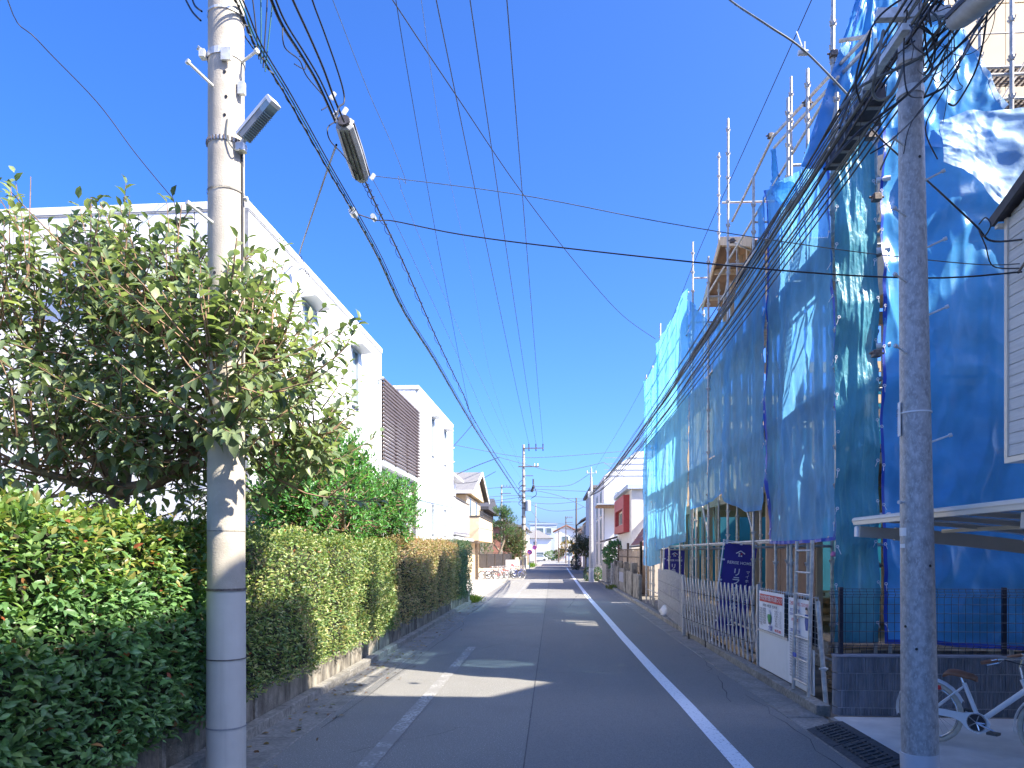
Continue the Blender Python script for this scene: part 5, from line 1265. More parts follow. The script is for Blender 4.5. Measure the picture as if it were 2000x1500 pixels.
hb(bw, 'mortar_core', (3.15,8.118,0.05),(8.2,8.215,0.695), M['mortar'])
hb(bw, 'coping', (3.115,8.098,0.702),(8.2,8.225,0.722), M['cap'])
mf = thing('mesh_fence', 'dark blue welded mesh fence on top of the block wall', 'fence', (3.2,8.16,0.72))
def zz(): return [(8.16,0.735),(8.16,0.80),(8.13,0.83),(8.16,0.86),(8.16,1.36),(8.13,1.39),(8.16,1.42),(8.16,1.455)]
g = MB(); g.tube([(3.09,y,z) for y,z in zz()],0.0028,4,cap=False); w0 = g.build('fence_wire', M['fence_blk'], mf)
for k in range(1,62):
    c = w0.copy(); lnk(c, mf); c.location = Vector((k*0.076,0,0))
for z,y in ((0.735,8.16),(0.80,8.16),(0.86,8.16),(0.98,8.16),(1.08,8.16),(1.18,8.16),(1.28,8.16),(1.36,8.16),(1.42,8.16),(1.452,8.16),(1.39,8.13),(0.83,8.13)):
    g = MB(); g.tube([(3.07,y-0.005,z),(7.8,y-0.005,z)],0.0028,4); g.build('fence_wire', M['fence_blk'], mf)
for x in (3.205,4.96,6.75):
    g = MB(); g.bev((x-0.022,8.17,0.722),(x+0.022,8.21,1.47),0.004); g.build('post', M['fence_blk'], mf)
# things seen between sheet foot and wall
lf = thing('site_foundation', 'low grey concrete strip and dirt behind the block wall', 'foundation', (4,9.6,0))
hb(lf, 'strip', (3.6,9.3,0),(8.5,9.45,0.62), M['old_wall'])

# ================================================================== CARPORT
cp = thing('carport', 'cream edged carport with a sloping tinted roof at the right edge', 'carport', (3.15,7.6,2.1))
g = MB(); g.tube([(3.15,7.68,2.185),(3.15,0.5,2.185)],0.034,10); g.bev((3.12,0.5,2.14),(3.18,7.66,2.18),0.008); g.build('gutter_beam', M['cream'], cp, smooth=False)
hb(cp, 'end_cap', (3.13,7.58,2.02),(3.18,7.66,2.13), M['white_trim'], 0.01)
def armz(x): u = (x-3.15)/3.2; return 2.10-0.19*u-0.24*u*u
def armpts(y, dz, n=9): return [(3.15+3.2*i/n, y, armz(3.15+3.2*i/n)+dz) for i in range(n+1)]
for y in (7.58,5.0,2.4):
    g = MB(); pts = armpts(y,-0.03)
    for i in range(len(pts)-1): g.beam(pts[i],pts[i+1],0.05,0.13 if i else 0.11)
    g.build('arm', M['carport_grey'], cp)
for y in (6.9,6.25,5.62,4.3,3.6):
    g = MB(); pts = armpts(y,0.05)
    for i in range(len(pts)-1): g.beam(pts[i],pts[i+1],0.03,0.035)
    g.build('rafter', M['carport_grey'], cp)
for x in (3.95,4.75,5.55): hb(cp, 'purlin', (x-0.02,0.6,armz(x)+0.015),(x+0.02,7.5,armz(x)+0.05), M['cream'])
for (y0,y1) in ((6.92,7.56),(6.27,6.88),(5.64,6.23),(4.32,5.6),(3.62,4.28),(2.0,3.58)):
    g = MB(); pts = armpts(0,0.085)
    for i in range(len(pts)-1):
        a,b = pts[i],pts[i+1]; g.quad((a[0],y0,a[2]),(b[0],y0,b[2]),(b[0],y1,b[2]),(a[0],y1,a[2]))
    g.build('roof_panel', M['poly'], cp)
for y in (7.2,2.6): hb(cp, 'post', (6.2,y-0.05,0.05),(6.3,y+0.05,1.85), M['carport_grey'])

# ================================================================== RIGHT HOUSE
rh = thing('siding_house', 'pale siding clad house whose upper storey pokes in at the right edge', 'house', (4.0,6.5,2.6))
z = 2.7
while z < 4.75:
    y1 = 6.56; y = y1; k = 0
    while y > 1.0:
        ln_ = 1.8 if (k or int(z*10)%2) else 0.9
        g = MB(); g.bev((4.0,max(y-ln_,0.9)+0.003,z),(4.02,y-0.003,z+0.096),0.004); g.build('siding_board', M['siding'], rh); y -= ln_; k += 1
    z += 0.1
hb(rh, 'wall', (4.02,0.9,2.69),(9.0,6.54,4.85), M['siding']); hb(rh, 'corner_trim', (3.985,6.54,2.69),(4.05,6.58,4.8), M['cream'])
hb(rh, 'base_trim', (3.98,0.9,2.64),(9.0,6.57,2.688), M['cream'])
hb(rh, 'lower_wall', (5.9,-3.0,0),(9.5,5.4,2.64), M['siding'])
g = MB(); pr = [(6.62,4.80),(3.4,6.05),(0.2,4.80),(0.2,4.86),(3.4,6.12),(6.62,4.86)]; g.prism(pr,'x',3.93,9.4); fixn(g.build('roof', M['roof_dk'], rh))
g = MB(); g.beam((3.915,6.64,4.80),(3.915,3.4,6.06),0.03,0.09); g.beam((3.915,3.4,6.06),(3.915,0.2,4.80),0.03,0.09); g.build('barge_board', M['roof_dk'], rh)
g = MB(); g.prism([(6.5,4.8),(3.4,6.0),(0.3,4.8)],'x',4.0,4.04); fixn(g.build('gable_wall', M['siding'], rh))
hb(rh, 'soffit', (3.94,6.585,4.74),(4.3,6.64,4.77), M['cream'])
g = MB(); g.tube([(3.99,6.2,4.28),(3.93,6.2,4.28),(3.93,6.3,4.22)],0.012,6); g.box((3.96,6.15,4.2),(3.999,6.25,4.34)); g.build('cable_bracket', M['steel_dk'], rh)

# unseen block added behind the camera, its outline shaped to shade the near road
caster_blk = thing('shadow_caster_block', 'unseen stepped block behind and right of the camera, added to cast the near road shadow', 'building', (12,-2,0))
g = MB(); g.prism([(4.9,0),(24,0),(24,14.2),(13.6,14.2),(12.6,13.0),(8.4,9.6),(4.9,9.6)],'y',5.45,-9.0)
bpy.data.objects.remove(bpy.data.objects['shadow_caster_block']) if False else None
g.v = [(x+0,y,z) for x,y,z in g.v]
fixn(g.build('wall', M['beige'], caster_blk))

# ================================================================== RIGHT, FURTHER HOUSES AND WALLS
h = thing('red_window_house', 'white stucco house with a projecting red window frame', 'house', (3.8,35,0))
hb(h, 'wall', (3.8,35,1.6),(9.5,42.4,4.95), mat('cream_stucco', (0.72,0.67,0.58), 0.9, 4, 0.07, 0.3, 60)); hb(h, 'lower_wall', (4.2,35.3,0),(9.5,42.3,1.6), M['beige'])
hb(h, 'parapet_cap', (3.55,34.8,4.95),(9.6,42.6,5.2), M['pale_blue'], 0.05)
g = MB()
for (y0,y1,z0,z1) in ((35.9,36.5,2.9,4.75),(40.6,41.2,2.9,4.75),(36.5,40.6,4.1,4.75),(36.5,40.6,2.9,3.3)): g.box((3.5,y0,z0),(3.798,y1,z1))
g.build('red_window_frame', M['red'], h)
w = win_x(h, 36.55,40.55,3.32,4.08,3.8,M['cream'],M['glass'],-1,0.08,0.1,0.02,[38.5]); w.location = -Vector(h.location)
hb(h, 'stair_wall', (3.8,35,1.2),(3.95,38,1.6), M['white_wall'])
h = thing('maroon_roof_shed', 'low house part with a steep maroon tiled roof next to the blue sheets', 'house', (4.2,31,0))
hb(h, 'wall', (4.15,31.2,0),(9.5,34.6,2.0), M['beige'])
g = MB()
for k in range(10):
    u = k/10; z = 2.25+2.3*u; x = 3.75+1.6*u
    for j in range(12): g.box((x,31.0+j*0.31,z),(x+0.26,31.0+j*0.31+0.295,z+0.03+0.0)); 
    g.add([(x-0.02,30.9,z-0.04),(x+0.18,30.9,z+0.23),(x+0.18,34.8,z+0.23),(x-0.02,34.8,z-0.04)],[(0,1,2,3)])
tag(g.build('roof_tile', M['roof_maroon'], h), kind='stuff')
g = MB(); g.prism([(3.72,2.15),(5.35,4.5),(6.9,2.15)],'y',30.92,30.96); fixn(g.build('gable', M['roof_maroon'], h))
g = MB(); g.tube([(3.72,30.85,2.15),(3.72,34.8,2.15)],0.05,8); g.tube(sm([(3.74,30.9,2.13),(3.8,30.9,1.95),(4.6,30.9,1.85)],4),0.035,6); g.build('gutter', M['frame_dk'], h)

h = thing('white_three_storey_house', 'tall white house with a mono pitch end and grey vertical window strips', 'house', (3.55,51,0))
hb(h, 'wall', (3.6,51,0),(10,63,7.3), M['white_wall'])
g = MB(); g.prism([(3.6,7.304),(5.9,9.0),(10,9.2),(10,7.304)],'y',51,63); fixn(g.build('upper_wall', M['white_wall'], h))
for k in range(4): hb(h, 'roof_seam', (3.62,50.96,7.3+k*0.42),(10,50.995,7.33+k*0.42), M['joint'])
hb(h, 'corner_joint', (3.58,50.97,0),(3.63,50.995,7.3), M['joint'])
for (y0,y1) in ((53.0,54.4),(57.5,59.0)):
    for (z0,z1) in ((1.0,2.6),(2.8,4.4),(4.6,6.4)):
        w = win_x(h, y0,y1,z0,z1,3.6,M['frame_al'],M['glass'],-1,0.1,0.06,0.02); w.location = -Vector(h.location)
w = win_y(h, 4.45,4.9,3.0,6.2,51,M['frame_al'],M['glass_frost'],-1,0.05,0.06,0.02); w.location = -Vector(h.location)
w = win_y(h, 6.2,7.3,6.2,6.6,51,M['frame_al'],M['glass'],-1,0.05,0.06,0.02); w.location = -Vector(h.location)
hb(h, 'canopy', (3.0,48.6,5.0),(6.0,51,5.12), M['soffit']); hb(h, 'canopy_edge', (2.95,48.5,5.1),(6.0,51,5.2), M['frame_al'])
h = thing('entrance_canopy', 'low dark blue grey entrance canopy beside the white houses', 'canopy', (3.4,43,2.6))
g = MB(); g.prism([(3.2,2.55),(4.6,3.0),(4.6,3.1),(3.2,2.65)],'y',43.2,49.2); fixn(g.build('roof', M['sign_blue'] if False else M['roof_dk'], h)); hb(h, 'post', (3.35,43.4,0),(3.45,43.5,2.6), M['brown_wood'])
h = thing('cream_block', 'cream and grey slab sided house beyond the tall white one', 'house', (3.7,64,0))
hb(h, 'wall', (3.7,64,0),(10,79,7.6), M['beige'])
for k in range(7): hb(h, 'pilaster', (3.55,64.3+k*2.1,0),(3.698,65.2+k*2.1,7.8), M['white_wall'])
hb(h, 'roof', (3.3,63.6,7.61),(10.3,79.4,7.85), M['roof_grey'])
h = thing('brown_eaved_house', 'house with dark eaves further along the right side', 'house', (3.9,82,0))
hb(h, 'wall', (3.9,82,0),(10,95,5.6), M['beige']); g = MB(); g.prism([(3.2,5.5),(6.9,7.6),(10.6,5.5),(10.6,5.65),(6.9,7.8),(3.2,5.65)],'y',81.4,95.6); fixn(g.build('roof', M['roof_dk'], h))
hb(h, 'balcony', (3.2,84,2.8),(3.9,92,3.9), M['white_wall'])
for y in (84.5,88): 
    w = win_x(h, y,y+1.8,4.0,5.2,3.9,M['frame_al'],M['glass'],-1,0.08,0.06,0.02); w.location = -Vector(h.location)
h = thing('dark_roof_house', 'small house with a dark hipped roof far along the right side', 'house', (3.9,100,0))
hb(h, 'wall', (4.0,100,0),(10,118,5.2), M['white_wall']); g = MB(); g.prism([(3.3,5.2),(6.9,7.0),(10.6,5.2)],'y',99.4,118.6); fixn(g.build('roof', M['roof_grey'], h))
for y in (102,106,110): 
    w = win_x(h, y,y+1.6,3.4,4.6,4.0,M['frame_dk'],M['glass'],-1,0.08,0.06,0.02); w.location = -Vector(h.location)
# walls along the right kerb
ow = thing('old_garden_wall', 'blackened old concrete garden wall with pillars past the building site', 'wall', (3.25,27.3,0))
for (a,b,z) in ((27.3,29.2,1.02),(29.6,32.0,1.08),(32.4,35.2,1.12),(35.5,37.4,1.15)):
    hb(ow, 'wall_panel', (3.22,a,0),(3.36,b,z), M['old_wall'], 0.015)
for y in (29.2,32.0,35.18,37.4): hb(ow, 'pillar', (3.16,y,0),(3.42,y+0.36,1.45), M['old_wall'], 0.02)
hb(ow, 'block_inset', (3.20,33.0,0.5),(3.215,35.0,0.95), M['cap'])
bf = thing('bamboo_fence', 'weathered brown bamboo fence above the old wall', 'fence', (3.3,28,1.1))
for k in range(46): hb(bf, 'bamboo_stick', (3.42+rnd.uniform(-.01,.01),28.0+k*0.21,1.1),(3.45,28.19+k*0.21,1.95+rnd.uniform(-.02,.04)), M['bamboo'])
for z in (1.3,1.65,1.98): hb(bf, 'rail', (3.38,28.0,z),(3.415,37.7,z+0.05), M['brown_wood'])
for y in (28.0,32.8,37.5): hb(bf, 'post', (3.36,y,0.9),(3.46,y+0.1,2.3), M['brown_wood'])
gp_ = thing('stone_gatepost', 'light grey block gatepost at the old entrance', 'gatepost', (3.1,38.2,0))
for k in range(7): hb(gp_, 'stone_block', (3.08+rnd.uniform(0,.01),38.2,k*0.19+0.005),(3.34,38.65,k*0.19+0.185), M['stone'], 0.015)
gp_ = thing('stone_gatepost', 'broad rough brick gate pillar nearest the slim steel pole', 'gatepost', (3.1,42,0))
for k in range(11):
    o = 0.2*(k%2); y = 42.0-o*0.5
    while y < 45.4: hb(gp_, 'stone_block', (3.08+rnd.uniform(0,.02),max(y,42)+0.006,k*0.13+0.004),(3.4,min(y+0.5,45.4)-0.006,k*0.13+0.126), M['stone'] if rnd.random()<0.7 else M['brick_grey'], 0.012); y += 0.5
# shrubs and trees right
def bush(name, label, c, rad, n, ll, cols, seed, cat='bush'):
    t = thing(name, label, cat, (c[0],c[1],0)); v = rng.normal(0,1,(n,3)); v /= np.linalg.norm(v,axis=1,keepdims=True)
    bump = np.array([1+0.18*noise.noise(Vector((a*2.2+seed,b*2.2,d*2.2)))*2 for a,b,d in v]); rr_ = bump*(1-np.abs(rng.normal(0,0.07,n)))
    P = np.array(c)+v*np.array(rad)*rr_[:,None]; P[:,2] = np.maximum(P[:,2],0.05)
    leaves('foliage', P, v+rng.normal(0,0.5,(n,3))+np.array([0,0,0.3]), v+rng.normal(0,0.4,(n,3))+np.array([0,0,0.8]), rng.uniform(0.7,1.2,n)*ll, np.full(n,ll*0.45), pick(cols,[1]*len(cols),n), t)
    g = MB(); g.tube([(c[0],c[1],0),(c[0]+0.03,c[1],c[2])],0.04,6); 
    for k in range(6): a=k*1.05; g.tube([(c[0],c[1],c[2]*0.6),(c[0]+rad[0]*0.6*math.cos(a),c[1]+rad[1]*0.6*math.sin(a),c[2]+rad[2]*0.3)],0.02,5)
    g.build('stem', M['bark'], t); return t
G1 = [(0.05,0.11,0.04),(0.08,0.15,0.05),(0.03,0.07,0.03)]
bush('garden_bush', 'bamboo like green bush above the old gateposts', (3.75,41.5,1.75), (0.75,1.9,0.75), 2600, 0.17, [(0.06,0.16,0.07),(0.09,0.2,0.08)], 1.0)
bush('round_bush', 'clipped round bush left of the slim steel pole', (2.35,47.2,0.45), (0.32,0.4,0.5), 900, 0.09, G1, 2.0)
bush('round_bush', 'pair of low round bushes right of the slim steel pole', (2.95,47.6,0.42), (0.3,0.7,0.45), 900, 0.09, G1, 3.0)
bush('round_bush', 'clipped ball bush by the small tree further down', (2.5,78,0.75), (0.5,0.6,0.75), 900, 0.14, [(0.03,0.06,0.04)], 4.0)
bb_ = (2.95,66,0)
tree('street_garden_tree', 'small broad leaved tree leaning over the right kerb', bb_, [([bb_,(3.0,66,1.2),(2.8,66,2.2),(2.3,66,3.0)],0.1,0.03),([(3.0,66,1.3),(3.3,66,2.4)],0.06,0.02)],
     [((2.5,66,2.7),(0.75,1.3,0.9),0,3),((3.1,66,2.3),(0.7,1.1,0.8),0,2),((1.9,66,2.1),(0.5,0.9,0.5),0,1)], 360, 8, 0.2, 0.45, [(0.05,0.08,0.04),(0.08,0.12,0.06),(0.16,0.17,0.07)], [3,2,1], 0, up=0.2, droop=0.4, twig_len=(0.25,0.5), seed=31)
bb_ = (1.0,150,0)
# ---- far end of the street
def far_house(label, x0, x1, y, z, wm, rm, roof='flat', wins=((0.2,0.4,0.55,0.8),), depth=10):
    t = thing('far_house', label, 'house', ((x0+x1)/2,y,0))
    hb(t, 'wall', (x0,y,0),(x1,y+depth,z), wm); w_ = x1-x0
    if roof == 'flat': hb(t, 'roof', (x0-0.2,y-0.2,z),(x1+0.2,y+depth,z+0.25), rm)
    elif roof == 'gable':
        g = MB(); g.prism([(x0-0.5,z),((x0+x1)/2,z+w_*0.28),(x1+0.5,z),(x1+0.5,z+0.2),((x0+x1)/2,z+w_*0.28+0.25),(x0-0.5,z+0.2)],'y',y-0.6,y+depth); fixn(g.build('roof', rm, t))
        g = MB(); g.prism([(x0,z+0.003),(x1,z+0.003),((x0+x1)/2,z+w_*0.26)],'y',y,y+0.3); fixn(g.build('gable', wm, t))
    elif roof == 'hip':
        g = MB(); a=(x0-0.6,y-0.6,z); b=(x1+0.6,y-0.6,z); c=(x1+0.6,y+depth,z); d=(x0-0.6,y+depth,z); e=((x0+x1)/2-w_*0.15,y+depth*0.4,z+2.0); f=((x0+x1)/2+w_*0.15,y+depth*0.4,z+2.0)
        g.add([a,b,c,d,e,f],[(0,1,5,4),(1,2,5),(2,3,4,5),(3,0,4),(3,2,1,0)]); g.build('roof', rm, t)
    for (a,b,c,d) in wins:
        w = win_y(t, x0+w_*a, x0+w_*b, z*c, z*d, y, M['frame_al'], M['glass'], -1, 0.1, 0.08, 0.03); w.location = -Vector(t.location)
    return t
far_house('white far house with a balcony left of the street end', -9.0, -0.5, 172, 5.4, M['white_wall'], M['roof_grey'], 'hip', ((0.2,0.32,0.58,0.85),(0.5,0.62,0.58,0.85),(0.15,0.3,0.1,0.4),(0.55,0.8,0.05,0.38)))
t = far_house('pale blue flat roofed far house behind the white ones', -6.0, 1.0, 190, 9.4, M['pale_blue'], M['pale_blue'], 'flat', ((0.2,0.5,0.75,0.9),(0.6,0.8,0.75,0.9)))
far_house('white far house with an orange gable in the middle of the street end', 0.5, 6.0, 176, 7.0, M['white_wall'], M['brickred'], 'gable', ((0.3,0.6,0.62,0.85),(0.2,0.4,0.15,0.4),(0.6,0.85,0.15,0.4)))
far_house('grey roofed far house right of the orange gable', 6.5, 14.0, 184, 6.8, M['beige'], M['roof_grey'], 'gable', ((0.2,0.4,0.6,0.85),(0.6,0.8,0.6,0.85)))
far_house('white boxy far house at the right of the street end', 14.5, 24.0, 178, 7.5, M['white_wall'], M['roof_grey'], 'flat', ((0.2,0.4,0.6,0.85),(0.6,0.8,0.6,0.85)))
far_house('low white far house at the far left behind the trees', -24, -10, 175, 6.5, M['white_wall'], M['roof_dk'], 'hip', ((0.2,0.4,0.6,0.85),(0.6,0.8,0.6,0.85)))
h = thing('brick_red_house', 'brick red walled house behind the far left trees', 'house', (-3.8,98,0)); hb(h,'wall',(-10,98,0),(-4.2,112,5.4),M['brickred']); hb(h,'roof',(-10.3,97.6,5.4),(-3.8,112.4,5.7),M['roof_grey'])
w = win_y(h,-6.2,-5.0,3.4,4.6,98,M['frame_al'],M['glass'],-1,0.08,0.06,0.02); w.location = -Vector(h.location)
h = thing('far_left_house', 'white house with a dark roof before the street end on the left', 'house', (-4,118,0)); hb(h,'wall',(-12,118,0),(-4.4,134,5.6),M['white_wall'])
g = MB(); g.prism([(-12.6,5.6),(-8.2,7.6),(-3.8,5.6)],'y',117.4,134.6); fixn(g.build('roof', M['roof_grey'], h))
for a in (-6.4,-9.0): w = win_y(h,a,a+1.3,3.4,4.8,118,M['frame_al'],M['glass'],-1,0.08,0.06,0.02); w.location = -Vector(h.location)
ew = thing('end_wall', 'pale boundary wall facing the street end', 'wall', (3,169,0)); 
for k in range(8): hb(ew,'wall_panel',(0.6+k*2.5,169,0),(3.08+k*2.5,169.2,1.5),M['beige'],0.02)
bush('end_shrub', 'flat green shrub in front of the far white house', (-0.3,168.8,1.3),(1.8,0.7,0.9),700,0.35,[(0.1,0.2,0.05),(0.2,0.28,0.08)],5.0)
bush('end_shrub', 'autumn orange tree in front of the orange gabled house', (3.6,169.5,3.0),(1.9,1.0,1.6),900,0.4,[(0.3,0.2,0.06),(0.25,0.25,0.07),(0.4,0.22,0.05)],6.0,'tree')
bush('end_shrub', 'dark reddish shrub left of the autumn tree', (1.6,168.6,2.0),(1.2,0.8,0.8),500,0.35,[(0.12,0.08,0.05),(0.1,0.12,0.05)],7.0)
c = thing('parked_car', 'small silver car parked under the far white house', 'car', (-3.0,166,0))
g = MB(); g.prism([(-1.7,0.35),(1.7,0.35),(1.75,0.8),(1.1,0.95),(0.7,1.42),(-1.1,1.45),(-1.65,0.95)],'y',-0.75,0.75); fixn(g.build('body', M['car_white'], c, world=False))
g = MB(); g.prism([(0.98,0.97),(0.64,1.36),(-1.04,1.38),(-1.5,0.97)],'y',-0.76,-0.745); fixn(g.build('side_window', M['glass'], c, world=False))
for x in (-1.05,1.05): g = MB(); g.tube([(x,-0.78,0.3),(x,-0.6,0.3)],0.3,16); g.build('wheel', M['rubber'], c, world=False)
c = thing('parked_car', 'pale blue van parked at the far right kerb', 'van', (2.2,140,0))
g = MB(); g.prism([(0,0.4),(0.05,1.3),(0.25,1.95),(1.5,1.95),(1.7,1.3),(1.75,0.4)],'y',0,4.0); fixn(g.build('body', M['pale_blue'], c, world=False))
g = MB(); g.box((0.25,-0.02,1.35),(1.5,-0.002,1.85)); g.build('rear_window', M['glass'], c, world=False)
for x in (0.2,1.4): g = MB(); g.tube([(x,0.6,0.32),(x+0.2,0.6,0.32)],0.32,14); g.build('wheel', M['rubber'], c, world=False)
for x in (0.12,1.5): g = MB(); g.box((x,-0.02,0.9),(x+0.14,-0.001,1.2)); g.build('tail_light', M['red_print'], c, world=False)

# ================================================================== POLES
def ringband(p, x, y, z, r, h=0.05, m='zinc', name='band', slope=0):
    g = MB(); g.tube([(x,y,z-h/2),(x,y,z+h/2)], r+0.006, 28, cap=False); return g.build(name, M[m], p)
lp = thing('utility_pole', 'large round concrete utility pole in front of the hedge', 'utility pole', (-2.70,5.8,0))
LX, LY = -2.705, 5.8
g = MB(); g.tube([(LX,LY,0),(LX,LY,1.55)],[0.156,0.152],32); g.build('wrap_cover', M['pole_wrap'], lp, smooth=True)
g = MB(); g.tube([(LX,LY,1.5),(LX,LY,6.3),(LX,LY,10.5)],[0.150,0.141,0.12],32); g.build('shaft', M['conc_pole'], lp, smooth=True)
for z,hh,m in ((0.42,0.012,'joint'),(0.98,0.01,'steel_dk'),(1.55,0.02,'steel_dk'),(3.55,0.012,'kerb'),(2.03,0.008,'kerb'),(4.82,0.012,'kerb')): ringband(lp, LX,LY,z,0.1555 if z<1.56 else 0.1455,hh,m,'seam_band')
for z,hh in ((5.22,0.035),(5.93,0.055),(6.28,0.02)): ringband(lp, LX,LY,z,0.1425,hh,'zinc','steel_band')
g = MB(); 
for k in range(30): a=k*2*math.pi/30; g.box((LX+0.150*math.cos(a)-0.006,LY+0.150*math.sin(a)-0.006,5.205),(LX+0.150*math.cos(a)+0.006,LY+0.150*math.sin(a)+0.006,5.235))
g.build('chain_strap', M['steel_dk'], lp)
def bolt(p, pole, a, b, r=0.011):
    g = MB(); g.tube([a,b], r, 8); d = (Vector(b)-Vector(a)).normalized(); g.tube([Vector(b)-d*0.012, Vector(b)+d*0.012], r*1.9, 8); return g.build('step_bolt', M['zinc'], p)
for z in (4.55,5.66): bolt(lp, None, (LX-0.05,LY-0.13,z-0.02), (LX-0.16,LY-0.32,z+0.05))
bolt(lp, None, (LX+0.14,LY-0.02,5.9),(LX+0.3,LY-0.1,5.93)); bolt(lp, None, (LX+0.14,LY,4.78),(LX+0.17,LY,4.78)); 
g = MB(); g.tube([(LX-0.12,LY-0.07,5.93),(LX-0.18,LY-0.13,5.96)],0.018,8); g.box((LX-0.17,LY-0.13,5.89),(LX-0.125,LY-0.07,5.95)); g.box((LX+0.135,LY-0.09,5.60),(LX+0.19,LY-0.05,5.70)); g.box((LX+0.03,LY-0.165,5.83),(LX+0.11,LY-0.14,5.93)); g.build('clamp_lug', M['zinc'], lp)
for (dx,z) in ((-0.03,4.12),(0.06,5.55),(0.05,5.75),(0.05,5.4)):
    g = MB(); g.tube([(LX+dx,LY-math.sqrt(0.146**2-dx**2)+0.004,z),(LX+dx,LY-math.sqrt(0.146**2-dx**2)-0.003,z)],0.012,10); g.build('plug_hole', M['black'], lp)
g = MB(); g.tube(sm([(LX+0.142,LY-0.03,5.2),(LX+0.149,LY-0.03,4.9),(LX+0.15,LY-0.03,4.3),(LX+0.152,LY-0.03,3.2)],4),0.009,6); g.build('down_cable', M['black'], lp)
# lamp on the pole
lm = thing('street_lamp', 'boxy street lamp with a ribbed clear cover fixed to the concrete pole', 'street lamp', (LX+0.15,LY-0.06,5.2))
q0 = Vector((LX+0.17,LY-0.08,5.23)); q1 = Vector((LX+0.47,LY-0.18,5.46)); d = (q1-q0); dl = d.length; d.normalize(); sw = Vector((0,0,1)).cross(d).normalized(); upv = d.cross(sw)
if upv.z < 0: upv = -upv
def obox(g, c, a, b, w, hgt): g.beam(c+d*a, c+d*b, w, hgt, up=upv); return g
g = MB(); obox(g, q0+upv*0.03, 0.0, dl, 0.105, 0.025); obox(g, q0+upv*0.0, dl-0.02, dl+0.012, 0.11, 0.075); g.build('housing', M['white_trim'], lm)
g = MB(); obox(g, q0-upv*0.012, 0.02, dl-0.06, 0.095, 0.05); g.build('lower_cover', M['closure'], lm)
g = MB()
for k in range(14): obox(g, q0-upv*0.045, 0.03+k*0.02, 0.036+k*0.02, 0.092, 0.008)
obox(g, q0-upv*0.01, dl-0.11, dl-0.02, 0.098, 0.054); g.build('diffuser', M['glass_frost'], lm)
g = MB(); g.tube([q0-d*0.09-upv*0.03, q0+d*0.03-upv*0.02],0.02,8); g.bev(tuple(q0+Vector((-0.05,-0.03,-0.1))),tuple(q0+Vector((0.03,0.04,-0.03))),0.01); g.build('bracket', M['zinc'], lm)
g = MB(); g.tube(sm([q0-d*0.02-upv*0.05, q0+Vector((-0.03,-0.05,-0.12)), q0+Vector((-0.1,-0.06,-0.02)), q0+Vector((-0.1,-0.05,0.14))],5),0.006,5); g.build('lead_wire', M['cable_grey'], lm)

rp = thing('utility_pole', 'mottled galvanised steel pole at the driveway on the right', 'utility pole', (2.91,5.87,0))
g = MB(); g.tube([(2.915,5.87,0),(2.905,5.87,0.27)],[0.139,0.138],32); g.build('base_paint', M['pole_paint'], rp, smooth=True)
g = MB(); g.tube([(2.913,5.87,0.1),(2.84,5.87,5.43),(2.82,5.87,7.6)],[0.135,0.090,0.078],32); g.build('shaft', M['galv'], rp, smooth=True)
def rpx(z): return 2.913-0.0137*(z-0.1)
def rpr(z): return 0.135-0.00844*(z-0.1)
for i,z in enumerate((4.78,4.25,3.72,2.72,3.98,3.42,4.5,5.05)):
    x = rpx(z); s = 1 if i in (0,1,2,3) else -1
    bolt(rp, None, (x+s*rpr(z)*0.75, 5.87-rpr(z)*0.55, z), (x+s*(rpr(z)+0.09), 5.87-rpr(z)*0.9-0.02, z+0.045), 0.008)
bolt(rp, None, (rpx(2.25)-rpr(2.25)*0.9,5.85,2.25),(rpx(2.25)-rpr(2.25)-0.035,5.82,2.25),0.008)
z=2.98; ringband(rp, rpx(z),5.87,z-0.02,rpr(z)+0.002,0.012,'white_trim','tie_band')
def on_pole(name, m, az0, az1, z0, z1, off=0.006):
    g = MB(); n_=6
    for j in (0,1):
        zz_ = (z0,z1)[j]
        for i in range(n_+1):
            a = az0+(az1-az0)*i/n_; g.v.append((rpx(zz_)+(rpr(zz_)+off)*math.sin(a), 5.87-(rpr(zz_)+off)*math.cos(a), zz_))
    for i in range(n_): g.f.append((i,i+1,n_+2+i,n_+1+i))
    return g.build(name, m, rp, smooth=True)
on_pole('number_plate', M['white_print'], R(-118), R(-82), 2.78, 3.05, 0.012)
fr = frame((rpx(2.92)+(rpr(2.9)+0.02)*math.sin(R(-100)), 5.87-(rpr(2.9)+0.02)*math.cos(R(-100)), 2.98), (math.cos(R(-100)),math.sin(R(-100)),0),(0,0,1))
for k,s in enumerate(('注意','電力','5','7','区','口')): text(s, 0.03, M['black_print'], Matrix.Translation((0,0,-k*0.034))@fr, rp)
on_pole('sticker', M['white_sheet'], R(-112), R(-62), 1.985, 2.05, 0.003); on_pole('sticker', M['white_sheet'], R(-100), R(-68), 1.89, 1.922, 0.003)
for (z,a) in ((1.75,20),(1.27,-70),(1.1,-32),(4.95,10)):
    a = R(a); r_ = rpr(z); g = MB(); c0 = Vector((rpx(z)+r_*math.sin(a),5.87-r_*math.cos(a),z)); nn = Vector((math.sin(a),-math.cos(a),0)); g.tube([c0-nn*0.004,c0+nn*0.003],0.011,10); g.build('plug_hole', M['black'], rp)

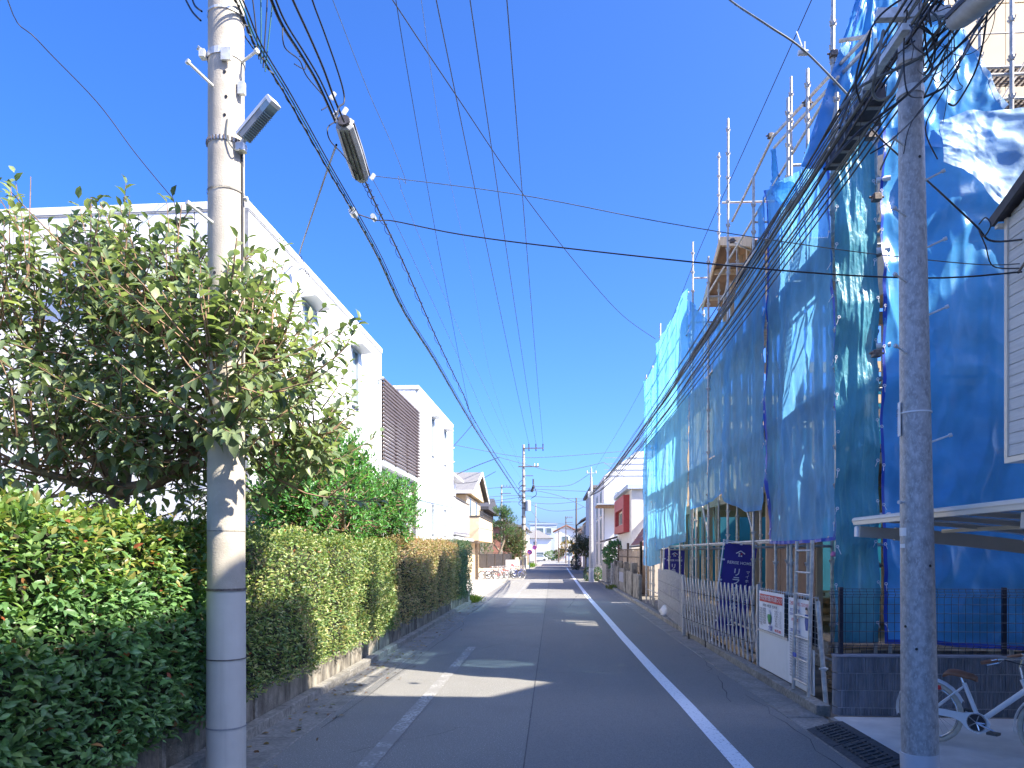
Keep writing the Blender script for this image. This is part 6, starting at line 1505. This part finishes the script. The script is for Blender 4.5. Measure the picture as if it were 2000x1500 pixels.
# far concrete pole with crossarms
fp = thing('utility_pole', 'tall concrete pole with crossarms and a grey transformer down the street', 'utility pole', (-2.75,67,0))
FX, FY = -2.72, 66.5
g = MB(); g.tube([(FX,FY,0),(FX,FY,11.9)],[0.20,0.11],16); g.build('shaft', M['conc_pole'], fp, smooth=True)
g = MB(); g.tube([(FX,FY,1.4),(FX,FY,2.2)],[0.205,0.2],16); g.build('sleeve', M['pole_wrap'], fp)
def arm(y, z, x0, x1, w=0.09): g = MB(); g.beam((x0,y,z),(x1,y,z),w,w); g.build('crossarm', M['steel_dk'], fp)
arm(FY-0.15,11.55,FX-0.1,FX+1.85); arm(FY-0.15,9.85,FX-0.5,FX+1.45); arm(FY-0.15,7.6,FX-0.2,FX+0.95); arm(FY-0.15,9.0,FX,FX+0.9,0.06)
for x in (FX+0.5,FX+1.15,FX+1.8): 
    g = MB(); g.tube([(x,FY-0.15,11.6),(x,FY-0.15,11.95)],[0.05,0.06],8); g.tube([(x,FY-0.35,11.45),(x,FY+0.05,11.35)],0.05,8); g.build('insulator', M['closure_dk'], fp)
for x in (FX+1.0,FX+1.3): g = MB(); g.tube([(x,FY-0.15,9.9),(x,FY-0.15,10.15)],0.06,8); g.build('insulator', M['porcelain'], fp)
g = MB(); g.tube([(FX+0.42,FY-0.1,5.75),(FX+0.42,FY-0.1,6.65)],0.26,16); g.tube([(FX+0.42,FY-0.1,6.65),(FX+0.42,FY-0.1,6.75)],[0.26,0.15],16); g.build('transformer', M['frame_al'], fp, smooth=False)
g = MB(); g.tube([(FX+0.75,FY-0.15,7.5),(FX+0.95,FY-0.3,8.1)],0.12,10); g.tube([(FX+0.9,FY-0.15,8.2),(FX+0.9,FY-0.15,8.7)],0.07,8); g.build('cutout_switch', M['closure_dk'], fp)
for z in (6.0,6.5,7.0,7.6,8.1,5.2,4.5,3.9): 
    g = MB(); g.tube([(FX-0.22,FY-0.1,z),(FX+0.22,FY-0.1,z+0.05)],0.02,5); g.tube([(FX,FY,z-0.06),(FX,FY,z+0.06)],0.19,12); g.build('band', M['steel_dk'], fp)
g = MB()
for k in range(5): z0=6.2+k*0.45; g.tube(sm([(FX-0.18,FY-0.1,z0),(FX-0.45,FY-0.1,z0+0.25),(FX-0.15,FY-0.1,z0+0.6)],5),0.025,4)
g.tube(sm([(FX+0.9,FY-0.2,8.2),(FX+1.2,FY-0.2,7.3),(FX+0.7,FY-0.2,6.9)],5),0.03,4); g.build('jumper_loop', M['black'], fp)
sp = thing('utility_pole', 'slim grey steel pole at the right kerb in the middle distance', 'utility pole', (2.42,45.6,0))
g = MB(); g.tube([(2.42,45.6,0),(2.42,45.6,5.6),(2.42,45.6,7.2)],[0.16,0.10,0.05],14); g.build('shaft', M['galv'], sp, smooth=True)
g = MB(); g.tube([(2.42,45.6,0),(2.42,45.6,0.9)],[0.165,0.155],14); g.build('base_sleeve', M['pole_paint'], sp)
g = MB(); g.tube([(2.1,45.5,6.9),(2.75,45.5,6.9)],0.02,5); g.tube([(2.42,45.5,6.6),(2.42,45.5,7.3)],0.03,5); 
for x in (2.15,2.42,2.7): g.tube([(x,45.5,6.9),(x,45.5,7.05)],0.045,6)
g.box((2.2,45.4,5.35),(2.36,45.5,5.75)); g.build('bracket', M['zinc'], sp)
def simple_pole(label, x, y, hgt, m, arms=True, r=0.13, name='utility_pole'):
    t = thing(name, label, 'utility pole', (x,y,0)); g = MB(); g.tube([(x,y,0),(x,y,hgt)],[r,r*0.6],10); g.build('shaft', M[m], t)
    if arms:
        g = MB(); 
        for z in (hgt-0.3,hgt-1.1,hgt-2.2): g.beam((x-0.2,y-0.1,z),(x+1.2,y-0.1,z),0.08,0.08)
        for k in range(3): g.tube([(x+0.3+k*0.4,y-0.1,hgt-0.3),(x+0.3+k*0.4,y-0.1,hgt)],0.05,6)
        g.build('crossarm', M['steel_dk'], t)
    return t
simple_pole('slim pale pole beside the far left road sign', -2.5, 104, 9.0, 'galv', False)
simple_pole('thin concrete pole behind the pine, left of the tall far pole', -6.6, 92, 10.6, 'conc_pole')
simple_pole('dark bracketed pole on the right past the small tree', 2.85, 88, 8.6, 'steel_dk', False, 0.15)
simple_pole('far dark pole with crossarms near the street end', 2.3, 128, 8.4, 'steel_dk', True, 0.14)
simple_pole('short dark trunk like pole near the far blue van', 1.1, 139, 6.2, 'brown_wood', False, 0.14)
simple_pole('short white guard post on the far right kerb', 2.15, 97, 2.4, 'white_trim', False, 0.1, 'guard_post')

# ================================================================== WIRES
NW = [0]
def wire(label, pts, r, m='black', n=6, k=6, group='overhead wires along the street', name='overhead_wire', cat='wire', wiggle=0.0):
    pts = sm(pts, k)
    if wiggle:
        pts = [Vector(p)+Vector((rnd.gauss(0,wiggle),rnd.gauss(0,wiggle),rnd.gauss(0,wiggle))) for p in pts]
    g = MB(); g.tube(pts, r, n, cap=False)
    o = g.build(name, M[m], smooth=True, origin=tuple(pts[0])); return tag(o, label, cat, group)
def strand(name, parent, pts, r, m='black', k=6, n=5, wiggle=0.0):
    pts = sm(pts, k)
    if wiggle: pts = [Vector(p)+Vector((rnd.gauss(0,wiggle),rnd.gauss(0,wiggle),rnd.gauss(0,wiggle))) for p in pts]
    g = MB(); g.tube(pts, r, n, cap=False); return g.build(name, M[m], parent, smooth=True)
XL = -2.55
def LX_(l, X=XL): return [atX(px,py,X) for px,py in l]
endp = Vector((FX+0.1,FY-0.15,6.35)); endq = Vector((FX+0.1,FY-0.15,6.9))
# bundle from the concrete pole (greenish jackets at the top)
cb = thing('cable_bundle', 'twisted black cable bundle leaving the concrete pole and running down the street', 'cable', tuple(atX(455,0,XL)), group='cable bundles over the left side')
main1 = LX_([(432,-60),(470,22),(500,92),(560,190),(640,330),(690,415),(740,505),(790,610),(850,705),(905,800),(955,880)]) + [endp]
mains = sm(main1, 6)
strand('strand', cb, main1, 0.009, 'black', 6, 6)
hx = []
for i,p in enumerate(sm(main1, 40)): a = i*0.55; hx.append(p+Vector((math.cos(a)*0.011,0,math.sin(a)*0.011)))
g = MB(); g.tube(hx[:420], 0.005, 4, cap=False); g.build('lashing_strand', M['cable_grey'], cb)
for dx,dz,m in ((0.02,0.03,'cable_green'),(-0.02,0.05,'cable_green'),(0.05,0.02,'black')): strand('strand', cb, [Vector(p)+Vector((dx,0,dz*max(0,1-i*0.12))) for i,p in enumerate(main1)], 0.007, m)
g = MB()
for px in ((690,415,0.05),(730,425,0.035)): p = atX(px[0],px[1],XL); g.tube([p-Vector((0,0.06,0)),p+Vector((0,0.06,0.0))],px[2],8)
g.build('clamp', M['zinc'], cb)
for k in range(6):
    pa = atX(478+k*5,40-k*30,XL); pb = atX(500+k*3,150+k*12,XL)
    strand('pole_lead', cb, [Vector((LX+0.1,LY-0.1,6.5+0.1*k)), pa+Vector((0.05*k-0.1,0,0.05)), atX(498+k*4,100+k*8,XL)], 0.006, 'cable_green' if k%2 else 'black')
# second bundle with the closure
c2 = thing('cable_bundle', 'thick lashed cable bundle that carries the splice closure', 'cable', tuple(atX(530,0,-2.35)), group='cable bundles over the left side')
X2 = -2.35
m2 = LX_([(505,-70),(530,0),(552,50),(590,110),(622,165),(655,238)],X2)
strand('strand', c2, m2, 0.014); strand('strand', c2, [p+Vector((0.03,0,0.02)) for p in m2], 0.009)
m3 = LX_([(712,352),(740,412),(790,518),(850,655),(905,770),(950,860)],X2)+[endq]
strand('strand', c2, m3, 0.012)
hx = []; s3 = sm(m3, 60)
for i,p in enumerate(s3): a = i*0.5; rad = 0.035*(1 if i<240 else 0.6); hx.append(p+Vector((math.cos(a)*rad,0,math.sin(a)*rad-0.02)))
g = MB(); g.tube(hx[:330],0.005,4,cap=False); g.build('spiral_hanger', M['black'], c2)
strand('loose_loop', c2, LX_([(552,50),(556,92),(585,118),(600,150),(640,200),(628,215)],X2), 0.006)
strand('loose_loop', c2, LX_([(585,110),(597,118),(595,135),(575,125)],X2), 0.005)
strand('loose_loop', c2, LX_([(655,238),(640,250),(645,275),(668,300),(690,330),(705,350)],X2), 0.007)
clo = thing('splice_closure', 'grey ribbed splice closure box hanging on the cables', 'cable closure', tuple(atX(685,290,X2)))
a_, b_ = atX(672,238,X2+0.02), atX(708,350,X2+0.02); dd = (b_-a_); L_ = dd.length; dd.normalize(); sx_ = dd.cross(Vector((0,0,1))).normalized(); uz_ = sx_.cross(dd)
def sect(w, hh, e): return [(-w/2+e,-hh/2),(w/2-e,-hh/2),(w/2,-hh/2+e),(w/2,hh/2-e),(w/2-e,hh/2),(-w/2+e,hh/2),(-w/2,hh/2-e),(-w/2,-hh/2+e)]
g = MB(); prev=None
for s,w,hh in ((0.0,0.12,0.12),(0.03,0.20,0.17),(L_*0.5,0.215,0.18),(L_-0.08,0.20,0.17),(L_,0.13,0.12)):
    c0 = a_+dd*s; base_ = len(g.v)
    for (u,v) in sect(w,hh,0.04): g.v.append(tuple(c0+sx_*u+uz_*v))
    if prev is not None:
        for k in range(8): g.f.append((prev+k,prev+(k+1)%8,base_+(k+1)%8,base_+k))
    else: g.f.append(tuple(range(base_,base_+8)))
    prev = base_
g.f.append(tuple(range(prev+7,prev-1,-1))); fixn(g.build('shell', M['closure'], clo))
g = MB()
for u in (-0.05,0.0,0.05): g.beam(a_+dd*0.05+sx_*u-uz_*0.092, b_-dd*0.08+sx_*u-uz_*0.092, 0.012,0.012)
g.beam(a_+dd*0.02+sx_*0.105, b_-dd*0.05+sx_*0.105, 0.012,0.02); g.build('rib', M['closure_dk'], clo)
g = MB(); g.tube([a_-dd*0.03,a_+dd*0.02],0.07,12); g.build('end_cap', M['closure_dk'], clo)
for (px,py) in ((650,187),(674,217),(728,345),(655,225)): g = MB(); p = atX(px,py,X2); g.tube([p-Vector((0.02,0,0.03)),p+Vector((0.02,0,0.03))],0.028,8); g.build('wire_clip', M['porcelain'], clo)
wire('black cable just right of the lashed bundle, meeting the closure', LX_([(548,-60),(572,0),(605,72),(632,135),(652,190),(672,238)],X2+0.05), 0.012)
wire('smooth black cable that drops in a hook onto the closure', LX_([(595,-60),(610,0),(632,60),(655,125),(670,175),(672,200),(662,210),(655,240)],X2+0.1), 0.009)
wire('thin cable running beside the spiral hangers past the closure', LX_([(728,350),(780,450),(850,600),(915,740),(975,870)],-2.2)+[Vector((FX+0.3,FY,8.0))], 0.004, 'cable_grey')
wire('thin wire sagging from the top between closure and power lines', [atZ(650,0,9.5),atZ(720,180,9.2),atZ(790,345,8.9),atZ(860,560,8.7)]+[Vector((FX-0.3,FY,9.8))], 0.005, 'cable_grey')
PZ = [((852,0),(882,120),(930,390),(975,650)),((918,0),(938,150),(972,430),(1003,680)),((990,0),(999,180),(1017,430),(1034,680))]
ex = [FX+0.5,FX+1.15,FX+1.8]
for l,e,lab in zip(PZ, ex, ('left one of the three high power lines overhead','middle one of the three high power lines overhead','right one of the three high power lines overhead')):
    z0 = 11.9; a = atZ(l[0][0],l[0][1],z0); b = Vector((e,FY-0.15,11.95)); pts=[]
    d0 = (b-a)
    for i in range(-3,17):
        u = i/16; p = a+d0*u; s = -4*0.25*u*(1-u)*1.0 if u>0 else -4*0.25*u*(1-u); pts.append(p+Vector((0,0,s)))
    wire(lab, pts, 0.011, n=6, k=2)
wire('short steep wire joining the power line splice to the left cables', [atT(770,-20,9.9),atT(800,165,11.5),atT(850,450,16),atT(893,680,21),atT(922,830,26)], 0.006)
wire('service wire crossing the whole street diagonally to the scaffold corner', [atT(740,-45,8.5),atT(770,5,9.9),atT(900,200,11.5),atT(1015,370,14),atT(1130,520,17.5),atT(1215,615,21),atT(1280,662,24)], 0.0085)
wire('very thin wire between the left and middle power lines', [atT(820,-20,13),atT(868,300,20),atT(925,560,32),atT(965,760,50)]+[Vector((FX+0.2,FY,8.6))], 0.005, 'cable_grey')
hr = Vector((3.95,6.28,4.22))
wire('upper drop wire crossing the street from the closure to the siding house', [atX(732,344,X2),atT(1000,378,7.7),atT(1300,435,7.0),atT(1620,485,6.5),atT(1890,515,6.2),hr+Vector((0,0.03,0.08))], 0.0045, 'cable_grey')
wire('lower black drop cable crossing the street to the siding house', [atX(690,415,XL),atX(735,430,-2.3),atT(770,432,8.9),atT(900,458,8.4),atT(1100,484,7.7),atT(1500,526,6.8),atT(1800,543,6.35),hr], 0.0075)
wire('twisted drop cable from the closure to the bracket on the white house', [atX(657,283,X2),atT(640,330,9.6),atT(618,395,10.8),atT(590,478,12.6),atT(585,497,13.3)], 0.013, 'cable_grey')
wire('loop of slack cable hanging at the white house bracket', [atX(585,497,-4.72),atX(600,545,-4.70),atX(585,575,-4.70),atX(560,560,-4.72),atX(555,530,-4.72),atX(545,520,-4.8)], 0.006)
wire('second slack loop at the white house bracket', [atX(588,500,-4.72),atX(605,550,-4.68),atX(580,578,-4.68),atX(563,555,-4.70)], 0.006)
wire('slack wire drooping from the concrete pole to the white house parapet', [Vector((-4.2,4.6,7.9)) ,atT(15,0,9),atT(75,80,9.5),atT(190,200,10.5),atT(265,300,11),atT(335,385,11.6)], 0.007)
wire('short black lead entering the concrete pole from the left', [atT(358,-10,6.2),atT(375,22,6.0),atT(392,40,5.8)], 0.008)
wire('second short black lead entering the concrete pole from the left', [atT(372,-15,6.1),atT(380,10,6.0),atT(394,22,5.8)], 0.008)
# house side runs on the far left
wire('sagging wire from the far house fronts to the left bundle, upper', [atT(884,930,50),atT(930,910,52),atT(975,893,56)], 0.03)
wire('sagging wire from the grey brick house to the left bundle', [atT(893,944,42),atT(930,940,46),atT(968,921,54)], 0.02)
wire('wire from the second white block to the left bundle', [atX(885,872,-4.6),atT(905,850,34),atT(925,826,36)], 0.015)
# far crossing wires
far = [((883,868),(1000,890),(1065,893),(1235,880),60,'long horizontal wire crossing just below the far pole top'),((975,893),(1020,905),(1090,920),(1180,903),62,'slack wire sagging between far pole and slim pole top'),((1040,950),(1090,950),(1120,945),(1152,925),52,'wire from the transformer to the slim pole top'),
       ((1030,955),(1080,965),(1110,975),(1145,992),80,'descending wire from the far pole to the right kerb poles'),((900,960),(980,952),(1040,955),(1150,960),90,'upper one of the distant crossing wires'),((905,975),(1000,968),(1080,972),(1150,975),100,'second of the distant crossing wires'),
       ((905,985),(1000,980),(1080,984),(1150,976),105,'third of the distant crossing wires'),((1025,980),(1072,997),(1120,996),(1140,990),100,'distant wire hanging between far poles'),((1030,1018),(1080,1022),(1120,1025),(1140,1030),120,'lowest distant crossing wire'),
       ((1030,1024),(1080,1030),(1110,1034),(1130,1036),130,'second lowest distant crossing wire'),((1022,983),(1040,1000),(1050,1015),(1053,1020),95,'wire from the far pole down to the slim pale pole'),((900,1000),(960,980),(1010,972),(1020,970),75,'wire from behind the ochre house to the far pole'),
       ((1180,903),(1210,925),(1240,945),(1262,960),50,'wire descending from the crossing splice to the red window house')]
for a,b,c,d4,tt,lab in far: wire(lab, [atT(a[0],a[1],tt),atT(b[0],b[1],tt),atT(c[0],c[1],tt),atT(d4[0],d4[1],tt)], 0.016*tt/60+0.004, 'cable_grey', 4, group='distant crossing wires')
# thin straight line above right side
wire('thin straight wire high above the right side of the road', [atX(1600,-40,3.0),atX(1585,0,3.0),atX(1450,300,3.0),atX(1365,490,3.0),atX(1250,765,2.9),Vector((2.6,45.5,7.05))], 0.006)
wire('twisted service cable reaching the right cable bundle', [atX(1400,-30,1.9),atX(1428,2,2.0),atX(1500,50,2.3),atX(1570,98,2.7),atX(1665,195,3.05)], 0.011, 'cable_grey')
g = thing('wire_splice', 'white insulated splice on the twisted service cable', 'splice', tuple(atX(1568,98,2.7)))
gg = MB(); p = atX(1568,98,2.7); gg.tube([p-Vector((0.05,0,0.03)),p+Vector((0.05,0,-0.03))],0.03,8); gg.tube([p+Vector((0,0,0.02)),atX(1556,62,2.72)],0.008,5); gg.tube([p+Vector((0.02,0,0.0)),p+Vector((0.02,0,0.09))],0.01,5); gg.build('insulator', M['porcelain'], g)
wire('service cable running down from the bundle to the siding house', [atX(1700,250,3.1),atX(1735,285,3.2),atX(1830,370,3.4),atX(1905,440,3.7),atX(1935,470,3.85),Vector((3.96,6.3,4.5))], 0.009)
wire('coiled slack of the service cable at the siding house', [atX(1912,438,3.7),atX(1925,425,3.7),atX(1935,440,3.7),atX(1922,462,3.72),atX(1912,450,3.7),atX(1925,480,3.75),atX(1940,520,3.85),Vector((3.94,6.28,4.25))], 0.006)
# right bundle
rb = thing('cable_bundle', 'dense bundle of black telephone cables running from the steel pole down the right side', 'cable', (2.85,5.87,6.0))
PN = Vector((2.40,45.5,5.55))
def rbun(dx0, dz0, dxe, dze, sag, r, m='black', wig=0.0):
    a = Vector((2.88+dx0, 2.2, 6.15+dz0)); p0 = Vector((2.86+dx0,5.87,6.12+dz0)); e = PN+Vector((dxe,0,dze)); pts=[a+Vector((0,0,0.0)), p0]
    for i in range(1,9): u = (i/9)**1.5; q = p0.lerp(e,u); pts.append(q+Vector((0,0,-4*sag*u*(1-u)+0)))
    pts.append(e); return strand('cable', rb, pts, r, m, 5, 5, wig)
for k in range(15):
    rbun(rnd.uniform(-0.22,0.12), rnd.uniform(-0.32,0.12), rnd.uniform(-0.05,0.08), rnd.uniform(-0.05,0.12), rnd.uniform(0.2,0.75), rnd.choice((0.006,0.008,0.011,0.015)), rnd.choice(('black','black','cable_grey')), 0.004)
for k in range(3): rbun(0.1+0.02*k, -0.3-0.05*k, -0.02, -0.1, 0.5+0.06*k, 0.009,'black')
# dark closures on the bundle
dc = thing('splice_closure', 'long dark closure box strapped into the right cable bundle', 'cable closure', tuple(atX(1665,250,2.9)))
a_, b_ = atX(1712,178,2.92), atX(1628,318,2.92)
g = MB(); g.beam(a_,b_,0.16,0.17); g.build('shell', M['closure_dk'], dc)
g = MB()
for k in range(5): c0 = a_.lerp(b_,(k+0.5)/5); dq=(b_-a_).normalized(); g.beam(c0-dq*0.02,c0+dq*0.02,0.175,0.185)
g.build('strap', M['closure'], dc)
dc2 = thing('splice_closure', 'grey bullet shaped closure at the top right of the picture', 'cable closure', tuple(atT(1900,20,4.7)))
g = MB(); a_, b_ = atT(1990,-70,4.2), atT(1862,42,5.0); pts=[a_.lerp(b_,u) for u in (0,0.3,0.6,0.85,0.96,1.0)]; g.tube(pts,[0.10,0.10,0.097,0.085,0.065,0.03],18); g.build('shell', M['closure'], dc2, smooth=True)
g = MB(); dq = (b_-a_).normalized(); sdd = dq.cross(Vector((0,0,1))).normalized()
for s in (-1,1): g.beam(a_+sdd*s*0.1, b_-dq*0.1+sdd*s*0.088, 0.02,0.03)
g.build('side_flange', M['closure_dk'], dc2)
# tangle round the steel pole head
tg = thing('cable_tangle', 'chaotic tangle of slack cables and loops round the head of the steel pole', 'cable', (2.84,5.8,5.9))
for k in range(26):
    z = rnd.uniform(5.6,6.35); c0 = Vector((2.84+rnd.uniform(-.3,.35),5.75+rnd.uniform(-.35,.4),z)); a1 = c0+Vector((rnd.uniform(-.25,.05),rnd.uniform(-.3,.3),rnd.uniform(-.35,.3)))
    pts=[c0]
    for j in range(rnd.randint(3,5)): pts.append(pts[-1]+Vector((rnd.uniform(-.12,.16),rnd.uniform(-.1,.5)*(1 if k%2 else -1),rnd.uniform(-.25,.12))))
    if k%4==0:
        a=rnd.uniform(0,6.28); rr_=rnd.uniform(0.08,0.15); cc=c0+Vector((0.1,0,-0.05)); pts=[cc+Vector((math.cos(a+t*0.8)*rr_,-0.05*t,math.sin(a+t*0.8)*rr_*1.3)) for t in range(8)]
    strand('slack_cable', tg, pts, rnd.choice((0.003,0.004,0.006,0.008)), rnd.choice(('black','black','black','cable_grey')), 5, 5)
for l,r_ in (([(1640,215),(1680,170),(1740,140),(1800,110),(1860,60),(1960,-30)],0.012),([(1610,330),(1680,255),(1760,195),(1830,130),(1900,60),(1950,-20)],0.010),([(1700,300),(1745,270),(1800,215),(1870,120),(1960,0)],0.006),
             ([(1805,190),(1850,165),(1880,110),(1905,60),(1945,10)],0.009),([(1765,300),(1780,240),(1830,175),(1870,130),(1925,40)],0.004),([(1680,200),(1672,150),(1700,60),(1730,20),(1790,-20)],0.008),
             ([(1772,20),(1765,100),(1772,180),(1800,190)],0.006),([(1855,60),(1850,100),(1845,110),(1835,160),(1820,150)],0.004),([(1862,60),(1870,150),(1880,170),(1862,175),(1838,145)],0.003),([(1700,60),(1690,110),(1665,180),(1640,250)],0.009),
             ([(1725,60),(1712,130),(1705,180),(1720,195),(1745,180),(1765,130)],0.012),([(1805,60),(1812,110),(1822,135),(1805,160)],0.007)):
    strand('slack_cable', tg, [atT(px,py,5.55-0.1*((px*7)%3)) for px,py in l], r_, 'cable_grey' if r_==0.012 else 'black', 6, 6)
g = MB(); 
for k in range(3): ringx = 5.5+0.25*k; g.tube([(2.835,5.87,ringx-0.03),(2.835,5.87,ringx+0.03)],0.1,16,cap=False)
g.box((2.55,5.78,6.05),(3.1,5.84,6.13)); g.box((2.6,5.5,5.75),(2.66,6.2,5.8)); g.build('bracket', M['zinc'], tg)
